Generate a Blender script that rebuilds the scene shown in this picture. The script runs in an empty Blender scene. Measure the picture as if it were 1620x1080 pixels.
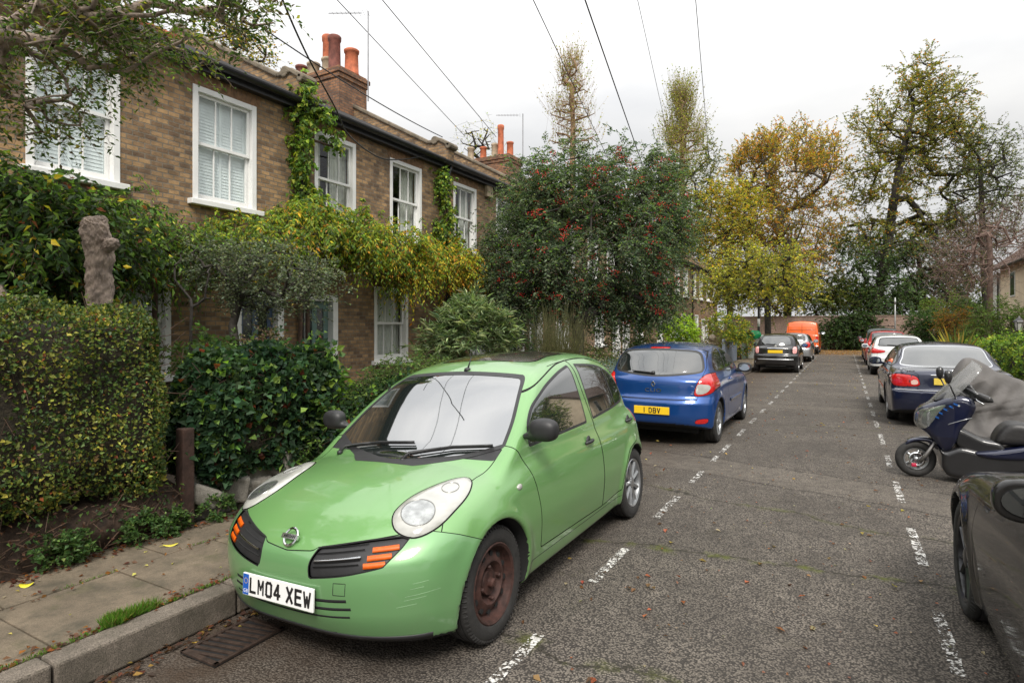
import bpy, bmesh, math, random
import numpy as np
from mathutils import Vector, Matrix
random.seed(7); RS = np.random.RandomState(11)
SC = bpy.context.scene; COL = SC.collection
R = math.radians; PI = math.pi

# ------------------------------------------------------------------ camera, sky, sun, exposure
CF, CU0, CV0, CH = 940.0, 1337.0, 518.6, 1.70
TH = math.atan((CU0 - 810) / CF); CT, ST = math.cos(TH), math.sin(TH)
cam = bpy.data.cameras.new('camera'); camo = bpy.data.objects.new('camera', cam); COL.objects.link(camo)
camo.location = (0, 0, CH); camo.rotation_euler = (R(90), 0, TH)
cam.sensor_width = 36; cam.lens = 36 * CF / 1620; cam.shift_y = -(540 - CV0) / 1620
cam.clip_start = 0.05; cam.clip_end = 2000
SC.camera = camo
SUN_EL, SUN_AZ = 48, 150          # high soft light from behind the camera, to the right
world = bpy.data.worlds.new('World'); SC.world = world; world.use_nodes = True
wn = world.node_tree.nodes; wl = world.node_tree.links
bg = wn['Background']
sky = wn.new('ShaderNodeTexSky'); sky.sky_type = 'NISHITA'; sky.sun_disc = False
sky.sun_elevation = R(SUN_EL); sky.sun_rotation = R(SUN_AZ); sky.air_density = 1.0; sky.dust_density = 4.0; sky.ozone_density = 1
tcw = wn.new('ShaderNodeTexCoord'); mpw = wn.new('ShaderNodeMapping'); mpw.inputs['Scale'].default_value = (1, 1, 2.6)
nzw = wn.new('ShaderNodeTexNoise'); nzw.inputs['Scale'].default_value = 2.3; nzw.inputs['Detail'].default_value = 6; nzw.inputs['Roughness'].default_value = .5
crw = wn.new('ShaderNodeValToRGB')
crw.color_ramp.elements[0].position = .34; crw.color_ramp.elements[0].color = (7.25, 7.3, 7.4, 1)
crw.color_ramp.elements[1].position = .66; crw.color_ramp.elements[1].color = (9.6, 9.5, 9.3, 1)
mxw = wn.new('ShaderNodeMix'); mxw.data_type = 'RGBA'; mxw.inputs[0].default_value = .93
wl.new(tcw.outputs['Generated'], mpw.inputs[0]); wl.new(mpw.outputs[0], nzw.inputs['Vector']); wl.new(nzw.outputs['Fac'], crw.inputs[0])
wl.new(sky.outputs[0], mxw.inputs[6]); wl.new(crw.outputs[0], mxw.inputs[7]); wl.new(mxw.outputs[2], bg.inputs['Color'])
# an overcast sky is about three times brighter overhead than at the horizon
spw = wn.new('ShaderNodeSeparateXYZ'); mrw = wn.new('ShaderNodeMapRange'); mrw.inputs[1].default_value = .25; mrw.inputs[2].default_value = .85; mrw.inputs[3].default_value = .061; mrw.inputs[4].default_value = .165
wl.new(tcw.outputs['Generated'], spw.inputs[0]); wl.new(spw.outputs['Z'], mrw.inputs[0]); wl.new(mrw.outputs[0], bg.inputs['Strength'])
sl = bpy.data.lights.new('sun', 'SUN'); sl.energy = 2.2; sl.angle = R(18); sl.color = (1, .95, .88)
so = bpy.data.objects.new('sun', sl); COL.objects.link(so)
so.rotation_euler = (R(90 - SUN_EL), 0, R(180 - SUN_AZ))
SC.view_settings.view_transform = 'Standard'; SC.view_settings.look = 'None'
SC.view_settings.exposure = 0.66; SC.view_settings.gamma = 1
try:
    SC.cycles.max_bounces = 6; SC.cycles.transparent_max_bounces = 12
except Exception: pass

def at(px, py, d):                       # world point seen at photo pixel (px, py), d metres deep
    u = (px - 810) / CF * d; v = (CV0 - py) / CF * d
    return np.array([-ST * d + CT * u, CT * d + ST * u, CH + v])
def on_x(px, py, X):                     # ... on the plane x = X
    a = at(px, py, 1.0) - np.array([0, 0, CH]); return a * (X / a[0]) + np.array([0, 0, CH])
def on_y(px, py, Y):
    a = at(px, py, 1.0) - np.array([0, 0, CH]); return a * (Y / a[1]) + np.array([0, 0, CH])

# ------------------------------------------------------------------ object helpers
def props(o, label=None, cat=None, group=None, kind=None):
    if label: o['label'] = label
    if cat: o['category'] = cat
    if group: o['group'] = group
    if kind: o['kind'] = kind
    return o
def thing(name, label, cat, loc=(0, 0, 0), rz=0, group=None):
    o = bpy.data.objects.new(name, None); COL.objects.link(o); o.location = loc; o.rotation_euler = (0, 0, rz)
    o.empty_display_size = .2
    return props(o, label, cat, group)
def mk(name, V, F, mats, parent=None, smooth=True, fm=None, normals=None, cols=None, bevel=0):
    V = np.asarray(V, float); me = bpy.data.meshes.new(name)
    if isinstance(F, np.ndarray) and F.ndim == 2:
        n, k = F.shape
        me.vertices.add(len(V)); me.vertices.foreach_set('co', V.ravel())
        me.loops.add(n * k); me.loops.foreach_set('vertex_index', F.ravel().astype(np.int32))
        me.polygons.add(n); me.polygons.foreach_set('loop_start', np.arange(0, n * k, k, dtype=np.int32))
        try: me.polygons.foreach_set('loop_total', np.full(n, k, dtype=np.int32))
        except Exception: pass
        me.update(calc_edges=True)
    else:
        me.from_pydata([tuple(v) for v in V], [], [tuple(int(i) for i in f) for f in F]); me.update()
    if not isinstance(mats, (list, tuple)): mats = [mats]
    for m in mats: me.materials.append(m)
    if fm is not None: me.polygons.foreach_set('material_index', np.asarray(fm, np.int32))
    me.polygons.foreach_set('use_smooth', np.full(len(me.polygons), bool(smooth)))
    if cols is not None:
        ca = me.color_attributes.new('Col', 'FLOAT_COLOR', 'POINT')
        c4 = np.ones((len(V), 4), np.float32); c4[:, :3] = cols; ca.data.foreach_set('color', c4.ravel())
    if normals is not None and smooth:
        me.normals_split_custom_set_from_vertices([tuple(q) for q in normals])
    o = bpy.data.objects.new(name, me); COL.objects.link(o)
    if parent: o.parent = parent
    if bevel:
        b = o.modifiers.new('bevel', 'BEVEL'); b.width = bevel; b.segments = 2; b.limit_method = 'ANGLE'; b.angle_limit = R(40)
    return o
def copy_tree(o, parent=None):
    c = o.copy(); COL.objects.link(c); c.parent = parent
    for ch in list(o.children): copy_tree(ch, c)
    return c

def frame(d):
    d = np.asarray(d, float); d = d / (np.linalg.norm(d) + 1e-12)
    a = np.array([0, 0, 1.]) if abs(d[2]) < .9 else np.array([1., 0, 0])
    u = np.cross(a, d); u /= np.linalg.norm(u); return d, u, np.cross(d, u)
class MB:
    def __init__(s): s.V = []; s.F = []; s.M = []; s.n = 0
    def add(s, V, F, m=0):
        V = np.asarray(V, float); s.V.append(V)
        for f in F: s.F.append(tuple(i + s.n for i in f)); s.M.append(m)
        s.n += len(V); return s
    def box(s, a, b, m=0, M=None):
        (x0, y0, z0), (x1, y1, z1) = a, b
        V = np.array([(x0, y0, z0), (x1, y0, z0), (x1, y1, z0), (x0, y1, z0), (x0, y0, z1), (x1, y0, z1), (x1, y1, z1), (x0, y1, z1)], float)
        if M is not None: V = np.array([tuple(M @ Vector(v)) for v in V])
        return s.add(V, [(3, 2, 1, 0), (4, 5, 6, 7), (0, 1, 5, 4), (1, 2, 6, 5), (2, 3, 7, 6), (3, 0, 4, 7)], m)
    def bar(s, p, q, w, h, m=0):          # rectangular bar from p to q
        p = np.asarray(p, float); q = np.asarray(q, float); d, u, v = frame(q - p)
        V = [c + u * a * w / 2 + v * b * h / 2 for c in (p, q) for a, b in ((-1, -1), (1, -1), (1, 1), (-1, 1))]
        return s.add(V, [(3, 2, 1, 0), (4, 5, 6, 7), (0, 1, 5, 4), (1, 2, 6, 5), (2, 3, 7, 6), (3, 0, 4, 7)], m)
    def tube(s, pts, r, n=8, m=0, cap=True):
        pts = np.asarray(pts, float); k = len(pts); r = np.full(k, r) if np.isscalar(r) else np.asarray(r, float)
        V = []; up = None
        for i in range(k):
            d = pts[min(i + 1, k - 1)] - pts[max(i - 1, 0)]; d = d / (np.linalg.norm(d) + 1e-9)
            if up is None: _, up, _ = frame(d)
            up = up - d * np.dot(up, d); up /= (np.linalg.norm(up) + 1e-9); w = np.cross(d, up)
            for j in range(n):
                a = 2 * PI * j / n; V.append(pts[i] + r[i] * (math.cos(a) * up + math.sin(a) * w))
        F = [(i * n + j, i * n + (j + 1) % n, (i + 1) * n + (j + 1) % n, (i + 1) * n + j) for i in range(k - 1) for j in range(n)]
        if cap: F += [tuple(range(n))[::-1], tuple((k - 1) * n + j for j in range(n))]
        return s.add(V, F, m)
    def lathe(s, prof, c=(0, 0, 0), axis='z', n=32, m=0, close=False):   # prof: (radius, along)
        c = np.asarray(c, float); V = []
        for r_, a_ in prof:
            for j in range(n):
                t = 2 * PI * j / n; x, y = r_ * math.cos(t), r_ * math.sin(t)
                V.append(c + (np.array([x, y, a_]) if axis == 'z' else np.array([a_, x, y]) if axis == 'x' else np.array([y, a_, x])))
        k = len(prof); F = [(i * n + j, i * n + (j + 1) % n, (i + 1) * n + (j + 1) % n, (i + 1) * n + j) for i in range(k - 1) for j in range(n)]
        if close: F += [((k - 1) * n + j, (k - 1) * n + (j + 1) % n, (j + 1) % n, j) for j in range(n)]
        else:
            if prof[0][0] > 1e-4: F.append(tuple(range(n))[::-1])
            if prof[-1][0] > 1e-4: F.append(tuple((k - 1) * n + j for j in range(n)))
        return s.add(V, F, m)
    def prism(s, poly, a, b, axis='x', m=0):   # polygon in the two other axes, extruded along axis a..b
        k = len(poly)
        def p3(u, v, w): return (w, u, v) if axis == 'x' else (u, w, v) if axis == 'y' else (u, v, w)
        V = [p3(u, v, a) for u, v in poly] + [p3(u, v, b) for u, v in poly]
        return s.add(V, [tuple(range(k))[::-1], tuple(range(k, 2 * k))] + [(i, (i + 1) % k, k + (i + 1) % k, k + i) for i in range(k)], m)
    def build(s, name, mats, parent=None, smooth=False, bevel=0):
        V = np.concatenate(s.V)
        o = mk(name, V, s.F, mats, parent, smooth, fm=s.M, bevel=bevel)
        bm = bmesh.new(); bm.from_mesh(o.data); bmesh.ops.recalc_face_normals(bm, faces=bm.faces); bm.to_mesh(o.data); bm.free()
        return o
def autosmooth(o, ang=35):
    me = o.data
    bm = bmesh.new(); bm.from_mesh(me)
    for e in bm.edges:
        if len(e.link_faces) == 2 and e.calc_face_angle(0) > R(ang): e.smooth = False
    for f in bm.faces: f.smooth = True
    bm.to_mesh(me); bm.free(); return o
def text_mesh(txt, size, M, mat, name, parent, depth=.0015, sx=1.0, bold=0.0, align='CENTER'):
    c = bpy.data.curves.new('t', 'FONT'); c.body = txt; c.size = size; c.extrude = depth; c.offset = bold
    c.align_x = align; c.align_y = 'CENTER'; c.resolution_u = 3; c.space_character = 1.12
    o = bpy.data.objects.new('t', c); COL.objects.link(o)
    dg = bpy.context.evaluated_depsgraph_get(); me = bpy.data.meshes.new_from_object(o.evaluated_get(dg))
    bpy.data.objects.remove(o); me.name = name
    me.transform(M @ Matrix.Diagonal((sx, 1, 1, 1))); me.materials.clear(); me.materials.append(mat)
    n = bpy.data.objects.new(name, me); COL.objects.link(n); n.parent = parent; return n

STROKES = {'L': [[(0, 1), (0, 0), (1, 0)]], 'M': [[(0, 0), (0, 1)], [(.06, .97), (.5, .35), (.94, .97)], [(1, 1), (1, 0)]], '0': [[(0, .12), (0, .88), (.2, 1), (.8, 1), (1, .88), (1, .12), (.8, 0), (.2, 0), (0, .12)]],
    '4': [[(.72, 0), (.72, 1)], [(.66, .97), (0, .3)], [(0, .26), (1.05, .26)]], 'X': [[(0, 1), (1, 0)], [(0, 0), (1, 1)]], 'E': [[(1, 1), (0, 1), (0, 0), (1, 0)], [(0, .52), (.85, .52)]], 'W': [[(-.08, 1), (.2, 0)], [(.22, 0), (.5, .7)], [(.5, .7), (.78, 0)], [(.8, 0), (1.08, 1)]],
    'D': [[(0, 0), (0, 1), (.7, 1), (1, .8), (1, .2), (.7, 0), (0, 0)]], 'B': [[(0, 0), (0, 1), (.75, 1), (.95, .88), (.95, .62), (.75, .52), (0, .52)], [(.75, .5), (1, .38), (1, .12), (.8, 0), (0, 0)]], 'V': [[(0, 1), (.5, 0)], [(.5, 0), (1, 1)]], 'I': [[(.5, 0), (.5, 1)]]}
def plate_text(txt, M, mat, name, parent, w=.050, h=.079, st=.0135, sp=.0115):
    tot = sum((w + sp) if c != ' ' else .030 for c in txt) - sp; x = -tot / 2; g = MB(); k = 0
    for c in txt:
        if c == ' ': x += .030; continue
        st0 = st * (.78 if c in 'MW' else 1)
        for ln in STROKES[c]:
            P = [(x + st / 2 + a * (w - st), -h / 2 + st / 2 + b * (h - st)) for a, b in ln]
            for i in range(len(P) - 1):
                p, q = np.array(P[i]), np.array(P[i + 1]); d = (q - p) / (np.linalg.norm(q - p) + 1e-9); p = p - d * st0 * .42; q = q + d * st0 * .42; s = np.array([-d[1], d[0]]) * st0 / 2; z = .0006 + .00006 * k; k += 1
                V = [(*(p - s), z), (*(q - s), z), (*(q + s), z), (*(p + s), z)]; g.add([tuple(M @ Vector(v)) for v in V] + [tuple(M @ Vector((v[0], v[1], -.0004))) for v in V], [(0, 1, 2, 3), (0, 4, 5, 1), (1, 5, 6, 2), (2, 6, 7, 3), (3, 7, 4, 0)])
        x += w + sp
    return g.build(name, mat, parent)

# ------------------------------------------------------------------ materials
MATS = {}
def newmat(name):
    m = bpy.data.materials.new(name); m.use_nodes = True; nt = m.node_tree
    return m, nt.nodes, nt.links, nt.nodes['Principled BSDF']
def rgb(c): return (c[0], c[1], c[2], 1)
def mat(name, col, rough=.6, metal=0, coat=0, var=.15, scale=8, bump=0, bscale=40, spec=.5, ior=1.5, detail=4):
    if name in MATS: return MATS[name]
    m, N, L, b = newmat(name)
    tc = N.new('ShaderNodeTexCoord'); nz = N.new('ShaderNodeTexNoise'); nz.inputs['Scale'].default_value = scale; nz.inputs['Detail'].default_value = detail
    L.new(tc.outputs['Object'], nz.inputs['Vector'])
    mr = N.new('ShaderNodeMapRange'); mr.inputs[1].default_value = .3; mr.inputs[2].default_value = .7; mr.inputs[3].default_value = 1 - var; mr.inputs[4].default_value = 1 + var
    L.new(nz.outputs['Fac'], mr.inputs[0])
    vm = N.new('ShaderNodeVectorMath'); vm.operation = 'SCALE'; vm.inputs[0].default_value = col[:3]; L.new(mr.outputs[0], vm.inputs['Scale'])
    L.new(vm.outputs[0], b.inputs['Base Color'])
    b.inputs['Roughness'].default_value = rough; b.inputs['Metallic'].default_value = metal; b.inputs['Coat Weight'].default_value = coat
    b.inputs['Coat Roughness'].default_value = .03; b.inputs['Specular IOR Level'].default_value = spec; b.inputs['IOR'].default_value = ior
    if bump:
        n2 = N.new('ShaderNodeTexNoise'); n2.inputs['Scale'].default_value = bscale; n2.inputs['Detail'].default_value = 5
        L.new(tc.outputs['Object'], n2.inputs['Vector']); bp = N.new('ShaderNodeBump'); bp.inputs['Strength'].default_value = bump; bp.inputs['Distance'].default_value = .01
        L.new(n2.outputs['Fac'], bp.inputs['Height']); L.new(bp.outputs[0], b.inputs['Normal'])
    MATS[name] = m; return m
def paint(name, col, metal=.35, rough=.38, dirt=.25):
    m, N, L, b = newmat(name)
    tc = N.new('ShaderNodeTexCoord')
    nz = N.new('ShaderNodeTexNoise'); nz.inputs['Scale'].default_value = 3; nz.inputs['Detail'].default_value = 8; nz.inputs['Roughness'].default_value = .65; L.new(tc.outputs['Object'], nz.inputs['Vector'])
    mr = N.new('ShaderNodeMapRange'); mr.inputs[1].default_value = .45; mr.inputs[2].default_value = .8; mr.inputs[4].default_value = dirt; L.new(nz.outputs['Fac'], mr.inputs[0])
    mx = N.new('ShaderNodeMix'); mx.data_type = 'RGBA'; mx.inputs[6].default_value = rgb(col)
    mx.inputs[7].default_value = rgb([.6 * c + .4 * d for c, d in zip(col, (.22, .20, .16))]); L.new(mr.outputs[0], mx.inputs[0])
    L.new(mx.outputs[2], b.inputs['Base Color'])
    b.inputs['Metallic'].default_value = metal; b.inputs['Roughness'].default_value = rough; b.inputs['Coat Weight'].default_value = 1; b.inputs['Coat IOR'].default_value = 1.55
    n2 = N.new('ShaderNodeTexNoise'); n2.inputs['Scale'].default_value = 14; n2.inputs['Detail'].default_value = 6; L.new(tc.outputs['Object'], n2.inputs['Vector'])
    m2 = N.new('ShaderNodeMapRange'); m2.inputs[1].default_value = .4; m2.inputs[2].default_value = .75; m2.inputs[3].default_value = .03; m2.inputs[4].default_value = .16
    L.new(n2.outputs['Fac'], m2.inputs[0]); L.new(m2.outputs[0], b.inputs['Coat Roughness'])
    return m
def car_glass(name='car_glass', col=(.012, .016, .015), ior=2.1):
    if name in MATS: return MATS[name]
    m, N, L, b = newmat(name); b.inputs['Base Color'].default_value = rgb(col); b.inputs['Roughness'].default_value = .03
    b.inputs['IOR'].default_value = ior; b.inputs['Coat Weight'].default_value = 1; b.inputs['Coat Roughness'].default_value = .01; MATS[name] = m; return m
def leafmat(name, trans=.42, rough=.45):
    m, N, L, b = newmat(name)
    at_ = N.new('ShaderNodeVertexColor'); at_.layer_name = 'Col'
    L.new(at_.outputs[0], b.inputs['Base Color']); b.inputs['Roughness'].default_value = rough; b.inputs['Specular IOR Level'].default_value = .22
    tr = N.new('ShaderNodeBsdfTranslucent'); mx = N.new('ShaderNodeMixShader'); mx.inputs[0].default_value = trans
    sc = N.new('ShaderNodeVectorMath'); sc.operation = 'MULTIPLY'; sc.inputs[1].default_value = (1.5, 1.6, .7); L.new(at_.outputs[0], sc.inputs[0]); L.new(sc.outputs[0], tr.inputs[0])
    L.new(b.outputs[0], mx.inputs[1]); L.new(tr.outputs[0], mx.inputs[2]); L.new(mx.outputs[0], N['Material Output'].inputs[0])
    MATS[name] = m; return m
def winglass(name='window_glass'):
    if name in MATS: return MATS[name]
    m, N, L, b = newmat(name); N.remove(b)
    gl = N.new('ShaderNodeBsdfGlossy'); gl.inputs['Roughness'].default_value = .02; tr = N.new('ShaderNodeBsdfTransparent'); tr.inputs[0].default_value = (.9, .93, .92, 1)
    lw = N.new('ShaderNodeLayerWeight'); pw = N.new('ShaderNodeMath'); pw.operation = 'POWER'; pw.inputs[1].default_value = 4; L.new(lw.outputs['Facing'], pw.inputs[0])
    ma = N.new('ShaderNodeMath'); ma.operation = 'MULTIPLY_ADD'; ma.inputs[1].default_value = .8; ma.inputs[2].default_value = .07; L.new(pw.outputs[0], ma.inputs[0])
    mx = N.new('ShaderNodeMixShader'); L.new(ma.outputs[0], mx.inputs[0]); L.new(tr.outputs[0], mx.inputs[1]); L.new(gl.outputs[0], mx.inputs[2])
    L.new(mx.outputs[0], N['Material Output'].inputs[0]); MATS[name] = m; return m
def brickmat(name, c1, c2, mortar, soot=(.05, .042, .035), swap='YZ', scale=1.0):
    m, N, L, b = newmat(name)
    tc = N.new('ShaderNodeNewGeometry'); sp = N.new('ShaderNodeSeparateXYZ'); cb = N.new('ShaderNodeCombineXYZ'); L.new(tc.outputs['Position'], sp.inputs[0])
    ad = N.new('ShaderNodeMath'); ad.operation = 'ADD'; L.new(sp.outputs['X'], ad.inputs[0]); L.new(sp.outputs['Y'], ad.inputs[1])
    L.new(ad.outputs[0], cb.inputs[0]); L.new(sp.outputs['Z'], cb.inputs[1])
    nj = N.new('ShaderNodeTexNoise'); nj.inputs['Scale'].default_value = 6; L.new(tc.outputs['Position'], nj.inputs['Vector'])
    js = N.new('ShaderNodeVectorMath'); js.operation = 'SCALE'; js.inputs['Scale'].default_value = .012; L.new(nj.outputs['Color'], js.inputs[0])
    ja = N.new('ShaderNodeVectorMath'); ja.operation = 'ADD'; L.new(cb.outputs[0], ja.inputs[0]); L.new(js.outputs[0], ja.inputs[1])
    br = N.new('ShaderNodeTexBrick'); br.inputs['Scale'].default_value = scale; br.inputs['Brick Width'].default_value = .145; br.inputs['Row Height'].default_value = .062
    br.inputs['Mortar Size'].default_value = .007; br.inputs['Mortar Smooth'].default_value = .2; br.inputs['Bias'].default_value = -.1
    br.inputs['Color1'].default_value = rgb(c1); br.inputs['Color2'].default_value = rgb(c2); br.inputs['Mortar'].default_value = rgb(mortar); L.new(ja.outputs[0], br.inputs['Vector'])
    nz = N.new('ShaderNodeTexNoise'); nz.inputs['Scale'].default_value = 1.1; nz.inputs['Detail'].default_value = 8; nz.inputs['Roughness'].default_value = .7; L.new(tc.outputs['Position'], nz.inputs['Vector'])
    mr = N.new('ShaderNodeMapRange'); mr.inputs[1].default_value = .42; mr.inputs[2].default_value = .75; mr.inputs[4].default_value = .6; L.new(nz.outputs['Fac'], mr.inputs[0])
    mx = N.new('ShaderNodeMix'); mx.data_type = 'RGBA'; mx.inputs[7].default_value = rgb(soot); L.new(mr.outputs[0], mx.inputs[0]); L.new(br.outputs['Color'], mx.inputs[6])
    # single bricks burnt dark or orange
    vr = N.new('ShaderNodeTexNoise'); vr.inputs['Scale'].default_value = 9; vr.inputs['Detail'].default_value = 3; L.new(tc.outputs['Position'], vr.inputs['Vector'])
    hr = N.new('ShaderNodeMapRange'); hr.inputs[1].default_value = .3; hr.inputs[2].default_value = .7; hr.inputs[3].default_value = .75; hr.inputs[4].default_value = 1.22; L.new(vr.outputs['Fac'], hr.inputs[0])
    vm = N.new('ShaderNodeVectorMath'); vm.operation = 'SCALE'; L.new(mx.outputs[2], vm.inputs[0]); L.new(hr.outputs[0], vm.inputs['Scale']); L.new(vm.outputs[0], b.inputs['Base Color'])
    b.inputs['Roughness'].default_value = .9
    bp = N.new('ShaderNodeBump'); bp.inputs['Strength'].default_value = .8; bp.inputs['Distance'].default_value = .012; bp.invert = True; L.new(br.outputs['Fac'], bp.inputs['Height'])
    b2 = N.new('ShaderNodeBump'); b2.inputs['Strength'].default_value = .5; b2.inputs['Distance'].default_value = .01; n3 = N.new('ShaderNodeTexNoise'); n3.inputs['Scale'].default_value = 45; L.new(tc.outputs['Position'], n3.inputs['Vector'])
    L.new(n3.outputs['Fac'], b2.inputs['Height']); L.new(bp.outputs[0], b2.inputs['Normal']); L.new(b2.outputs[0], b.inputs['Normal'])
    MATS[name] = m; return m
WHITE = mat('white_gloss_paint', (.72, .72, .70), .35, var=.05, scale=5)
BLACKPL = mat('black_plastic', (.018, .018, .019), .5, var=.2, scale=20)
RUBBER = mat('tyre_rubber', (.022, .021, .02), .8, var=.3, scale=25, bump=.3, bscale=120)
UNDER = mat('underbody', (.012, .012, .012), .9)
GAP = mat('shut_line', (.008, .008, .008), .9)
CHROME = mat('chrome', (.62, .63, .64), .12, 1, var=.03)
SILVER = mat('silver_wheel', (.42, .43, .44), .33, .85, var=.12, scale=10)
STEELRUST = mat('rusty_steel', (.048, .020, .015), .7, .15, var=.5, scale=22, bump=.3, bscale=60)
YPLATE = mat('yellow_plate', (.80, .52, .02), .35, var=.04)
WPLATE = mat('white_plate', (.78, .78, .76), .35, var=.06)
REDLENS = mat('red_lens', (.50, .012, .012), .15, coat=1, var=.15, scale=30)
AMBER = mat('amber_lens', (.60, .10, .004), .35, coat=.2, var=.15, scale=40)
CLEAR = mat('clear_lens', (.38, .38, .35), .15, coat=1, var=.14, scale=9)
CLEARD = mat('lens_reflector', (.36, .37, .36), .1, .75, coat=1, var=.3, scale=26)
SOIL = mat('soil', (.035, .026, .019), .95, var=.5, scale=9, bump=.8, bscale=25)
BARK = mat('bark', (.085, .062, .045), .9, var=.4, scale=7, bump=.9, bscale=30)
BARKG = mat('grey_bark', (.13, .115, .095), .9, var=.35, scale=7, bump=.9, bscale=30)
BARKD = mat('dark_bark', (.04, .034, .028), .9, var=.4, scale=7, bump=.9, bscale=30)
TWIG = mat('twig', (.075, .045, .03), .9, var=.4, scale=12)
LEAF = leafmat('leaf')
LEAFG = leafmat('leaf_glossy', .25, .42)

# ------------------------------------------------------------------ curves
def pch(pts):
    x = np.array([p[0] for p in pts], float); y = np.array([p[1] for p in pts], float)
    h = np.diff(x); d = np.diff(y) / h; m = np.zeros(len(x)); m[0] = d[0]; m[-1] = d[-1]
    for i in range(1, len(x) - 1):
        if d[i - 1] * d[i] > 0:
            w1 = 2 * h[i] + h[i - 1]; w2 = h[i] + 2 * h[i - 1]; m[i] = (w1 + w2) / (w1 / d[i - 1] + w2 / d[i])
    def f(t):
        t = np.clip(t, x[0], x[-1]); i = np.clip(np.searchsorted(x, t, side='right') - 1, 0, len(x) - 2)
        s = (t - x[i]) / h[i]; s2 = s * s; s3 = s2 * s
        return (2 * s3 - 3 * s2 + 1) * y[i] + (s3 - 2 * s2 + s) * h[i] * m[i] + (-2 * s3 + 3 * s2) * y[i + 1] + (s3 - s2) * h[i] * m[i + 1]
    return f
def smooth_poly(P, n=5, sharp=()):        # closed Catmull-Rom, corners listed in sharp stay sharp
    P = [np.array(p, float) for p in P]; k = len(P); out = []
    for i in range(k):
        p0, p1, p2, p3 = P[i - 1], P[i], P[(i + 1) % k], P[(i + 2) % k]
        t1 = (p2 - p0) / 2 if i not in sharp else (p2 - p1) * .6; t2 = (p3 - p1) / 2 if (i + 1) % k not in sharp else (p2 - p1) * .6
        L_ = np.linalg.norm(p2 - p1)
        for t in (t1, t2):
            q = np.linalg.norm(t)
            if q > L_: t *= L_ / q
        for j in range(n):
            s = j / n; out.append((2 * s**3 - 3 * s**2 + 1) * p1 + (s**3 - 2 * s**2 + s) * t1 + (-2 * s**3 + 3 * s**2) * p2 + (s**3 - s**2) * t2)
    return np.array(out)
def sd_poly(P, poly):                     # signed distance, negative inside; P (n,2)
    d = np.full(len(P), 1e9); ins = np.zeros(len(P), bool); k = len(poly)
    for i in range(k):
        a = poly[i]; b = poly[(i + 1) % k]; e = b - a; w = P - a
        t = np.clip((w @ e) / (e @ e + 1e-12), 0, 1); q = w - t[:, None] * e; d = np.minimum(d, (q * q).sum(1))
        c = ((a[1] > P[:, 1]) != (b[1] > P[:, 1]))
        with np.errstate(divide='ignore', invalid='ignore'):
            xi = (b[0] - a[0]) * (P[:, 1] - a[1]) / (b[1] - a[1] + 1e-15) + a[0]
        ins ^= c & (P[:, 0] < xi)
    d = np.sqrt(d); return np.where(ins, -d, d)
def sd_line(P, line):
    d = np.full(len(P), 1e9)
    for i in range(len(line) - 1):
        a = np.array(line[i], float); b = np.array(line[i + 1], float); e = b - a; w = P - a
        t = np.clip((w @ e) / (e @ e + 1e-12), 0, 1); q = w - t[:, None] * e; d = np.minimum(d, (q * q).sum(1))
    return np.sqrt(d)

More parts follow.
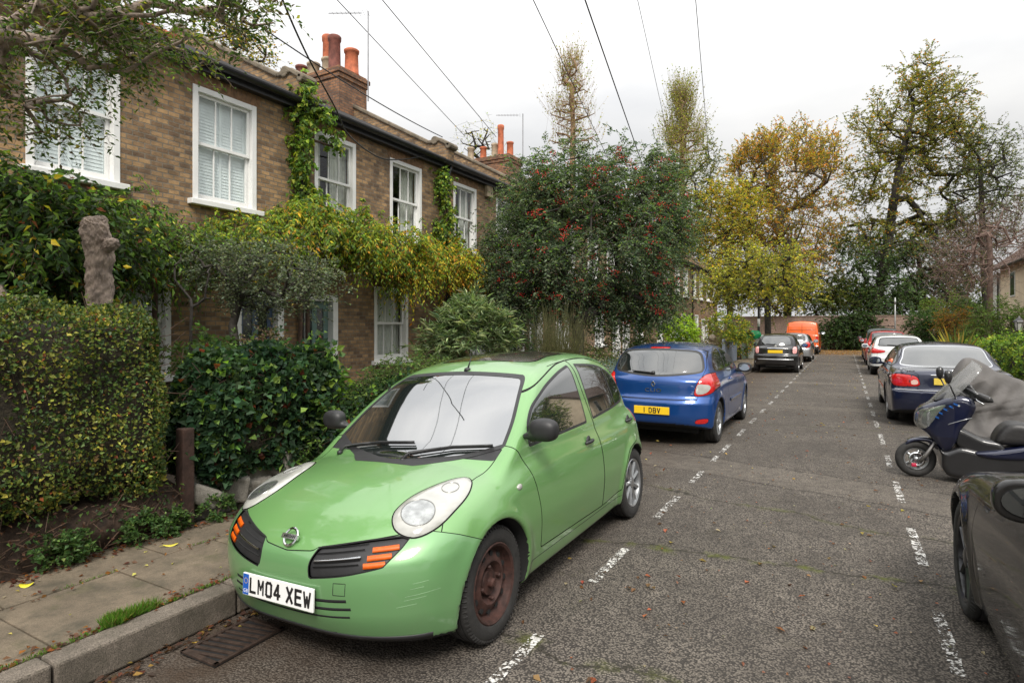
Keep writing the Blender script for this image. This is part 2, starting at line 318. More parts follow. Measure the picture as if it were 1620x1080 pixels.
# ------------------------------------------------------------------ implicit body shells
def smax(a, b, k):
    h = np.maximum(k - np.abs(a - b), 0) / k; return np.maximum(a, b) + h * h * k / 4
def smin(a, b, k): return -smax(-a, -b, k)
def grad(f, P, e=1e-3):
    G = np.empty_like(P)
    for i in range(3):
        q = P.copy(); q[:, i] += e; r = P.copy(); r[:, i] -= e; G[:, i] = (f(q) - f(r)) / (2 * e)
    return G
def nets(f, lo, hi, h):                   # naive surface nets, returns V, tris
    lo = np.array(lo, float); n = np.ceil((np.array(hi) - lo) / h).astype(int) + 1
    ax = [lo[i] + h * np.arange(n[i]) for i in range(3)]
    val = np.empty(tuple(n), np.float32)
    YY, ZZ = np.meshgrid(ax[1], ax[2], indexing='ij'); base = np.stack([np.zeros(YY.size), YY.ravel(), ZZ.ravel()], 1)
    for i in range(n[0]):
        base[:, 0] = ax[0][i]; val[i] = f(base).reshape(n[1], n[2])
    s = val < 0
    c = sum(s[i:n[0] - 1 + i, j:n[1] - 1 + j, k:n[2] - 1 + k].astype(np.int8) for i in (0, 1) for j in (0, 1) for k in (0, 1))
    act = (c > 0) & (c < 8); idx = -np.ones(act.shape, np.int64); cells = np.argwhere(act); idx[act] = np.arange(len(cells))
    V = np.zeros((len(cells), 3)); W = np.zeros(len(cells))
    ci, cj, ck = cells.T
    for axis in range(3):
        o1, o2 = [a for a in range(3) if a != axis]
        for a in (0, 1):
            for b in (0, 1):
                p = [ci, cj, ck]; off = [0, 0, 0]; off[o1] = a; off[o2] = b; q = list(off); q[axis] = 1
                va = val[ci + off[0], cj + off[1], ck + off[2]]; vb = val[ci + q[0], cj + q[1], ck + q[2]]
                m = (va < 0) != (vb < 0); t = np.where(m, va / np.where(m, va - vb, 1), 0)
                pt = cells + np.array(off, float); pt[:, axis] += t
                V[m] += pt[m]; W[m] += 1
    V = lo + h * V / W[:, None]
    Q = []
    for axis in range(3):
        o1, o2 = [a for a in range(3) if a != axis]
        sl = [slice(1, n[a] - 1) for a in range(3)]; s0 = list(sl); s1 = list(sl); s0[axis] = slice(0, n[axis] - 1); s1[axis] = slice(1, n[axis])
        A = s[tuple(s0)]; B = s[tuple(s1)]; e = np.argwhere(A != B)
        e1 = e.copy(); e1[:, o1] += 1; e1[:, o2] += 1
        flip = A[tuple(e.T)]
        def g(d1, d2):
            r = e1.copy(); r[:, o1] -= d1; r[:, o2] -= d2; return idx[r[:, 0], r[:, 1], r[:, 2]]
        q = np.stack([g(1, 1), g(0, 1), g(0, 0), g(1, 0)], 1)
        if axis == 1: flip = ~flip
        q[~flip] = q[~flip][:, ::-1]; Q.append(q)
    Q = np.concatenate(Q); Q = Q[(Q >= 0).all(1)]
    for _ in range(4):
        G = grad(f, V); g2 = (G * G).sum(1); stp = (f(V) / np.maximum(g2, .2))[:, None] * G
        ln = np.linalg.norm(stp, axis=1, keepdims=True); V = V - stp * np.minimum(1, .6 * h / np.maximum(ln, 1e-9))
    return V, np.concatenate([Q[:, [0, 1, 2]], Q[:, [0, 2, 3]]])
class Shell:
    def __init__(s, f, V, T): s.f = f; s.V = V; s.T = T
    def cut(s, sf):                       # returns (inside sf<0, outside) as triangle sets over the shared vertex list
        S = sf(s.V); S = np.where(np.abs(S) < 1e-6, 1e-6, S); neg = S[s.T] < 0; c = neg.sum(1)
        inn = [s.T[c == 3]]; out = [s.T[c == 0]]; mix = s.T[(c > 0) & (c < 3)]; cache = {}; nv = []; base = len(s.V)
        def ip(a, b):
            k = (a, b) if a < b else (b, a)
            if k not in cache:
                t = S[k[0]] / (S[k[0]] - S[k[1]]); cache[k] = base + len(nv); nv.append(s.V[k[0]] * (1 - t) + s.V[k[1]] * t)
            return cache[k]
        I = []; O = []
        for t in mix.tolist():
            while True:                    # rotate: lone sign first
                n0, n1, n2 = S[t[0]] < 0, S[t[1]] < 0, S[t[2]] < 0
                if n1 == n2 and n0 != n1: break
                t = [t[1], t[2], t[0]]
            a, b, c_ = t; p = ip(a, b); q = ip(a, c_)
            (I if n0 else O).append((a, p, q)); (O if n0 else I).extend([(p, b, c_), (p, c_, q)])
        if nv: s.V = np.concatenate([s.V, np.array(nv)])
        if I: inn.append(np.array(I))
        if O: out.append(np.array(O))
        return np.concatenate(inn), np.concatenate(out)
def emit(sh, T, name, mats, parent, off=0.0, offf=None, fmf=None):
    if len(T) == 0: return None
    u, inv = np.unique(T, return_inverse=True); V = sh.V[u].copy(); F = inv.reshape(T.shape).astype(np.int32)
    G = grad(sh.f, V); G /= np.linalg.norm(G, axis=1, keepdims=True) + 1e-9
    N = G.copy()
    if offf is not None:
        d = offf(V); e = 4e-3; V2 = V + G * d[:, None]
        # re-derive normals for bulges
        nn = np.zeros_like(V2); a, b, c = V2[F[:, 0]], V2[F[:, 1]], V2[F[:, 2]]; fn = np.cross(b - a, c - a)
        for i in range(3): np.add.at(nn, F[:, i], fn)
        sg = np.sign((nn * G).sum(1)); nn *= np.where(sg == 0, 1, sg)[:, None]; N = nn / (np.linalg.norm(nn, axis=1, keepdims=True) + 1e-12); V = V2
    elif off: V = V + G * off
    a, b, c = V[F[:, 0]], V[F[:, 1]], V[F[:, 2]]; fn = np.cross(b - a, c - a); ar = np.linalg.norm(fn, axis=1) > 1e-9
    F = F[ar]; fn = fn[ar]; gm = (N[F[:, 0]] * fn).sum(1) < 0; F[gm] = F[gm][:, ::-1]
    fm = fmf((V[F[:, 0]] + V[F[:, 1]] + V[F[:, 2]]) / 3, fn) if fmf is not None else None
    if name in ('seal', 'cowl') and len(F):
        lab = np.arange(len(V))
        for _ in range(4000):
            m = lab[F].min(1); new = lab.copy()
            for i in range(3): np.minimum.at(new, F[:, i], m)
            new = new[new]
            if (new == lab).all(): break
            lab = new
        fl = lab[F[:, 0]]; u_, c_ = np.unique(fl, return_counts=True)
        if len(u_) > 1:
            out = None
            for q in u_[np.argsort(-c_)]:
                Fq = F[fl == q]
                if len(Fq) < 6 and out is not None: continue
                w_, iv_ = np.unique(Fq, return_inverse=True); out = mk(name, V[w_], iv_.reshape(Fq.shape).astype(np.int32), mats, parent, True, normals=N[w_])
            return out
    return mk(name, V, F, mats, parent, True, fm=fm, normals=N)

def ABS(p): q = p.copy(); q[:, 0] = np.abs(q[:, 0]); return q
def side(poly, xmin=.35):                 # region given in the side view, both flanks
    poly = np.array(poly, float)
    return lambda p: np.maximum(sd_poly(p[:, 1:3], poly), xmin - np.abs(p[:, 0]))
def end(poly, y0, sgn, sym=False):        # region given in the front (sgn=1: y<y0) or rear view
    poly = np.array(poly, float)
    def f(p):
        q = p[:, [0, 2]].copy()
        if sym: q[:, 0] = np.abs(q[:, 0])
        return np.maximum(sd_poly(q, poly), (p[:, 1] - y0) * sgn)
    return f
def oblique(poly, c, a, b, n, sym=True, depth=.5):   # polygon in the (a, b) frame at c, seen along n
    a, b, n, c = [np.array(v, float) for v in (a, b, n, c)]; a /= np.linalg.norm(a); b = b - a * (a @ b); b /= np.linalg.norm(b); poly = np.array(poly, float)
    def f(p):
        q = (ABS(p) if sym else p) - c; return np.maximum(sd_poly(np.stack([q @ a, q @ b], 1), poly), np.abs(q @ np.cross(a, b)) - depth)
    return f

def car_field(S):
    w, zs, Ht, f0, r0, zb = [pch(S[k]) for k in ('w', 'zs', 'top', 'front', 'rear', 'floor')]
    Wg, pg, Rf, YW, YB = [pch(S[k]) for k in ('gw', 'gp', 'roof', 'wind', 'back')]
    k1 = S.get('k_edge', .09); kf = S.get('k_front', .10); kr = S.get('k_rear', .09); cw = S.get('crown', .05)
    bf, pf, br, pr = S.get('bowf', .30), S.get('powf', 3), S.get('bowr', .22), S.get('powr', 3)
    ra = S['arch']; wz = S['wr']; HW = S['hw']; extra = S.get('extra')
    def f(p):
        x, y, z = np.abs(p[:, 0]), p[:, 1], p[:, 2]
        W = w(y) * zs(z) * HW
        for wy in S['wy']:
            rr = np.sqrt((y - wy)**2 + (z - wz)**2); W = W + S.get('flare', .015) * np.exp(-((rr - ra - .02) / .05)**2) * (z < wz + ra + .15)
        if extra: W = W + extra(x, y, z)
        gs = x - W; xr = x / HW
        low = smax(gs, (z - (Ht(y) - cw * xr**2)) * .97, k1)
        low = smax(low, f0(z) + bf * xr**pf - y, kf); low = smax(low, y - (r0(z) - br * xr**pr), kr); low = smax(low, zb(y) - z, .05)
        g = smax(x - Wg(z) * pg(y), z - (Rf(y) - S.get('rcrown', .05) * (x / .55)**2), S.get('k_roof', .09))
        g = smax(g, (YW(z) + S.get('bw', .2) * (x / .6)**2 - y) * S.get('ws', .6), .05)
        g = smax(g, (y - (YB(z) - S.get('bb', .15) * (x / .6)**2)) * S.get('bs', .85), S.get('k_back', .06)); g = smax(g, .55 - z, .02)
        b = smin(low, g, S.get('k_join', .05))
        for wy in S['wy']:
            c = ra - np.sqrt((y - wy)**2 + (z - wz)**2); b = smax(b, np.minimum(c, x - (HW - .27)), .010)
        return b
    return f
def underf(S):
    def g(c, n):
        nn = n / (np.linalg.norm(n, axis=1, keepdims=True) + 1e-12); m = np.zeros(len(c), int)
        for wy in S['wy']:
            rr = np.sqrt((c[:, 1] - wy)**2 + (c[:, 2] - S['wr'])**2); x = np.abs(c[:, 0])
            m[(rr < S['arch'] + .004) & (x < S['hw'] - .0) & (np.abs(nn[:, 0]) < .55) & (c[:, 2] > .1)] = 1
            m[(rr < S['arch']) & (x < S['hw'] - .2)] = 1
        m[(nn[:, 2] < -.55) & (c[:, 2] < .32)] = 1
        return m
    return g
def build_wheel(parent, S, x, y, style, name='wheel', steer=0):
    r = S['wr']; tw = S.get('tw', .175); rr = S.get('rim', .19); sg = 1 if x > 0 else -1
    xo = S['hw'] - S.get('winset', .035); cx = (xo - tw / 2)
    key = (id(S), style)
    def mesh_parts():
        t = MB(); h = tw / 2; w2 = h * .98
        prof = [(rr - .005, -h * .80), (rr + .012, -h * .92), ((rr + r) / 2, -h), (r - .022, -h * .93), (r - .006, -h * .80)]
        tread = []
        for gx in (-.5, 0, .5):
            tread += [(r, (gx - .16) * h), (r, (gx - .06) * h), (r - .008, (gx - .05) * h), (r - .008, (gx + .05) * h), (r, (gx + .06) * h)]
        prof += [(r - .001, -h * .72)] + tread + [(r - .001, h * .72), (r - .006, h * .80), (r - .022, h * .93), ((rr + r) / 2 + .01, h), (rr + .022, h * .98), (rr + .012, h * .92), (rr - .005, h * .80), (rr - .012, h * .5), (rr - .012, -h * .5)]
        t.lathe(prof, n=64, axis='x', close=True)
        k = 70
        for i in range(k):                 # shoulder tread blocks
            a = 2 * PI * i / k; c, s_ = math.cos(a), math.sin(a)
            p = np.array([h * .74, (r - .004) * c, (r - .004) * s_]); q = np.array([h * .93, (r - .020) * c, (r - .020) * s_]); t.bar(p, q, .012, .007)
        hub = MB(); hub.lathe([(.0, -h * .3), (rr * .78, -h * .3), (rr * .78, -h * .15), (.0, -h * .15)], n=32, axis='x')
        m = MB(); e = h * .86
        if style == 'steel':
            m.lathe([(rr, h * .2), (rr + .010, e + .004), (rr + .003, e + .008), (rr - .010, e), (rr - .018, e - .035), (rr - .03, e - .045), (rr * .80, e - .04), (rr * .62, e - .018), (rr * .55, e - .016), (rr * .42, e - .05), (rr * .36, e - .052), (rr * .32, e - .03), (0, e - .028)], n=48, axis='x')
            for i in range(12):
                a = 2 * PI * i / 12; c, s_ = math.cos(a) * rr * .74, math.sin(a) * rr * .74
                m.lathe([(0, e - .026), (.0155, e - .026), (.0155, e - .045)], (0, c, s_), 'x', 12, 1)
            for i in range(4):
                a = 2 * PI * (i + .5) / 4; m.lathe([(.012, e - .05), (.012, e - .018), (.007, e - .012), (0, e - .012)], (0, math.cos(a) * rr * .43, math.sin(a) * rr * .43), 'x', 6)
            m.lathe([(.028, e - .04), (.026, e - .006), (.018, e + .002), (0, e + .002)], n=16, axis='x')
        else:
            m.lathe([(rr - .004, h * .2), (rr + .010, e), (rr + .004, e + .007), (rr - .010, e - .002), (rr - .016, e - .03), (rr - .016, h * .2)], n=48, axis='x')
            m.lathe([(.0, e - .055), (rr - .012, e - .055)], n=32, axis='x', m=1)
            ns = {'cap': 9, 'alloy5': 5, 'cap7': 7, 'alloy10': 10}[style]
            for i in range(ns):
                a0 = 2 * PI * i / ns + .2
                arms = ((0, 0),) if style != 'alloy5' else ((-.09, -.19), (.09, .19))
                for d0, d1 in arms:
                    wI, wO = {'cap': (.030, .048), 'cap7': (.04, .055), 'alloy5': (.022, .020), 'alloy10': (.02, .022)}[style]
                    def rp(rad, ang, lat, xx): return (xx, rad * math.cos(ang) - lat * math.sin(ang), rad * math.sin(ang) + lat * math.cos(ang))
                    aI, aO = a0 + d0, a0 + d1; ri = rr * .18
                    V = [rp(ri, aI, -wI / 2, e - .02), rp(ri, aI, wI / 2, e - .02), rp(rr - .008, aO, wO / 2, e - .012), rp(rr - .008, aO, -wO / 2, e - .012)]
                    mid = [rp(ri, aI, 0, e - .004), rp(rr - .008, aO, 0, e - .002)]; bk = [(v[0] - .03, v[1], v[2]) for v in V]
                    m.add(V + mid + bk, [(0, 4, 5, 3), (4, 1, 2, 5), (0, 3, 9, 6), (1, 7, 8, 2), (0, 6, 7, 1, 4), (3, 5, 2, 8, 9)])
            m.lathe([(rr * .24, e - .04), (rr * .23, e - .004), (rr * .15, e + .003), (0, e + .004)], n=24, axis='x')
        return t, hub, m
    if key not in WCACHE:
        t, hub, m = mesh_parts()
        tyre = t.build('tyre', RUBBER, None, True); autosmooth(tyre, 40)
        hb = hub.build('wheel', UNDER, None)
        rmat = STEELRUST if style == 'steel' else S.get('rimmat', SILVER)
        rim = m.build('rim', [rmat, GAP], None, True); autosmooth(rim, 30)
        WCACHE[key] = (tyre.data, hb.data, rim.data)
        for o in (tyre, hb, rim): bpy.data.objects.remove(o)
    td, hd, rd = WCACHE[key]
    W = bpy.data.objects.new(name, hd); COL.objects.link(W); W.parent = parent; W.location = (sg * cx, y, r); W.rotation_euler = (0, 0, (0 if sg > 0 else PI) + steer)
    for nm, d in (('tyre', td), ('rim', rd)):
        o = bpy.data.objects.new(nm, d); COL.objects.link(o); o.parent = W
        o.rotation_euler = (random.random() * 6, 0, 0)
    return W
WCACHE = {}
def build_car(S, name, label, cat, loc, rz=0, h=.03, group='vehicles parked along both kerbs'):
    """S['panels']: list of (part name, region, material, gap, opts). Panels are cut out of the one shell, in order."""
    root = thing(name, label, cat, loc, rz, group)
    f = car_field(S); L_ = S['L']; HW = S['hw'] + .03
    V, T = nets(f, (-HW - h, -.03 - h, .08), (HW + h, L_ + .03 + h, S['H'] + .06), h)
    sh = Shell(f, V, T)
    def liner(wy): return lambda p: np.maximum(np.sqrt((p[:, 1] - wy)**2 + (p[:, 2] - S['wr'])**2) - S['arch'] - .007, np.abs(p[:, 0]) - S['hw'] + .02)
    for pn in [('wheel_arch', liner(S['wy'][0]), UNDER, 0, dict(pair=1)), ('wheel_arch', liner(S['wy'][1]), UNDER, 0, dict(pair=1))] + list(S['panels']):
        nm, reg, m, gap = pn[:4]; o = pn[4] if len(pn) > 4 else {}
        if gap:
            ring, sh.T = sh.cut(lambda p: reg(p) - gap)
            full = sh.T; sh.T = ring; inn, ring = sh.cut(lambda p: reg(p) + (o.get('gin', gap)))
            sh.T = full
            for sg in ((1, -1) if o.get('pair') else (0,)):
                rg = ring if not sg else ring[(sg * sh.V[ring][:, :, 0].mean(1)) > 0]
                emit(sh, rg, o.get('ringname', 'seal'), o.get('ringmat', GAP), root, o.get('ringoff', -.004))
        else:
            inn, sh.T = sh.cut(reg)
        if nm is None: sh.T = np.concatenate([sh.T, inn]); continue      # only a line drawn on the shell
        for sg in ((1, -1) if o.get('pair') else (0,)):
            t = inn
            if sg: t = t[(sg * sh.V[t][:, :, 0].mean(1)) > 0]
            bul = o.get('bulge'); ofn = (lambda p: bul * np.clip(1 - (1 - np.clip(-reg(p), 0, .05) / .05)**2, 0, 1) + o.get('off', 0)) if bul else None
            po = emit(sh, t, nm, [m, UNDER], root, o.get('off', 0), ofn, underf(S) if o.get('under') else None)
            if po is None: continue
            for sub in o.get('subs', []):
                sn, sreg, sm, soff = sub; keep = sh.T; sh.T = t; si, so_ = sh.cut(sreg); sh.T = keep
                si = si[(sg * sh.V[si][:, :, 0].mean(1)) > 0] if sg else si
                emit(sh, si, sn, sm, po, soff, (lambda p: (ofn(p) if ofn else 0) + soff) if ofn else None)
    emit(sh, sh.T, 'body', [S['paint'], UNDER], root, 0, None, underf(S))
    for wy, st in zip(S['wy'], S['styles']):
        for sx in (1, -1): build_wheel(root, S, sx, wy, st, steer=S.get('steer', 0) if wy < L_ / 2 else 0)
    u = MB(); u.box((-S['hw'] + .26, S['wy'][0] - .35, .16), (S['hw'] - .26, S['wy'][1] + .35, .5)); u.build('chassis', UNDER, root)
    return root, f
def surf(f, p, d, T=3.0, n=240):          # first hit of the shell from p along d
    p = np.atleast_2d(np.array(p, float)); d = np.array(d, float); d /= np.linalg.norm(d)
    ts = np.linspace(0, T, n); out = np.zeros((len(p), 3))
    for i, q in enumerate(p):
        v = f(q + ts[:, None] * d); k = np.argmax(v < 0)
        a, b = ts[max(k - 1, 0)], ts[k]
        for _ in range(18):
            m = (a + b) / 2
            if f((q + m * d)[None])[0] < 0: b = m
            else: a = m
        out[i] = q + a * d
    return out
def plate(parent, f, c, d, w, hgt, m, txt, tilt=0, size=.098, eu=False, right=None):
    """number plate whose centre lies on the shell point hit from c along d (d = +y front, -y rear)"""
    s = surf(f, [(c[0], c[1], c[2])], d)[0]; sgn = -1 if d[1] > 0 else 1
    g = MB(); g.box((-w / 2, -.006, -hgt / 2), (w / 2, .006, hgt / 2))
    o = g.build('number_plate', m, parent, bevel=.003); o.location = (s[0], s[1] + sgn * .016, s[2]); o.rotation_euler = (R(tilt), 0, 0 if sgn < 0 else PI)
    b = MB(); b.box((-w / 2 + .006, .0062, -hgt / 2 + .006), (w / 2 - .006, .012, hgt / 2 - .006)); bk = b.build('backing', BLACKPL, o)
    M = Matrix.Translation((.02 if eu else 0, -.0066, 0)) @ Matrix.Rotation(R(90), 4, 'X')
    if txt: plate_text(txt, M, BLACKINK, 'lettering', o)
    if eu:
        e = MB(); e.box((-w / 2 + .004, -.0068, -hgt / 2 + .004), (-w / 2 + .048, -.0062, hgt / 2 - .004)); eb = e.build('blue_band', BLUEBAND, o)
        text_mesh('GB', .026, Matrix.Translation((-w / 2 + .026, -.0072, -.033)) @ Matrix.Rotation(R(90), 4, 'X'), WPLATE, 'country_letters', eb, .0002)
        st = MB()
        for i in range(12):
            a = 2 * PI * i / 12; st.lathe([(0, -.0071), (.0022, -.0071), (.0022, -.0069)], (-w / 2 + .026 + .013 * math.cos(a), 0, .018 + .013 * math.sin(a)), 'y', 5)
        st.build('stars', YPLATE, eb)
    return o
BLACKINK = mat('plate_ink', (.012, .012, .012), .5)
BLUEBAND = mat('plate_blue', (.01, .09, .42), .4)
def mirror_part(parent, c, mat_, s=1.0, side_=1, back=1):
    """door mirror: housing lobes on an arm; back=+1 glass faces +y"""
    cx, cy, cz = c
    def f(p):
        q = (p - np.array(c)) / np.array([.115 * s, .075 * s, .085 * s]); q[:, 0] *= 1
        a = (np.abs(q)**2.6).sum(1)**(1 / 2.6) - 1
        arm = p - np.array([cx - side_ * .11 * s, cy, cz - .05 * s]); b = np.sqrt((arm[:, 0] / 1.9)**2 + arm[:, 1]**2 + (arm[:, 2] / .8)**2) / (.035 * s) - 1
        b = smin(a * .08, b * .035, .03)
        return smax(b, back * (p[:, 1] - cy) - .035 * s, .01)
    V, T = nets(f, (cx - .3, cy - .15, cz - .18), (cx + .3, cy + .15, cz + .18), .013)
    sh = Shell(f, V, T); o = emit(sh, T, 'mirror', mat_, parent)
    g = MB(); yy = cy + back * .037 * s
    g.prism([(cx + .085 * s * math.cos(a) * 1.05, cz + .058 * s * math.sin(a)) for a in np.linspace(0, 2 * PI, 20, endpoint=False)], yy - .001, yy + .003, 'y')
    g.build('mirror_glass', MIRG, o); return o
MIRG = mat('mirror_glass', (.55, .6, .62), .04, 1, var=.02)

# ------------------------------------------------------------------ road, kerbs, pavements
def node_noise(N, L, vec, scale, detail=4, rough=.5):
    n = N.new('ShaderNodeTexNoise'); n.inputs['Scale'].default_value = scale; n.inputs['Detail'].default_value = detail; n.inputs['Roughness'].default_value = rough; L.new(vec, n.inputs['Vector']); return n.outputs['Fac']
def node_range(N, L, src, a, b, c=0, d=1):
    m = N.new('ShaderNodeMapRange'); m.inputs[1].default_value = a; m.inputs[2].default_value = b; m.inputs[3].default_value = c; m.inputs[4].default_value = d; L.new(src, m.inputs[0]); return m.outputs[0]
def node_mix(N, L, fac, a, b):
    m = N.new('ShaderNodeMix'); m.data_type = 'RGBA'
    if isinstance(fac, (int, float)): m.inputs[0].default_value = fac
    else: L.new(fac, m.inputs[0])
    for i, v in ((6, a), (7, b)):
        if isinstance(v, tuple): m.inputs[i].default_value = rgb(v)
        else: L.new(v, m.inputs[i])
    return m.outputs[2]
def node_math(N, L, op, a, b=None):
    m = N.new('ShaderNodeMath'); m.operation = op
    for i, v in enumerate((a, b)):
        if v is None: continue
        if isinstance(v, (int, float)): m.inputs[i].default_value = v
        else: L.new(v, m.inputs[i])
    return m.outputs[0]
def asphalt():
    m, N, L, b = newmat('asphalt'); g = N.new('ShaderNodeNewGeometry'); P_ = g.outputs['Position']
    vo = N.new('ShaderNodeTexVoronoi'); vo.inputs['Scale'].default_value = 80; L.new(P_, vo.inputs['Vector'])
    stone = N.new('ShaderNodeSeparateColor'); L.new(vo.outputs['Color'], stone.inputs[0])
    sv = node_range(N, L, stone.outputs[0], .1, 1, .83, 1.18)
    big = node_range(N, L, node_noise(N, L, P_, .9, 5, .6), .3, .7, .70, 1.22); mid = node_range(N, L, node_noise(N, L, P_, 7, 6, .65), .3, .7, .7, 1.3)
    base = N.new('ShaderNodeVectorMath'); base.operation = 'SCALE'; base.inputs[0].default_value = (.150, .131, .110); L.new(node_math(N, L, 'MULTIPLY', node_math(N, L, 'MULTIPLY', sv, big), mid), base.inputs['Scale'])
    binder = node_range(N, L, vo.outputs['Distance'], .38, .62); c = node_mix(N, L, binder, base.outputs[0], (.045, .040, .035))
    sp = N.new('ShaderNodeSeparateXYZ'); L.new(P_, sp.inputs[0]); X, Y = sp.outputs['X'], sp.outputs['Y']
    wob = node_range(N, L, node_noise(N, L, P_, 1.3, 5, .6), 0, 1, -.55, .55); wob2 = node_range(N, L, node_noise(N, L, P_, 5, 6, .7), 0, 1, -.09, .09)
    def line(y0, w, slope=0.0, wb=1.0):
        d = node_math(N, L, 'ADD', node_math(N, L, 'SUBTRACT', Y, y0), node_math(N, L, 'MULTIPLY', X, -slope)); d = node_math(N, L, 'ADD', d, node_math(N, L, 'MULTIPLY', wob, wb)); d = node_math(N, L, 'ADD', d, wob2)
        return node_math(N, L, 'ABSOLUTE', d)
    # paler reinstatement trenches across the road
    for y0, w, s, wb in ((7.25, .45, -.25, .25), (14.2, .35, .05, .2), (20.5, .4, .0, .2), (32, .8, 0, .2)):
        f_ = node_range(N, L, line(y0, w, s, wb), w * .8, w, 1, 0); f_ = node_math(N, L, 'MULTIPLY', f_, node_range(N, L, node_noise(N, L, P_, 9, 4), .35, .65, .08, .48)); c = node_mix(N, L, f_, c, (.155, .135, .112))
        cr = node_range(N, L, node_math(N, L, 'ABSOLUTE', node_math(N, L, 'SUBTRACT', line(y0, w, s, wb), w)), .006, .018, .8, 0); c = node_mix(N, L, cr, c, (.03, .026, .022))
    # mossy cracks
    for y0, s, a in ((4.72, .12, 1.0), (2.90, .02, .8), (5.9, -.2, .5), (11.5, .1, .3)):
        d = line(y0, 0, s, .55); cr = node_range(N, L, d, .006, .02, .85, 0); c = node_mix(N, L, cr, c, (.03, .027, .02))
        mo = node_math(N, L, 'MULTIPLY', node_range(N, L, d, .015, .085, 1, 0), node_range(N, L, node_noise(N, L, P_, 3.5, 5, .7), .48, .62, 0, a)); c = node_mix(N, L, mo, c, (.085, .095, .022))
    mp = node_math(N, L, 'MULTIPLY', node_range(N, L, node_noise(N, L, P_, 1.9, 6, .75), .60, .74, 0, .45), node_range(N, L, X, -1.9, .2, 1, .25)); c = node_mix(N, L, mp, c, (.08, .075, .03))
    gut = node_math(N, L, 'MULTIPLY', node_range(N, L, X, -1.6, -2.9, 0, 1), node_range(N, L, node_noise(N, L, P_, 4, 6, .7), .35, .6, .35, .95)); c = node_mix(N, L, gut, c, (.055, .038, .026))
    hal = node_math(N, L, 'MULTIPLY', node_range(N, L, Y, 40, 50, 0, 1), node_range(N, L, node_noise(N, L, P_, 2.5, 5), .4, .6, .3, 1)); c = node_mix(N, L, hal, c, (.22, .13, .05))
    L.new(c, b.inputs['Base Color']); b.inputs['Roughness'].default_value = .85; b.inputs['Specular IOR Level'].default_value = .2
    bp = N.new('ShaderNodeBump'); bp.inputs['Strength'].default_value = .8; bp.inputs['Distance'].default_value = .012; bp.invert = True; L.new(vo.outputs['Distance'], bp.inputs['Height'])
    b2 = N.new('ShaderNodeBump'); b2.inputs['Strength'].default_value = .5; b2.inputs['Distance'].default_value = .04; L.new(node_noise(N, L, P_, 4, 6, .6), b2.inputs['Height']); L.new(bp.outputs[0], b2.inputs['Normal']); L.new(b2.outputs[0], b.inputs['Normal'])
    return m
def stonemat(name, col, dirt=(.05, .045, .03), sc=1.0, speck=.5, moss=.3):
    m, N, L, b = newmat(name); g = N.new('ShaderNodeNewGeometry'); P_ = g.outputs['Position']
    a = node_range(N, L, node_noise(N, L, P_, 160 * sc, 3, .6), .3, .7, 1 - speck, 1 + speck); d = node_range(N, L, node_noise(N, L, P_, 3 * sc, 7, .65), .3, .7, .7, 1.25)
    s = N.new('ShaderNodeVectorMath'); s.operation = 'SCALE'; s.inputs[0].default_value = col; L.new(node_math(N, L, 'MULTIPLY', a, d), s.inputs['Scale'])
    c = node_mix(N, L, node_range(N, L, node_noise(N, L, P_, 5 * sc, 9, .75), .44, .68, 0, .8), s.outputs[0], dirt)
    c = node_mix(N, L, node_range(N, L, node_noise(N, L, P_, 2.2 * sc, 8, .75), .56, .70, 0, moss), c, (.06, .065, .02))
    L.new(c, b.inputs['Base Color']); b.inputs['Roughness'].default_value = .88
    bp = N.new('ShaderNodeBump'); bp.inputs['Strength'].default_value = .5; bp.inputs['Distance'].default_value = .01; L.new(node_noise(N, L, P_, 60 * sc, 6, .7), bp.inputs['Height']); L.new(bp.outputs[0], b.inputs['Normal']); return m
ASPH = asphalt(); FLAG = stonemat('paving_stone', (.165, .13, .09), speck=.35, moss=.5); GRAN = stonemat('granite', (.15, .125, .10), speck=.7, moss=.2)
EARTH = mat('earth', (.05, .038, .026), .95, var=.5, scale=2, bump=.6, bscale=12)
LITTER = mat('leaf_mould', (.055, .034, .02), .9, var=.6, scale=30, bump=.8, bscale=60)
g = MB(); n_ = 24
V = [(x, y, -.05 if x < -3 else 0) for y in (-12, 0, 10, 20, 30, 40, 52.95) for x in (-3.24, -1.4, 1, 2.9)]; F = [(4 * i + j, 4 * i + j + 1, 4 * i + j + 5, 4 * i + j + 4) for i in range(6) for j in range(3)]
g.add(V, F); props(g.build('road', ASPH), kind='structure')
g = MB(); g.add([(-400, -300, -.06), (400, -300, -.06), (400, 700, -.06), (-400, 700, -.06)], [(0, 1, 2, 3)]); props(g.build('ground', EARTH), kind='structure')
g = MB()                                    # flagstones with open joints over a bed of soil
rs = np.random.RandomState(3)
for (xa, xb) in ((-4.62, -4.135), (-4.125, -3.415)):
    y = -6.0 + (0.16 if xa < -4.5 else 0)
    while y < 46:
        l = .66 if xa > -4.5 else .92
        if abs(y) < 6 and xa > -4.5: y = round((y - 1.46) / .66) * .66 + 1.46
        t = [rs.uniform(-.004, .004) for _ in range(4)]
        V = [(xa, y + .005, .12 + t[0]), (xb, y + .005, .12 + t[1]), (xb, y + l - .006, .12 + t[2]), (xa, y + l - .006, .12 + t[3])]; V += [(v[0], v[1], .05) for v in V]
        g.add(V, [(0, 1, 2, 3), (0, 4, 5, 1), (1, 5, 6, 2), (2, 6, 7, 3), (3, 7, 4, 0)]); y += l
pv = g.build('pavement', FLAG, bevel=.005); props(pv, kind='structure')
g = MB(); g.box((-7.45, -6, .0), (-3.40, 46, .100)); props(g.build('garden_soil', SOIL), kind='structure')
g = MB(); y = -5.38
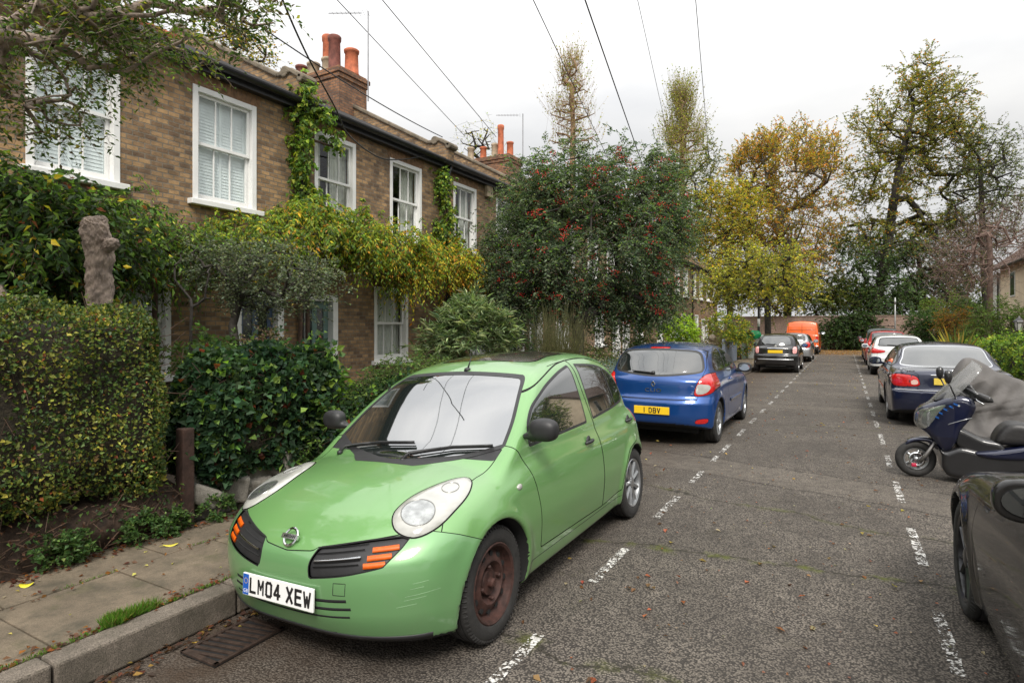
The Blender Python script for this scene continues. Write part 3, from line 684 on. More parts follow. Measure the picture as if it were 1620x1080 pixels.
while y < 46:
    g.box((-3.395 + rs.uniform(-.004, .004), y + .006, -.05), (-3.24 + rs.uniform(-.006, .006), y + .96, .122 + rs.uniform(-.004, .006))); y += .966
props(g.build('kerb', GRAN, bevel=.014), kind='structure')
g = MB(); y = -6
while y < 50: g.box((2.90, y + .006, -.05), (3.05, y + .9, .12)); y += .906
props(g.build('kerb', GRAN, bevel=.012), kind='structure')
g = MB(); g.box((3.055, -6, 0), (4.15, 52.9, .115)); props(g.build('pavement', FLAG), kind='structure')
def worn_paint():
    m, N, L, b = newmat('worn_road_paint'); g = N.new('ShaderNodeNewGeometry'); P_ = g.outputs['Position']
    b.inputs['Roughness'].default_value = .7; L.new(node_mix(N, L, node_range(N, L, node_noise(N, L, P_, 20, 4), .4, .7), (.62, .61, .58), (.36, .35, .32)), b.inputs['Base Color'])
    vo = N.new('ShaderNodeTexVoronoi'); vo.inputs['Scale'].default_value = 62; L.new(P_, vo.inputs['Vector'])
    k = node_math(N, L, 'ADD', node_noise(N, L, P_, 14, 7, .75), node_math(N, L, 'MULTIPLY', vo.outputs['Distance'], -.28)); L.new(node_range(N, L, k, .36, .42), b.inputs['Alpha']); return m
WP = worn_paint()
def dashes(X, starts, w=.064, mt=WP):
    g = MB()
    for y0, y1 in starts:
        n = 8; V = []
        for i in range(n + 1):
            y = y0 + (y1 - y0) * i / n; e = rs.uniform(-.006, .006); V += [(X - w / 2 + e, y, .004), (X + w / 2 + e + rs.uniform(-.005, .005), y, .004)]
        g.add(V, [(2 * i, 2 * i + 1, 2 * i + 3, 2 * i + 2) for i in range(n)])
    return props(g.build('parking_bay_line', mt), kind='structure')
LL = [(.9, 1.6), (2.2, 2.95), (3.73, 4.42), (5.27, 6.04), (6.66, 7.27), (7.85, 8.2), (8.45, 9.11)]; y = 9.9
while y < 40: LL.append((y, y + .7)); y += 1.45
dashes(-1.475, LL)
LR = [(.8, 1.5), (2.3, 3.0), (3.6, 4.35), (5.15, 6.05), (6.9, 7.8), (8.6, 9.36), (10.2, 11.2)]; y = 11.9
while y < 44: LR.append((y, y + .75)); y += 1.5
dashes(.485, LR)
# gully grate by the kerb
t = thing('drain_grate', 'rusty iron slotted drain grate in the gutter under the bumper of the green car', 'drain', (-2.955, 2.12, -.036), R(1)); t.scale = (.60, .84, 1)
IRON = mat('cast_iron', (.055, .036, .027), .7, .5, var=.4, scale=15, bump=.4, bscale=90)
g = MB(); g.box((-.24, -.26, .002), (.24, .26, .006)); g.build('pit', GAP, t)
g = MB()
for a, b in (((-.24, -.26), (.24, -.225)), ((-.24, .225), (.24, .26)), ((-.24, -.26), (-.205, .26)), ((.205, -.26), (.24, .26))): g.box((a[0], a[1], .004), (b[0], b[1], .017))
g.build('frame', IRON, t, bevel=.003)
g = MB()
for k in range(8):
    y = -.20 + k * .055; g.bar((-.20, y - .03, .011), (.20, y + .03, .011), .024, .010)
g.build('grate', IRON, t, bevel=.002)

# ------------------------------------------------------------------ terrace of brick houses
BRK = brickmat('stock_brick', (.37, .23, .11), (.115, .07, .042), (.19, .16, .12))
BRK2 = brickmat('red_brick', (.30, .145, .07), (.11, .055, .035), (.12, .10, .08))
SLATE = mat('roof_slate', (.10, .095, .095), .55, var=.35, scale=4, bump=.5, bscale=9)
COPING = stonemat('coping', (.20, .165, .12), moss=.5)
IRONBLK = mat('painted_gutter', (.018, .018, .02), .4, var=.2)
SLAT = mat('shutter_white', (.80, .84, .85), .5, var=.04); CURT = mat('curtain', (.72, .72, .66), .9, var=.12, scale=14)
SAGE = mat('sage_green_paint', (.13, .21, .19), .45, var=.08); PALE = mat('pale_grey_paint', (.42, .43, .41), .5, var=.06); DARKIN = mat('dark_interior', (.03, .028, .025), .9)
TERRA = mat('terracotta', (.42, .12, .055), .85, var=.35, scale=9, bump=.3); CREAM = mat('cream_clay', (.36, .29, .20), .85, var=.3, scale=9); DTERRA = mat('sooty_terracotta', (.16, .055, .04), .85, var=.4, scale=9)
WG = winglass(); FX = -7.5
def window(parent, y0, y1, z0, z1, ct=2, cb=2, inside='curtain', x=0.0, deep=.13):
    o = bpy.data.objects
    g = MB(); w = .075
    g.box((x - deep, y0, z0), (x + .012, y0 + w, z1)); g.box((x - deep, y1 - w, z0), (x + .012, y1, z1)); g.box((x - deep, y0 + w, z1 - w), (x + .010, y1 - w, z1)); g.box((x - deep, y0 + w, z0), (x + .002, y1 - w, z0 + .03))
    fr = g.build('window', WHITE, parent, bevel=.004)
    g = MB(); g.box((x - .02, y0 - .07, z0 - .075), (x + .10, y1 + .07, z0 - .002)); g.build('sill', WHITE, fr, bevel=.008)
    a, b = y0 + w + .002, y1 - w - .002; zm = (z0 + z1) / 2 + .01
    for nm, za, zb_, xs, nc in (('upper_sash', zm - .02, z1 - w, x - .075, ct), ('lower_sash', z0 + .03, zm + .02, x - .115, cb)):
        g = MB(); s_ = .042
        g.box((xs, a, za), (xs + .035, a + s_, zb_)); g.box((xs, b - s_, za), (xs + .035, b, zb_)); g.box((xs, a + s_, zb_ - s_), (xs + .035, b - s_, zb_)); g.box((xs, a + s_, za), (xs + .035, b - s_, za + (s_ if nm[0] == 'u' else .07)))
        for k in range(1, nc + 1):
            yc = a + s_ + (b - a - 2 * s_) * k / (nc + 1); g.box((xs + .006, yc - .009, za + .03), (xs + .03, yc + .009, zb_ - .03))
        sh_ = g.build(nm, WHITE, fr, bevel=.003)
        g = MB(); g.add([(xs + .016, a + .02, za + .02), (xs + .016, b - .02, za + .02), (xs + .016, b - .02, zb_ - .02), (xs + .016, a + .02, zb_ - .02)], [(0, 1, 2, 3)]); g.build('glass', WG, sh_)
    if inside == 'shutter':
        g = MB(); n = int((z1 - z0) / .045)
        for k in range(n):
            z = z0 + .05 + k * (z1 - z0 - .1) / n
            g.add([(x - .137, a, z), (x - .137, b, z), (x - .146, b, z + .052), (x - .146, a, z + .052)], [(0, 1, 2, 3)])
        for yc in (a + .02, (a + b) / 2, b - .02): g.box((x - .152, yc - .02, z0), (x - .130, yc + .02, z1))
        g.build('shutter', SLAT, fr)
    elif inside in ('curtain', 'net'):
        g = MB(); V = []; n = 60; full = inside == 'net'
        segs = ((a - .05, b + .05),) if full else ((a - .05, a + (b - a) * .30), (b - (b - a) * .42, b + .05))
        for (c, d) in segs:
            V = []
            for i in range(n + 1):
                yy = c + (d - c) * i / n; xx = x - .22 + .02 * math.sin(i * 1.1) + .01 * math.sin(i * .37); V += [(xx, yy, z0), (xx, yy, z1)]
            g.add(V, [(2 * i, 2 * i + 2, 2 * i + 3, 2 * i + 1) for i in range(n)])
        g.build('curtain', CURT if not full else mat('net_curtain', (.62, .62, .58), .9, var=.08, scale=12), fr, True)
    return fr
def door(parent, y0, y1, z0, z1, m, x=0.0):
    g = MB(); w = .11
    g.box((x - .16, y0, z0), (x + .02, y0 + w, z1)); g.box((x - .16, y1 - w, z0), (x + .02, y1, z1)); g.box((x - .16, y0 + w, z1 - w), (x + .018, y1 - w, z1)); fr = g.build('door_frame', WHITE, parent, bevel=.005)
    a, b = y0 + w + .004, y1 - w - .004; g = MB(); g.box((x - .15, a, z0), (x - .115, b, z1 - w - .003)); d = g.build('door', m, parent)
    c = (a + b) / 2; g = MB()
    for (p, q, r_, s_) in ((a, z0, a + .10, z1 - w), (b - .10, z0, b, z1 - w), (c - .05, z0 + .5, c + .05, z1 - w - .11)): g.box((x - .114, p, q), (x - .098, r_, s_ - .004))
    for z in (z0, z0 + .72, z1 - w - .11): g.box((x - .114, a + .10, z), (x - .0985, b - .10, z + .13 if z < z1 - .5 else z + .105))
    g.build('door_rails', m, d, bevel=.004)
    g = MB()
    for (p, q) in ((a + .105, c - .055), (c + .055, b - .105)): g.box((x - .1142, p, z0 + .87), (x - .110, q, z1 - w - .12))
    g.build('door_glass', mat('dark_pane', (.02, .022, .02), .08), d)
    g = MB(); g.box((x - .098, c - .13, z0 + .78), (x - .090, c + .13, z0 + .83)); g.lathe([(.02, 0), (.025, .03), (0, .04)], (x - .098, b - .05, z0 + .95), 'x', 10); g.build('letterbox', mat('brass', (.35, .25, .08), .3, .9), d)
HWd = 3.9; EZ = 5.25; RX, RZ = -3.0, 6.84
def chimney(parent, f_pots):
    g = MB(); g.box((-4.6, -.58, 6.2), (-2.5, .32, 7.45)); g.box((-4.63, -.61, 7.40), (-2.47, .35, 7.50)); g.box((-4.66, -.64, 7.503), (-2.44, .38, 7.60)); g.box((-4.60, -.58, 7.603), (-2.50, .32, 7.66)); ch = g.build('chimney', BRK2, parent, bevel=.006)
    for (x, h, r_, m, nm) in f_pots:
        q = MB(); q.lathe([(r_ * 1.12, 7.62), (r_ * 1.12, 7.68), (r_, 7.70), (r_ * .92, 7.66 + h * .85), (r_ * 1.06, 7.66 + h * .88), (r_ * 1.1, 7.66 + h * .97), (r_ * .95, 7.66 + h), (r_ * .75, 7.66 + h), (r_ * .72, 7.66 + h * .6), (0, 7.66 + h * .6)], (x, -.10 + .12 * math.sin(x * 9), 0), 'z', 20); q.build('chimney_pot', m, ch, True)
    return ch
def aerial(parent, x, y, z, L_=1.3, el=1.0, yaw=0):
    g = MB(); g.tube([(x, y, z - .8), (x, y, z + L_)], .016, 6); c, s = math.cos(yaw), math.sin(yaw)
    a = np.array([x, y, z + L_ - .05]); d = np.array([c, s, 0]); e = np.array([-s, c, 0]); g.tube([a - d * .15, a + d * el], .011, 5)
    for k in range(9): p = a + d * (el * k / 9); w = .16 - .008 * k; g.tube([p - e * w, p + e * w], .004, 4)
    g.build('aerial', mat('aluminium', (.25, .25, .26), .4, .8), parent)
def house(k, label, ups, downs, dr, dm, ins, chim=False, gone=()):
    Y0 = 2.6 + HWd * k; t = thing('terraced_house', label, 'house', (FX, Y0, 0), 0, 'brick terraced houses along the left side')
    ops = [(a, b, 3.40, 4.92) for a, b in ups] + [(a, b, 1.10, 2.46) for a, b in downs] + [(dr[0], dr[1], .12, 2.25)]
    ys = sorted({0, HWd} | {v for o in ops for v in o[:2]}); zs = sorted({0, EZ} | {v for o in ops for v in o[2:]}); g = MB()
    for a, b in zip(ys[:-1], ys[1:]):
        for c, d in zip(zs[:-1], zs[1:]):
            if not any(o[0] < (a + b) / 2 < o[1] and o[2] < (c + d) / 2 < o[3] for o in ops): g.add([(0, a, c), (0, b, c), (0, b, d), (0, a, d)], [(0, 1, 2, 3)])
    for (a, b, c, d) in ops: g.add([(0, a, c), (0, b, c), (0, b, d), (0, a, d), (-.22, a, c), (-.22, b, c), (-.22, b, d), (-.22, a, d)], [(0, 4, 5, 1), (1, 5, 6, 2), (2, 6, 7, 3), (3, 7, 4, 0)])
    g.box((-6.2, 0, 0), (-6.0, HWd, EZ))
    for yy in (.0, HWd - .1): g.add([(-.002, yy + .05, 0), (-6, yy + .05, 0), (-6, yy + .05, EZ), (RX, yy + .05, RZ - .1), (-.002, yy + .05, EZ)], [(0, 1, 2, 3, 4)])
    wl_ = g.build('wall', BRK, t)
    g = MB(); g.box((-6, .1, 2.72), (-.25, HWd - .1, 2.95)); g.box((-3, .1, 0), (-2.9, HWd - .1, 5.2)); g.build('floor', DARKIN, t)  # slab put in to darken the rooms behind the windows
    # arches over the openings
    for (a, b, c, d) in ops[:4]:
        g = MB(); n = int((b - a + .1) / .075)
        for i in range(n):
            y = a - .05 + (b - a + .1) * (i + .5) / n; ln = (y - (a + b) / 2) * .12
            g.add([(.003, y - .034, d + .002), (.003, y + .034, d + .002), (.003, y + .034 + ln, d + .225), (.003, y - .034 + ln, d + .225), (-.01, y - .034, d + .002), (-.01, y + .034, d + .002), (-.01, y + .034 + ln, d + .225), (-.01, y - .034 + ln, d + .225)], [(0, 1, 2, 3), (0, 4, 5, 1), (1, 5, 6, 2), (2, 6, 7, 3), (3, 7, 4, 0)])
        g.build('brick_arch', mat('gauged_brick', (.20, .115, .062), .9, var=.4, scale=12), wl_)
    for i, (a, b) in enumerate(ups): window(t, a, b, 3.40, 4.92, 2, 2, ins[i])
    for i, (a, b) in enumerate(downs): window(t, a, b, 1.10, 2.46, 2, 2, ins[2 + i])
    door(t, dr[0], dr[1], .12, 2.25, dm)
    if not gone:
        g = MB(); rows = 22                  # roof of overlapping slate courses
        for i in range(rows):
            s0, s1 = i / rows, (i + 1.12) / rows; xa, za = .14 + (RX - .14) * s0, EZ + .02 + (RZ - EZ) * s0; xb, zb_ = .14 + (RX - .14) * s1, EZ + .02 + (RZ - EZ) * s1
            g.add([(xa, .09, za + .022), (xa, HWd - .09, za + .022), (xb, HWd - .09, zb_), (xb, .09, zb_), (xa, .09, za), (xa, HWd - .09, za)], [(0, 1, 2, 3), (0, 4, 5, 1)])
        g.add([(RX, 0, RZ), (RX, HWd, RZ), (-6.2, HWd, EZ), (-6.2, 0, EZ)], [(0, 1, 2, 3)])
        rf = g.build('roof', SLATE, t)
        g = MB(); g.tube([(RX, 0, RZ + .03), (RX, HWd, RZ + .03)], .10, 8); g.build('ridge_tiles', TERRA if k % 3 == 0 else COPING, rf, True)
        g = MB(); g.box((.003, 0, EZ - .16), (.12, HWd, EZ - .01)); g.build('fascia', IRONBLK if k % 2 else WHITE, t) if 0 else g.build('fascia', IRONBLK, t)
        g = MB(); n = 10; pr = [(.20 + .065 * math.cos(a), EZ - .035 + .065 * math.sin(a)) for a in np.linspace(PI, 2 * PI, n)]; pr2 = [(.20 + .058 * math.cos(a), EZ - .035 + .058 * math.sin(a)) for a in np.linspace(2 * PI, PI, n)]
        g.prism(pr + pr2, 0, HWd, 'y'); g.build('gutter', IRONBLK, t)
    # raised party wall at the near end with its kneeler
    g = MB(); pts = [(.16, EZ - .12), (.20, EZ + .30), (-.02, EZ + .42), (-.30, EZ + .40), (RX, RZ + .26), (-6.2, EZ + .3), (-6.2, EZ - .1), (RX, RZ - .2)]; g.prism([(p[0], p[1]) for p in pts], -.11, .11, 'y'); pw = g.build('party_wall', BRK, t)
    g = MB()
    for a, b in (((.23, EZ + .30), (-.02, EZ + .46)), ((-.02, EZ + .46), (-.32, EZ + .44)), ((-.32, EZ + .44), (RX, RZ + .30)), ((RX, RZ + .30), (-6.25, EZ + .34))): g.bar((a[0], 0, a[1]), (b[0], 0, b[1]), .30, .075) if abs(a[0] - b[0]) > .01 else None
    g.tube([(.20, -.15, EZ + .30), (.20, .15, EZ + .30)], .07, 10); g.tube([(-.16, -.148, EZ + .46), (-.16, .148, EZ + .46)], .09, 10)
    g.build('coping', COPING, pw, bevel=.02)
    if chim:
        ch = chimney(t, chim)
        aerial(ch, -2.42, .28, 7.9, 1.35, -.95, .5)
    return t
UPL = [(.34, 1.27), (2.17, 3.14)]; UPR = [(.33, 1.26), (2.16, 3.12)]
POTS = [(-2.68, .60, .165, TERRA, 0), (-3.02, .92, .145, DTERRA, 0), (-3.42, .55, .15, CREAM, 0), (-3.42, 1.10, .135, TERRA, 0), (-3.84, .50, .15, CREAM, 0), (-4.22, .50, .14, DTERRA, 0)]
POTS2 = [(-2.75, .55, .12, TERRA, 0), (-3.05, 1.15, .11, TERRA, 0), (-3.4, .6, .12, CREAM, 0), (-3.8, .5, .12, TERRA, 0), (-4.3, .55, .12, CREAM, 0)]
where = ['just outside the left edge behind the overhanging tree', 'with white shutters upstairs, left of the first ivy column', 'between the two ivy columns with a sage green door', 'right after the second ivy column, half behind the berry tree',
         'wholly hidden behind the red-berried tree', 'under the second group of chimney pots', 'behind the right half of the red-berried tree', 'first one visible to the right of the berry tree', 'second one to the right of the berry tree', 'next to last before the yellow street trees', 'at the far end of the row among the yellow street trees']
for k in range(-1, 10):
    mir = (k % 2 == 0)
    ins = ['shutter', 'shutter', 'shutter', 'net'] if k <= 0 else ['curtain', 'curtain', 'net', 'net'] if k == 1 else ['curtain', 'net', 'net', 'net']
    dn, dr = ([(1.0, 1.88)], (2.76, 3.62)) if mir else ([(1.73, 2.69)], (-.0 + .02, .83))
    if k % 2 == 0: dr = (2.78, 3.62)
    house(k, 'brown brick terraced house ' + where[k + 1], UPL if mir else UPR, dn, dr, SAGE if k == 1 else PALE if k % 3 else mat('door_blue', (.05, .08, .14), .4), ins, POTS if k == 2 else POTS2 if k in (4, 6, 8) else False)
# alarm box, drainpipes
for (y, lab, x) in ((6.50, 'black drainpipe beside the first ivy column', -7.42), (10.42, 'black drainpipe behind the second ivy column', -7.42), (33.9, 'black drainpipe on the far houses between the white windows', -7.42)):
    g = MB(); g.tube([(x + .10, y, 5.2), (x + .02, y, 4.95), (x, y, 4.8), (x, y, .15)], .036, 10)
    for z in (4.6, 3.2, 1.8, .5): g.lathe([(.046, z), (.046, z + .05)], (x, y, 0), 'z', 12)
    props(g.build('drainpipe', IRONBLK, None, True), lab, 'drainpipe', 'drainpipes on the terrace')
g = MB(); g.prism([(-.13, -.17), (.13, -.17), (.13, .10), (0, .19), (-.13, .10)], 0, .09, 'x'); o = g.build('alarm_box', CREAM, None, bevel=.01); o.location = (-7.5, 12.16, 5.0); props(o, 'cream five-sided alarm box high on the wall between two upper windows', 'alarm box')

# ------------------------------------------------------------------ end wall, right-hand house, boundary bits
WBR = brickmat('pinkish_brick', (.30, .20, .155), (.22, .145, .11), (.25, .21, .17), soot=(.14, .10, .08))
g = MB(); g.box((-9, 53.0, -.05), (13, 53.35, 2.58)); g.box((-9, 52.96, 2.583), (13, 53.39, 2.66)); props(g.build('brick_wall', WBR), 'long pinkish brick wall closing the far end of the road', 'wall')
CRW = mat('cream_render', (.70, .58, .42), .85, var=.12, scale=2, bump=.2)
t = thing('cottage', 'cream rendered house with a white-boarded end at the right edge', 'house', (7.5, 30, 0))
g = MB(); g.box((0, 0, 0), (6, 12, 5.0)); g.prism([(0, 5.0), (6, 5.0), (3, 7.3)], 0.01, 11.99, 'y'); g.build('wall', CRW, t)
g = MB(); g.box((-.05, 12.003, 0), (5.5, 14.4, 4.75)); g.build('boarded_end', WHITE, t)
g = MB(); g.prism([(-.35, 4.82), (3, 7.42), (6.3, 4.82), (6.3, 4.95), (3, 7.6), (-.35, 4.95)], -.2, 14.5, 'y'); g.build('roof', mat('brown_tile', (.10, .06, .045), .8, var=.3), t)
g = MB(); g.tube([(-.42, -.2, 4.85), (-.42, 14.5, 4.85)], .06, 8); g.tube([(-.1, 12.0, 4.8), (-.1, 12.0, .1)], .04, 8); g.build('gutter', IRONBLK, t)
for y in (1.2, 4.6, 8.6):
    for z in (.9, 3.3):
        g = MB(); g.box((-.03, y, z), (.02, y + 1.0, z + 1.3)); w_ = g.build('window', WHITE, t); g = MB(); g.box((-.036, y + .08, z + .08), (-.032, y + .92, z + 1.22)); g.build('glass', mat('dark_pane', (.02, .022, .02), .08), w_)
# sign post, street lamp, lantern, gate pier
t = thing('street_lamp', 'black iron lamp post with a white band, left kerb beyond the black hatchback', 'lamp post', (-3.95, 33.5, .12))
g = MB(); g.lathe([(.10, 0), (.10, .9), (.065, .98), (.055, 3.0), (.045, 4.2)], n=12); g.build('post', IRONBLK, t, True); g = MB(); g.lathe([(.068, 1.65), (.068, 2.05)], n=12); g.build('band', WHITE, t, True)
g = MB(); g.tube([(0, 0, 4.15), (.15, 0, 4.4), (.4, 0, 4.5), (.5, 0, 4.45)], [.04, .035, .03, .03], 8); g.build('arm', IRONBLK, t, True); g = MB(); g.lathe([(.02, .1), (.12, .04), (.16, -.03), (.1, -.08), (0, -.1)], (.55, 0, 4.43), 'z', 12); g.build('lamp_head', PALE, t, True)
g = MB(); g.lathe([(.045, 0), (.04, 3.6), (0, 3.62)], (2.75, 44.5, 0), 'z', 10); g.box((2.70, 44.44, 3.2), (2.80, 44.47, 3.5)); props(g.build('sign_post', mat('galvanised', (.33, .34, .33), .5, .6), None, True), 'thin grey pole standing in front of the far brick wall', 'post')
t = thing('garden_lantern', 'small black lantern on a post above the right-hand hedge', 'lantern', (5.05, 25.5, .1))
g = MB(); g.lathe([(.05, 0), (.035, .3), (.03, 1.45)], n=10); g.build('post', IRONBLK, t, True); g = MB(); g.lathe([(.05, 1.45), (.09, 1.50), (.10, 1.52)], n=6); g.lathe([(.17, 1.80), (.15, 1.84), (.05, 1.93), (.02, 2.0)], n=6); 
for k in range(6): a = 2 * PI * k / 6; g.tube([(.09 * math.cos(a), .09 * math.sin(a), 1.5), (.14 * math.cos(a), .14 * math.sin(a), 1.82)], .008, 4)
g.build('cage', IRONBLK, t); g = MB(); g.lathe([(.075, 1.52), (.125, 1.80)], n=6); g.build('glass', CLEAR, t)
t = thing('gate_pier', 'old brick gate pier topped with a stone ball beyond the blue hatchback', 'gate pier', (-4.75, 25.3, 0))
g = MB(); g.box((-.18, -.18, 0), (.18, .18, 1.02)); g.build('pier', BRK2, t); g = MB(); g.box((-.22, -.22, 1.022), (.22, .22, 1.09)); g.lathe([(.08, 1.09), (.07, 1.13)] + [(.16 * math.sin(a), 1.28 - .16 * math.cos(a)) for a in np.linspace(.4, PI, 10)], n=16); g.build('ball_cap', COPING, t, True)
def pickets(label, x, y0, y1, h, m, gap=.11, rail=True):
    t = thing('picket_fence', label, 'fence', (x, y0, .1)); n = int((y1 - y0) / gap); g = MB()
    for k in range(n): y = (k + .5) * gap; g.prism([(y - .032, 0), (y + .032, 0), (y + .032, h - .05), (y, h + rs.uniform(-.01, .01)), (y - .032, h - .05)], 0, .018, 'x')
    o = g.build('pales', m, t); o['kind'] = 'stuff'; g = MB()
    for z in (.25, h - .22): g.box((-.035, 0, z), (-.002, y1 - y0, z + .06))
    g.build('rails', m, t)
PGR = mat('pale_green_paint', (.30, .42, .36), .6, var=.12)
pickets('pale green picket fence between the green car and the blue car', -4.62, 10.6, 15.5, .95, PGR)
pickets('white picket fence under the red-berried tree', -4.72, 16.2, 22.4, 1.05, WHITE, .13)
pickets('grey boarded fence beyond the ball-topped gate pier', -4.7, 27.2, 31.2, 1.1, mat('blue_grey_paint', (.16, .19, .24), .6), .075)
pickets('pale green picket fence on the left kerb beyond the lamp post', -4.55, 31.8, 42, 1.15, PGR, .13)
# white bases and rubble of the near garden wall
g = MB(); 
for k in range(26):
    y = 2.95 + rs.rand() * 3.6; x = -4.62 - rs.rand() * .12; s_ = .06 + .08 * rs.rand(); M = Matrix.Translation((x, y, .12 + s_ * rs.uniform(.3, 2.6))) @ Matrix.Rotation(rs.rand() * 3, 4, 'Z') @ Matrix.Rotation(rs.rand() * .6, 4, 'X'); g.box((-s_, -s_ * 1.3, -s_ * .8), (s_, s_ * 1.3, s_ * .8), M=M)
g.box((-4.80, 2.95, .1), (-4.66, 6.4, .50)); props(g.build('garden_wall', stonemat('whitewashed_rubble', (.20, .185, .16), moss=.5), bevel=.02), 'low whitewashed rubble wall under the ivy beside the green car', 'wall')
g = MB(); g.box((-4.66, 2.82, .1), (-4.56, 2.92, .90)); props(g.build('gate_post', mat('rotten_wood', (.040, .020, .014), .85, var=.4, scale=14, bump=.6, bscale=30), bevel=.01), 'dark reddish brown wooden post between the hedge and the ivy', 'post')
# old timber and soil bank under the hedge
g = MB(); n = 90; V = []; rr = np.random.RandomState(5); prof = [(0, .0), (.015, .09), (.0, .20), (-.06, .30), (-.25, .36), (-.6, .38)]; cx = rr.rand(n + 1, len(prof))
for i in range(n + 1):
    y = -1.5 + 4.35 * i / n
    for j, (dx, dz) in enumerate(prof): V.append((-4.58 + dx + .05 * (cx[i, j] - .5) + .04 * math.sin(y * 5 + j), y, .11 + dz + .03 * (cx[i, j] - .5) + .03 * math.sin(y * 3)))
k = len(prof); g.add(V, [(i * k + j, i * k + j + 1, (i + 1) * k + j + 1, (i + 1) * k + j) for i in range(n) for j in range(k - 1)]); props(g.build('earth_bank', mat('root_bank', (.045, .028, .019), .95, var=.6, scale=14, bump=1, bscale=35), None, True), kind='structure')

# ------------------------------------------------------------------ overhead cables, one fan from the pole behind the viewer
PT = np.array([0, 0, CH]) + 42 * (-np.array([-ST, CT, 0]) - .369 * np.array([CT, ST, 0]) + np.array([0, 0, .155]))
ends = [((548, 0), (735, 215), 26), ((585, 0), (785, 217), 24), ((868, 0), (985, 300), 34), ((928, 0), (1030, 300), 30), ((1005, 0), (1060, 230), 48), ((1100, 0), (1126, 300), 46), ((400, 34), (700, 217), 16)]
CAB = mat('cable', (.02, .02, .02), .6)
names_ = ['left thin overhead cable running to the far chimneys', 'second overhead cable running to the far chimney pots', 'thin overhead cable passing the bare poplar', 'thick black overhead cable ending in the berry tree', 'thin overhead cable left of the leafy poplar', 'thin overhead cable right of the leafy poplar', 'faint cable behind the first chimney stack']
for (a, b, d), nm in zip(ends, names_):
    E_ = at(b[0], b[1], d)
    if a == (400, 34): A_ = at(400, 34, 9)
    else: A_ = PT
    n = 30; pts = [A_ + (E_ - A_) * t - np.array([0, 0, .0 if a != (400, 34) else .1]) * 4 * t * (1 - t) for t in np.linspace(0, 1, n)]
    g = MB(); g.tube(pts, .012 if 'thick' not in nm else .017, 5); props(g.build('overhead_cable', CAB, None, True), nm, 'cable', 'overhead telephone cables')
cp = [at(430, -60, 5.6), at(447, 0, 6.2), at(487, 90, 7.3), at(530, 170, 8.4), at(553, 215, 9.4), at(600, 249, 10.6), at(640, 252, 11.4), on_x(682, 244, -7.3)]
from mathutils import geometry
q = []
for i in range(len(cp) - 1):
    p0, p1, p2, p3 = cp[max(i - 1, 0)], cp[i], cp[i + 1], cp[min(i + 2, len(cp) - 1)]
    for t in np.linspace(0, 1, 8, endpoint=False): q.append(.5 * ((2 * p1) + (-p0 + p2) * t + (2 * p0 - 5 * p1 + 4 * p2 - p3) * t * t + (-p0 + 3 * p1 - 3 * p2 + p3) * t**3))
q.append(cp[-1]); g = MB(); g.tube(q, .012, 6); props(g.build('overhead_cable', CAB, None, True), 'slack black cable looping down to the gutter of the middle house', 'cable', 'overhead telephone cables')

# ------------------------------------------------------------------ parked cars
GLASS = car_glass(); WSG = car_glass('windscreen_glass', ior=3.6); SIDEG = car_glass('side_glass', ior=2.6); GREEN = paint('green_paint', (.150, .325, .105), .25, .34, .25)
def band(p, a, b): return np.maximum(a - p, p - b)
MIC = dict(paint=GREEN, L=3.73, H=1.55, hw=.84, wr=.305, arch=.345, wy=(.74, 3.17), tw=.185, rim=.205, winset=.03, styles=('steel', 'cap'), flare=.018,
    w=[(0, .955), (.4, .985), (.8, 1), (2.2, 1), (3.0, .995), (3.4, .965), (3.73, .90)],
    zs=[(.1, .90), (.22, .945), (.40, .985), (.55, 1), (.70, .99), (.82, .965), (.92, .925), (1.0, .875), (1.1, .80)],
    top=[(0, .655), (.12, .705), (.3, .785), (.5, .85), (.7, .89), (.95, .93), (1.15, .985), (1.4, 1.01), (2.2, 1.02), (3.2, 1.04), (3.5, 1.03), (3.73, .98)],
    front=[(.1, .16), (.22, .06), (.35, .01), (.47, 0), (.57, .012), (.63, .04), (.71, .11), (.95, .36)],
    rear=[(.1, 3.62), (.3, 3.71), (.5, 3.73), (.7, 3.71), (1.0, 3.62), (1.2, 3.5)], floor=[(0, .19), (.4, .17), (3.3, .19), (3.73, .26)],
    gw=[(.6, .80), (.95, .775), (1.0, .762), (1.2, .70), (1.35, .645), (1.45, .60), (1.6, .52)], gp=[(.8, .96), (1.3, .99), (2.0, 1), (2.7, .985), (3.2, .93), (3.6, .85)],
    roof=[(1.0, 1.22), (1.4, 1.335), (1.62, 1.40), (1.9, 1.462), (2.2, 1.505), (2.5, 1.522), (2.75, 1.517), (3.0, 1.488), (3.3, 1.42), (3.6, 1.30)],
    wind=[(.5, .42), (.85, .84), (.92, .94), (1.0, 1.06), (1.2, 1.345), (1.32, 1.54), (1.40, 1.70), (1.56, 2.1)], back=[(.5, 3.7), (.95, 3.64), (1.1, 3.58), (1.3, 3.42), (1.42, 3.22), (1.56, 2.9)],
    bowf=.34, powf=3.2, bowr=.30, powr=3, crown=.09, k_edge=.13, k_front=.12, k_roof=.12, bw=.055, bb=.20, k_join=.035, rcrown=.045)
def mic_edge(p): ax = np.abs(p[:, 0]); return np.interp(ax, [0, .17, .19, .45, .66, .8], [.60, .615, .63, .672, .705, .72]) - np.clip(p[:, 1] - .30, 0, 1) * .45
_wsP = smooth_poly([(-.665, .985), (-.42, .925), (0, .905), (.42, .925), (.665, .985), (.63, 1.13), (.545, 1.315), (.49, 1.36), (0, 1.385), (-.49, 1.36), (-.545, 1.315), (-.63, 1.13)], 6, (0, 4))
mic_ws = lambda p: np.maximum(end(_wsP, 2.0, 1)(p), .78 - p[:, 1])
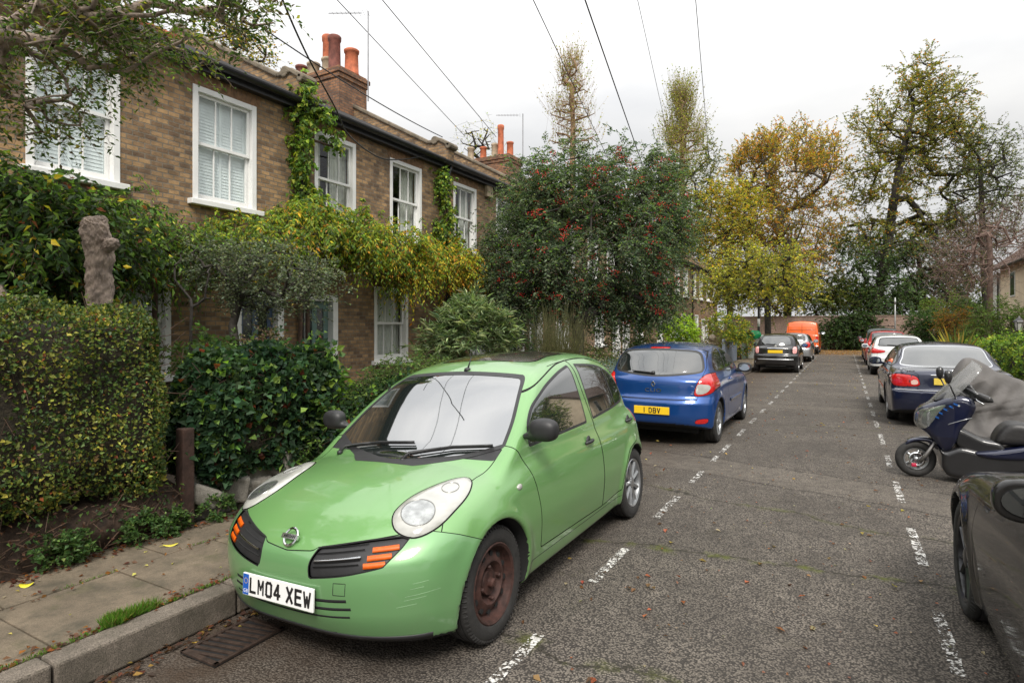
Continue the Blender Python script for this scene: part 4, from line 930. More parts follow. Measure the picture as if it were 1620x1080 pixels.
_hl = smooth_poly([(x_ * .84, y_ * .80) for x_, y_ in [(-.305, .02), (-.27, -.11), (-.13, -.165), (.05, -.15), (.2, -.105), (.31, -.03), (.335, .04), (.26, .10), (.1, .145), (-.08, .165), (-.23, .13)]], 6)
HLc, HLa, HLb = (.63, .45, .82), (.16, .42, .26), (-.80, -.10, .42)
mic_hl = lambda p: np.maximum(oblique(_hl, HLc, HLa, HLb, None)(p), p[:, 1] - 1.0)
mic_lamp = lambda p: np.maximum(oblique(smooth_poly([(-.115 + .083 * math.cos(a), .0 + .083 * math.sin(a)) for a in np.linspace(0, 2 * PI, 12, endpoint=False)], 3), HLc, HLa, HLb, None)(p), p[:, 1] - 1)
mic_lamp2 = lambda p: np.maximum(oblique(smooth_poly([(.14 + .06 * math.cos(a), .0 + .06 * math.sin(a)) for a in np.linspace(0, 2 * PI, 12, endpoint=False)], 3), HLc, HLa, HLb, None)(p), p[:, 1] - 1)
_gr = smooth_poly([(.185, .497), (.175, .56), (.20, .632), (.45, .672), (.63, .690), (.615, .64), (.565, .57), (.38, .528)], 4, (0, 2, 4, 6))
mic_gr = end(_gr, .6, 1, True)
def strip(y0, s0, s1, x0, x1): return lambda p: np.maximum(band(p[:, 2] - s0 * np.abs(p[:, 0]), y0, s1), band(np.abs(p[:, 0]), x0, x1))
_fw = smooth_poly([(1.27, .965), (1.31, 1.07), (1.44, 1.175), (1.62, 1.25), (1.80, 1.31), (2.05, 1.372), (2.245, 1.405), (2.225, 1.2), (2.205, .985)], 6, (0, 6, 8))
_rw = smooth_poly([(2.385, 1.408), (2.37, 1.2), (2.36, .995), (3.10, 1.035), (3.23, 1.06), (3.265, 1.15), (3.07, 1.30), (2.80, 1.378)], 6, (0, 2))
_fd = smooth_poly([(1.10, .99), (1.15, 1.09), (1.30, 1.19), (1.55, 1.285), (1.85, 1.37), (2.10, 1.427), (2.31, 1.45), (2.305, 1.2), (2.33, .98), (2.36, .75), (2.35, .31), (1.27, .335), (1.25, .6), (1.19, .82)], 6, (0, 6, 10, 11))
_rd = smooth_poly([(2.32, 1.45), (2.6, 1.455), (2.85, 1.425), (3.12, 1.345), (3.34, 1.20), (3.37, 1.05), (3.34, .85), (3.24, .70), (2.98, .64), (2.83, .48), (2.78, .335), (2.36, .31), (2.37, .75), (2.34, .98), (2.315, 1.2)], 5, (0, 10, 11))
MIC['panels'] = [
    ('windscreen', mic_ws, WSG, .016, dict(ringmat=BLACKPL, ringoff=.001, gin=.006, off=-.001)),
    ('headlight', mic_hl, CLEAR, .004, dict(pair=1, bulge=.018, subs=[('reflector', mic_lamp, CLEARD, .0015)])),
    ('grille', mic_gr, BLACKPL, .003, dict(pair=1, off=-.012, ringoff=0, ringmat=GAP, subs=[
        ])),
    ('window', side(_fw), SIDEG, .012, dict(pair=1, ringmat=BLACKPL, ringoff=0, gin=.006)),
    ('window', side(_rw), SIDEG, .012, dict(pair=1, ringmat=BLACKPL, ringoff=0, gin=.006, subs=[('divider', lambda p: band(p[:, 1] + .18 * (p[:, 2] - 1.2), 2.93, 2.955), BLACKPL, .002)])),
    ('sunroof', lambda p: np.maximum(sd_poly(p[:, :2], smooth_poly([(-.40, 1.99), (0, 1.95), (.40, 1.99), (.42, 2.25), (.40, 2.60), (0, 2.64), (-.40, 2.60), (-.42, 2.25)], 4)), 1.3 - p[:, 2]), mat('sunroof_glass', (.03, .022, .018), .25, coat=1, var=.5, scale=9), .006, dict(off=.002)),
    ('cowl', lambda p: np.maximum(np.maximum(.925 + .055 * (np.abs(p[:, 0]) / .6)**2 - p[:, 1], p[:, 2] - 1.02), np.abs(p[:, 0]) - .67) + (p[:, 1] > 1.45) * 9, BLACKPL, 0, dict(off=-.002)),
    ('bumper', lambda p: np.maximum(p[:, 2] - mic_edge(p), p[:, 1] - .75), paint('green_bumper_paint', (.145, .315, .125), .25, .40, .35), .0022, dict(off=0, under=1)),
    ('bonnet', lambda p: np.maximum(np.maximum(np.abs(p[:, 0]) - np.interp(p[:, 1], [.2, .5, .8, 1.1], [.80, .68, .655, .675]), p[:, 1] - 1.0 - .06 * (np.abs(p[:, 0]) / .6)**2), .55 - p[:, 2]), GREEN, .003, {}),
    ('door', side(_fd), GREEN, .0035, dict(pair=1)),
    ('door', side(_rd), GREEN, .0035, dict(pair=1)),
    ('rear_window', end(smooth_poly([(-.5, 1.08), (.5, 1.08), (.44, 1.36), (-.44, 1.36)], 5), 2.9, -1), GLASS, .012, dict(ringmat=BLACKPL)),
    ('tail_light', end(smooth_poly([(.60, .85), (.80, .85), (.76, 1.15), (.62, 1.1)], 5), 3.0, -1, True), REDLENS, .003, dict(pair=1)),
]
mc, f = build_car(MIC, 'parked_car', 'light green small hatchback facing the camera with a rusty steel front wheel', 'car', (-2.46, 2.05, -.030), 0, .0185); mc.rotation_euler = (0, R(-2.2), 0)
def nudge(o, e): return o
# emblem, plate, handles, indicators, wipers, aerial, mirrors, sill line
s = surf(f, [(0, -.5, .652)], (0, 1, 0))[0]
g = MB(); g.lathe([(.044, -.004), (.050, 0), (.044, .006), (.037, .004), (.037, -.002)], n=36, axis='y', close=True); g.box((-.058, -.007, -.0125), (.058, .003, .0125))
em = g.build('emblem', CHROME, mc, True); autosmooth(em); em.location = (0, s[1] - .024, .660); em.rotation_euler = (R(-34), 0, 0); em.scale = (1, 1, 1)
text_mesh('NISSAN', .021, Matrix.Translation((0, -.0078, 0)) @ Matrix.Rotation(R(90), 4, 'X'), BLACKINK, 'emblem_lettering', em, .0003, 1.05, .0006)
pl = plate(mc, f, (-.02, -.5, .405), (0, 1, 0), .52, .111, WPLATE, 'LM04 XEW', 0, .098, True); pl.rotation_euler = (R(-4), 0, 0); pl.location.y -= .004
def handle(root, f, y, z, m=BLACKPL, w=.14, xs=(1, -1), nm='door_handle'):
    for sx in xs:
        p = surf(f, [(sx * 1.6, y, z)], (-sx, 0, 0))[0]
        g = MB(); g.lathe([(0, -.0), (.042, .0), (.045, .002), (0, .003)], (0, 0, 0), 'x', 20)
        g.tube([(.004, -w / 2, -.004), (.020, -w / 2 + .022, -.001), (.028, 0, .002), (.020, w / 2 - .022, .004), (.004, w / 2, .002)], [.011, .0125, .013, .0125, .011], 8)
        o = g.build(nm, m, root, True); o.location = tuple(p); o.scale = (sx, 1, 1)
handle(mc, f, 2.14, .845); handle(mc, f, 3.13, .875)
for sx in (1, -1):
    p = surf(f, [(sx * 1.5, 1.02, .765)], (-sx, 0, 0))[0]; g = MB(); g.lathe([(.024, -.004), (.022, .006), (.012, .010), (0, .011)], n=16, axis='x')
    o = g.build('side_indicator', CLEAR, mc, True); o.location = tuple(p); o.scale = (sx, 1.25, .8)
    mirror_part(mc, (sx * .885, 1.235, 1.07), BLACKPL, .84, sx, 1)
    g = MB(); g.prism([(1.30, .99), (1.31, 1.09), (1.44, 1.03), (1.46, .99)], 0, .012, 'x'); o = g.build('mirror_base', BLACKPL, mc); p = surf(f, [(sx * 1.5, 1.36, 1.03)], (-sx, 0, 0))[0]; o.location.x = p[0] - .002
for (x0, y0, x1, z1) in ((.10, 0, .62, 0), (-.50, 0, .06, 0)):
    q = [surf(f, [(x0 + (x1 - x0) * t, .2, 0.925 + .05 * t + .012 * (1 - abs(2 * t - 1)))], (0, 1, 0))[0] for t in np.linspace(0, 1, 9)]
    q = np.array(q) + np.array([0, -.022, .016]); g = MB(); g.tube(q, .0075, 6); g.tube(q + np.array([0, .010, -.012]), .0045, 6)
    a = q[0] + np.array([-.01, -.05, -.03]); g.tube([a, q[0], q[3]], [.014, .010, .008], 6); g.lathe([(.02, 0), (.018, .02), (0, .026)], a - np.array([0, 0, .018]), 'z', 10); g.build('wiper', BLACKPL, mc, True)
p = surf(f, [(0, 1.74, 2)], (0, 0, -1))[0]; g = MB(); g.lathe([(.03, -.01), (.022, .012), (0, .02)], p, 'z', 12); g.tube([p, p + np.array([.012, .045, .10])], [.008, .003], 6); g.build('aerial', BLACKPL, mc, True)
# bumper details: two long slots, tow cover
def draw_line(root, f, pts, d, w=.004, m=GAP, off=.0008, nm='trim_line', closed=False, parent=None):
    P_ = np.array(pts, float)
    if closed: P_ = np.concatenate([P_, P_[:1]])
    Q = []
    for a, b in zip(P_[:-1], P_[1:]):
        k = max(2, int(np.linalg.norm(b - a) / .03))
        for t in np.linspace(0, 1, k, endpoint=False): Q.append(a + (b - a) * t)
    Q.append(P_[-1]); H_ = surf(f, np.array(Q), d); G = grad(f, H_); G /= np.linalg.norm(G, axis=1, keepdims=True)
    g = MB(); V = []; n = len(H_)
    for i in range(n):
        t = H_[min(i + 1, n - 1)] - H_[max(i - 1, 0)]; t /= np.linalg.norm(t) + 1e-9; s_ = np.cross(G[i], t); s_ /= np.linalg.norm(s_)
        V += [H_[i] + s_ * w / 2 + G[i] * off, H_[i] - s_ * w / 2 + G[i] * off, H_[i] - s_ * w / 2 - G[i] * .004, H_[i] + s_ * w / 2 - G[i] * .004]
    F = [(4 * i + j, 4 * i + (j + 1) % 4, 4 * i + 4 + (j + 1) % 4, 4 * i + 4 + j) for i in range(n - 1) for j in range(4)]
    g.add(V, F); return g.build(nm, m, parent or root, True)
for z, xr, w_ in ((.392, .40, .015), (.352, .42, .014), (.312, .41, .010)):
    draw_line(mc, f, [(x, -.5, z + .03 * (x / .5)**2) for x in np.linspace(-xr, xr, 9)], (0, 1, 0), w_, GAP, .0006, 'bumper_slot')
draw_line(mc, f, [(.33, -.5, .435), (.395, -.5, .437), (.40, -.5, .495), (.335, -.5, .492)], (0, 1, 0), .0035, GAP, .0006, 'towing_cover', True)
draw_line(mc, f, [(x, -.6, .215) for x in np.linspace(-.72, .72, 12)], (0, 1, 0), .035, BLACKPL, .003, 'valance')
for sx in (1, -1):
    draw_line(mc, f, [(sx * 1.5, y, .285) for y in np.linspace(1.12, 2.8, 8)], (-sx, 0, 0), .004, GAP, .0006, 'sill_line')
    draw_line(mc, f, [(sx * .555, y, 2.2) for y in np.linspace(1.98, 2.95, 11)], (0, 0, -1), .006, GAP, .0008, 'roof_channel')
for sx in (1, -1):
    for dz in (0, .033, .066): draw_line(mc, f, [(sx * x, -.5, .578 + dz * .95 + .10 * (x - .5)) for x in np.linspace(.475 + dz * .2, .572 + dz * .45, 5)], (0, 1, 0), .026, AMBER, -.0095, 'indicator')
    for dz in (-.028, -.008, .030, .052): draw_line(mc, f, [(sx * x, -.5, .578 + dz + .13 * (x - .2)) for x in np.linspace(.20, .45, 7)], (0, 1, 0), .006, GAP, -.004, 'grille_slat')
    draw_line(mc, f, [(sx * x, -.5, .578 + .13 * (x - .2)) for x in np.linspace(.205, .45, 7)], (0, 1, 0), .009, CHROME, .002, 'chrome_bar')
_a = np.array(HLa) / np.linalg.norm(HLa); _b = np.array(HLb) - _a * (_a @ np.array(HLb)); _b /= np.linalg.norm(_b); _n = np.cross(_a, _b); _n *= np.sign(_n[0] - _n[1])
RINGM = mat('lamp_ring', (.22, .22, .21), .3, .5, coat=.5)
for sx in (1, -1):
    for (u0, v0, ru, rv, w_) in ((-.115, 0, .086, .086, .004), (.125, .010, .050, .044, .003)):
        c0 = np.array(HLc) + _a * u0 + _b * v0; P0 = [c0 + _a * ru * math.cos(q) + _b * rv * math.sin(q) + _n * .35 for q in np.linspace(0, 2 * PI, 24, endpoint=False)]
        P0 = [(p[0] * sx, p[1], p[2]) for p in P0]; draw_line(mc, f, P0, (-_n[0] * sx, -_n[1], -_n[2]), w_, RINGM, .0215, 'lamp_ring', True)
# mark the scraped bumper corner
SCR = mat('bare_scratch', (.26, .42, .24), .6, var=.3)
for k in range(5):
    z = .38 + .025 * k + .01 * RS.rand(); a0 = .62 + .08 * RS.rand(); a1 = a0 + .04 + .08 * RS.rand()
    p0 = [(a, -.5, z + .15 * (a - a0)) for a in np.linspace(a0, min(a1, .78), 4)]; draw_line(mc, f, p0, (0, 1, 0), .0016, SCR, .0004, 'scratch')

# --- the cars seen from behind -------------------------------------------------------------
def hatch(paintm, L, H, hw, wb, fo, wr=.31, belt=.95, top0=1.0, rear_h=None, **kw):
    d = dict(paint=paintm, L=L, H=H, hw=hw, wr=wr, arch=wr + .045, wy=(fo, fo + wb), tw=.19, rim=wr * .64, winset=.02, styles=('cap7', 'cap7'),
        w=[(0, .90), (.5, .97), (1, 1), (L - 1, 1), (L - .5, .985), (L, .93)], zs=[(.1, .92), (.25, .965), (.45, .99), (.65, 1), (.8, .985), (.92, .955), (1.02, .90), (1.15, .82)],
        top=[(0, .68), (.3, .80), (.7, .90), (1.1, .98), (1.5, 1.0), (L - .6, belt + .07), (L - .1, belt + .04), (L, belt)],
        front=[(.1, .10), (.35, .02), (.5, 0), (.7, .05), (1.0, .3)], rear=[(.1, L - .10), (.3, L - .02), (.5, L), (.64, L - .01), (.70, L - .06), (.9, L - .10), (1.05, L - .15), (1.3, L - .25)],
        floor=[(0, .2), (.4, .18), (L - .5, .2), (L, .30)], gw=[(.6, hw - .04), (.95, hw - .055), (1.2, hw - .13), (H - .12, hw - .21), (H, hw - .28), (H + .1, hw - .34)],
        gp=[(.8, .93), (1.5, .98), (2.2, 1), (L - 1, .985), (L - .3, .93)],
        roof=[(1.2, H - .2), (1.8, H - .07), (2.2, H - .01), (2.5, H), (L - .9, H - .02), (L - .45, H - .07), (L - .2, H - .13)],
        wind=[(.5, .4), (.95, 1.0), (1.2, 1.38), (H - .1, 1.78), (H, 2.0)], back=[(.5, L - .1), (.95, L - .12), (1.1, L - .18), (H - .15, L - .38), (H - .08, L - .42), (H, L - .48)],
        bowf=.30, bowr=.20, powr=4, crown=.05, k_edge=.09, k_rear=.06, bw=.16, bb=.13)
    d.update(kw); return d
def rear_kit(S, wpoly, lpoly, win_side, doors, light=REDLENS, lsub=None, hatchp=None, ws=True, wy0=.9, lamp_y=.75, extra=()):
    L_ = S['L']; P_ = []
    P_.append(('rear_window', end(smooth_poly(wpoly, 5), L_ - wy0 - .4, -1), GLASS, .014, dict(ringmat=BLACKPL, ringoff=.001)))
    P_.append(('tail_light', end(smooth_poly(lpoly, 5), L_ - lamp_y, -1, True), light, .004, dict(pair=1, bulge=.010, subs=lsub or [])))
    H = S['H']; hw = S['hw']
    if ws: P_.append(('windscreen', (lambda q: (lambda p: np.maximum(end(q, 2.2, 1)(p), .95 - p[:, 1])))(smooth_poly([(-hw + .15, 1.04), (hw - .15, 1.04), (hw - .30, H - .10), (-hw + .30, H - .10)], 5)), GLASS, .012, dict(ringmat=BLACKPL)))
    for w_ in win_side: P_.append(('window', side(smooth_poly(w_, 5, (0,))), GLASS, .010, dict(pair=1, ringmat=BLACKPL, ringoff=.001)))
    P_ += list(extra)
    if hatchp is not None: P_.append(('tailgate', end(smooth_poly(hatchp, 4), L_ - wy0, -1), S['paint'], .003, {}))
    for d_ in doors: P_.append(('door', side(smooth_poly(d_, 4, (0,))), S['paint'], .003, dict(pair=1)))
    S['panels'] = P_; return S
def rear_common(root, S, f, mz=1.0, my=1.3, mm=None, pz=.5, ptxt=None, pw=.52, pm=YPLATE, wiper=True, wz=1.06, hz=.82, hy=(2.1,), tiltp=0):
    L_ = S['L']
    for sx in (1, -1): mirror_part(root, (sx * (S['hw'] + .09), my, mz), mm or S['paint'], 1, sx, 1)
    for y in hy: handle(root, f, y, hz, S['paint'])
    if pz: plate(root, f, (0, L_ + .5, pz), (0, -1, 0), pw, .111, pm, ptxt, tiltp)
    if wiper:
        q = np.array([surf(f, [(x, L_ + .5, wz + .02 * t)], (0, -1, 0))[0] for x, t in zip(np.linspace(.02, .36, 6), np.linspace(0, 1, 6))]) + np.array([0, .02, 0])
        g = MB(); g.tube(q, [.016, .013, .011, .010, .009, .006], 6); g.lathe([(.028, -.03), (.028, .01), (0, .014)], q[0], 'y', 12); g.build('rear_wiper', BLACKPL, root, True)
BLUE = paint('blue_paint', (.004, .055, .23), .45, .33, .10)
CL = hatch(BLUE, 4.03, 1.47, .855, 2.575, .79, .31)
CL['back'] = [(.5, 3.93), (.95, 3.92), (1.05, 3.86), (1.2, 3.76), (1.34, 3.66), (1.42, 3.58), (1.5, 3.4)]
CL['rear'] = [(.1, 3.90), (.28, 4.0), (.45, 4.03), (.60, 4.03), (.66, 4.0), (.72, 3.965), (.9, 3.95), (1.0, 3.90), (1.3, 3.7)]
CL['bowr'] = .27; CL['powr'] = 3.2; CL['bb'] = .16
rear_kit(CL, [(-.63, 1.055), (-.35, 1.015), (0, .995), (.35, 1.015), (.63, 1.055), (.655, 1.12), (.60, 1.30), (.50, 1.352), (0, 1.375), (-.50, 1.352), (-.60, 1.30), (-.655, 1.12)],
    [(.575, .735), (.70, .725), (.815, .78), (.842, .92), (.80, 1.02), (.70, 1.02), (.625, .93)],
    [[(1.62, 1.02), (2.5, 1.02), (2.42, 1.32), (2.2, 1.36), (1.9, 1.25)], [(2.58, 1.02), (3.20, 1.05), (3.36, 1.10), (3.15, 1.26), (2.85, 1.345), (2.50, 1.36)]],
    [[(1.25, .95), (1.35, .35), (2.55, .32), (2.66, .7), (2.6, 1.0), (2.44, 1.37), (2.2, 1.42), (1.8, 1.33), (1.5, 1.1)]],
    lsub=[('reversing_lens', lambda p: sd_poly(np.stack([np.abs(p[:, 0]), p[:, 2]], 1), smooth_poly([(.60, .755), (.69, .75), (.76, .80), (.77, .865), (.70, .885), (.615, .88)], 4)), CLEAR, .0012)],
    hatchp=[(-.60, .665), (.60, .665), (.63, .8), (.66, 1.0), (.69, 1.15), (.58, 1.37), (-.58, 1.37), (-.69, 1.15), (-.66, 1.0), (-.63, .8)],
    extra=[('brake_light', lambda p: np.maximum(np.maximum(np.abs(p[:, 0]) - .15, band(p[:, 2], 1.385, 1.41)), 3.3 - p[:, 1]), REDLENS, .003, dict(off=.004)),
           ('rear_reflector', end(smooth_poly([(.60, .33), (.74, .335), (.76, .40), (.62, .385)], 4), 3.3, -1, True), REDLENS, .003, dict(pair=1))])
cl, f = build_car(CL, 'parked_car', 'dark blue three-door hatchback seen from behind, parked right after the green car', 'car', (-2.47, 12.62, 0), PI, .026)
rear_common(cl, CL, f, 1.02, 1.62, BLACKPL, .50, 'I DBV', hz=.88, hy=(2.42,), wz=1.035)
g = MB()
for k, (a, b) in enumerate((((0, .040), (.027, 0)), ((.027, 0), (0, -.040)), ((0, -.040), (-.027, 0)), ((-.027, 0), (0, .040)))): g.bar((a[0], 0, a[1]), (b[0], 0, b[1]), .012, .016)
p = surf(f, [(0, 4.6, .875)], (0, -1, 0))[0]; em = g.build('emblem', CHROME, cl, bevel=.003); em.location = tuple(p)
g_ = text_mesh('CLIO', .075, Matrix.Translation((0, p[1] + .008, .785)) @ Matrix.Rotation(PI, 4, 'Z') @ Matrix.Rotation(R(90), 4, 'X'), CHROME, 'model_lettering', cl, .004, 1.35, 0)
for sx in (1, -1): draw_line(cl, f, [(sx * 1.5, y, .55) for y in np.linspace(1.4, 2.5, 5)], (-sx, 0, 0), .05, BLUE, .012, 'rubbing_strip')
p = surf(f, [(0, 3.35, 2)], (0, 0, -1))[0]; g = MB(); g.lathe([(.025, -.01), (.02, .012), (0, .02)], p, 'z', 12); g.tube([p, p + np.array([0, .05, .14])], [.007, .003], 6); g.build('aerial', BLACKPL, cl, True)
draw_line(cl, f, [(x, 4.6, .665) for x in np.linspace(-.62, .62, 10)], (0, -1, 0), .012, GAP, .001, 'tailgate_gap')

BLK = paint('black_paint', (.008, .008, .009), .2, .3, .1)
FI = hatch(BLK, 3.55, 1.49, .81, 2.30, .68, .29, belt=.93)
FI['back'] = [(.5, 3.45), (.9, 3.44), (1.05, 3.38), (1.25, 3.25), (1.38, 3.12), (1.5, 2.9)]; FI['bb'] = .22; FI['bowr'] = .30; FI['powr'] = 2.8; FI['k_roof'] = .13; FI['rimmat'] = SILVER
rear_kit(FI, [(-.50, 1.05), (.50, 1.05), (.53, 1.15), (.47, 1.34), (.35, 1.385), (-.35, 1.385), (-.47, 1.34), (-.53, 1.15)],
    [(.60, .74), (.70, .73), (.735, .80), (.73, .95), (.68, .985), (.61, .97), (.59, .86)],
    [[(1.5, 1.02), (2.25, 1.02), (2.2, 1.33), (1.95, 1.34), (1.7, 1.22)], [(2.33, 1.03), (2.9, 1.08), (2.75, 1.25), (2.3, 1.34)]],
    [[(1.2, .95), (1.3, .35), (2.3, .32), (2.4, .9), (2.28, 1.38), (1.9, 1.38), (1.5, 1.15)]], light=mat('pink_lens', (.75, .35, .34), .2, coat=1, var=.3, scale=30),
    hatchp=[(-.56, .70), (.56, .70), (.57, 1.0), (.56, 1.2), (.45, 1.42), (-.45, 1.42), (-.56, 1.2), (-.57, 1.0)])
fi, f = build_car(FI, 'parked_car', 'small round black hatchback with pale tail lights, third car along the left kerb', 'car', (-2.32, 28.1, 0), PI, .035)
rear_common(fi, FI, f, 1.0, 1.45, None, .80, None, hz=.85, hy=(2.2,), wz=1.07)
draw_line(fi, f, [(x, 4.2, .92) for x in np.linspace(-.28, .28, 6)], (0, -1, 0), .035, CHROME, .012, 'chrome_handle')
draw_line(fi, f, [(x, 4.2, .50) for x in np.linspace(-.62, .62, 10)], (0, -1, 0), .045, SILVER, .012, 'bumper_strip')
draw_line(fi, f, [(x, 4.2, .26) for x in np.linspace(-.35, .35, 6)], (0, -1, 0), .025, SILVER, .012, 'exhaust_trim')
p = surf(f, [(0, 4.2, 1.0)], (0, -1, 0))[0]; g = MB(); g.lathe([(.045, -.01), (.045, .01), (.035, .016), (0, .018)], p, 'y', 20); g.build('emblem', CLEAR, fi, True)

SIL = paint('silver_paint', (.32, .33, .34), .6, .35, .1)
SK = hatch(SIL, 4.5, 1.46, .88, 2.58, .90, .315)
SK['roof'] = [(1.2, 1.26), (1.8, 1.39), (2.2, 1.45), (2.6, 1.46), (3.9, 1.45), (4.2, 1.40), (4.4, 1.32)]
rear_kit(SK, [(-.58, 1.06), (.58, 1.06), (.58, 1.15), (.50, 1.34), (-.50, 1.34), (-.58, 1.15)], [(.60, .72), (.80, .76), (.84, .92), (.80, 1.0), (.64, .98)],
    [[(1.6, 1.02), (2.5, 1.02), (2.42, 1.32), (2.0, 1.32)], [(2.6, 1.02), (3.5, 1.04), (3.3, 1.30), (2.55, 1.34)]],
    [[(1.3, .95), (1.4, .35), (2.5, .35), (2.55, .95), (2.45, 1.36), (2.0, 1.38)], [(2.58, .95), (2.55, .35), (3.2, .4), (3.6, .95), (3.4, 1.33), (2.5, 1.38)]], hatchp=[(-.6, .62), (.6, .62), (.62, 1.0), (.62, 1.2), (.5, 1.39), (-.5, 1.39), (-.62, 1.2), (-.62, 1.0)])
sk, f = build_car(SK, 'parked_car', 'silver hatchback half hidden between the black car and the orange van', 'car', (-2.33, 37.1, 0), PI, .045)
rear_common(sk, SK, f, 1.0, 1.5, None, .72, None, wz=1.08)

NAVY = paint('navy_paint', (.006, .010, .034), .3, .3, .12)
ME = hatch(NAVY, 4.80, 1.43, .90, 2.83, .86, .325)
ME.update(top=[(0, .66), (.3, .78), (.8, .88), (1.3, .95), (1.6, .98), (3.9, 1.02), (4.3, 1.01), (4.65, .98), (4.8, .93)], rear=[(.1, 4.66), (.3, 4.77), (.5, 4.80), (.60, 4.80), (.66, 4.74), (.9, 4.71), (1.05, 4.64)],
    gw=[(.6, .86), (.95, .83), (1.2, .72), (1.35, .64), (1.43, .60), (1.55, .5)], back=[(.5, 4.5), (.95, 4.16), (1.05, 4.02), (1.2, 3.80), (1.32, 3.60), (1.40, 3.42), (1.5, 3.1)],
    roof=[(1.2, 1.2), (1.8, 1.36), (2.2, 1.42), (2.6, 1.435), (3.1, 1.42), (3.5, 1.38), (3.9, 1.30)], bb=.18, bowr=.20, powr=4, bs=.6, styles=('alloy10', 'alloy10'), k_join=.03)
rear_kit(ME, [(-.66, 1.03), (0, 1.00), (.66, 1.03), (.63, 1.15), (.55, 1.33), (0, 1.365), (-.55, 1.33), (-.63, 1.15)],
    [(.46, .72), (.60, .70), (.80, .70), (.86, .76), (.87, .86), (.80, .905), (.62, .90), (.50, .87), (.46, .80)],
    [[(1.75, .99), (2.55, .99), (2.55, 1.33), (2.2, 1.31)], [(2.65, .99), (3.45, 1.0), (3.75, 1.03), (3.5, 1.22), (3.15, 1.32), (2.62, 1.345)]],
    [[(1.3, .93), (1.4, .36), (2.55, .34), (2.62, .9), (2.60, 1.36), (2.15, 1.34), (1.75, 1.1)], [(2.64, .9), (2.60, .34), (3.2, .36), (3.4, .75), (3.75, .98), (3.5, 1.26), (3.1, 1.37), (2.63, 1.38)]],
    lsub=[('lens_divider', lambda p: band(np.abs(p[:, 0]) + .3 * (p[:, 2] - .8), .585, .60), NAVY, .003), ('clear_lens', lambda p: sd_poly(np.stack([np.abs(p[:, 0]), p[:, 2]], 1), smooth_poly([(.48, .745), (.57, .74), (.56, .81), (.49, .81)], 4)), mat('pale_lens', (.62, .42, .36), .2, coat=1), .001)],
    hatchp=[(-.45, .62), (.45, .62), (.47, .9), (.62, .96), (.72, 1.0), (-.72, 1.0), (-.62, .96), (-.47, .9)], wy0=.5)
ME['panels'][0] = ('rear_window', (lambda q: (lambda p: np.maximum(end(q, 3.3, -1)(p), p[:, 1] - 4.25)))(smooth_poly([(-.66, 1.03), (0, 1.01), (.66, 1.03), (.63, 1.15), (.55, 1.33), (0, 1.365), (-.55, 1.33), (-.63, 1.15)], 5)), GLASS, .007, dict(ringmat=CHROME, ringoff=.001))
me_, f = build_car(ME, 'parked_car', 'dark navy saloon with wide red tail lights, parked on the right beyond the scooter', 'car', (1.56, 16.9, 0), PI, .028)
rear_common(me_, ME, f, 1.0, 1.75, None, .80, None, .52, mat('blue_white_plate', (.70, .52, .08), .4), False, hz=.84, hy=(2.45, 3.3))
text_mesh('E 280', .07, Matrix.Translation((.62, surf(f, [(.62, 5.3, .945)], (0, -1, 0))[0][1] + .004, .945)) @ Matrix.Rotation(PI, 4, 'Z') @ Matrix.Rotation(R(90), 4, 'X'), CHROME, 'model_lettering', me_, .004, 1.2, .001)
for sx in (1, -1): draw_line(me_, f, [(sx * 1.5, y, .52) for y in np.linspace(1.3, 3.25, 8)], (-sx, 0, 0), .05, NAVY, .012, 'rubbing_strip')
draw_line(me_, f, [(x, 5.3, .64) for x in np.linspace(-.80, .80, 14)], (0, -1, 0), .018, CHROME, .012, 'bumper_chrome'); draw_line(me_, f, [(x, 5.3, .90) for x in np.linspace(-.30, .30, 5)], (0, -1, 0), .022, CHROME, .014, 'boot_handle')
p = surf(f, [(0, 5.3, .955)], (0, -1, 0))[0]; g = MB(); g.lathe([(.042, -.003), (.045, .003), (.038, .008), (.036, 0)], n=28, axis='y', close=True)
for k in range(3): a = PI / 2 + 2 * PI * k / 3; g.bar((0, .003, 0), (.040 * math.cos(a), .003, .040 * math.sin(a)), .008, .006)
em = g.build('emblem', CHROME, me_, True); em.location = tuple(p)

WH = hatch(paint('white_paint', (.62, .63, .62), .0, .3, .1), 4.2, 1.47, .88, 2.58, .85, .32)
rear_kit(WH, [(-.60, 1.06), (.60, 1.06), (.60, 1.13), (.52, 1.33), (-.52, 1.33), (-.60, 1.13)], [(.42, .84), (.60, .80), (.84, .80), (.86, .93), (.80, .99), (.62, .93), (.44, .90)],
    [[(1.6, 1.02), (2.5, 1.02), (2.42, 1.32), (2.0, 1.32)], [(2.6, 1.02), (3.3, 1.04), (3.45, 1.12), (3.1, 1.30), (2.55, 1.34)]], [[(1.3, .95), (1.4, .35), (2.5, .35), (2.55, .95), (2.45, 1.36), (2.0, 1.38)]],
    hatchp=[(-.62, .60), (.62, .60), (.64, .9), (.64, 1.15), (.54, 1.38), (-.54, 1.38), (-.64, 1.15), (-.64, .9)], extra=[('lower_valance', lambda p: np.maximum(p[:, 2] - .34, 3.5 - p[:, 1]), BLACKPL, .002)])
wh, f = build_car(WH, 'parked_car', 'white hatchback with red tail lights in front of the navy saloon', 'car', (1.66, 29.0, 0), PI, .04)
rear_common(wh, WH, f, 1.0, 1.5, None, .70, None, wz=1.08)
RD = hatch(paint('red_paint', (.38, .012, .018), .1, .3, .1), 4.1, 1.60, .86, 2.58, .8, .31, belt=1.0)
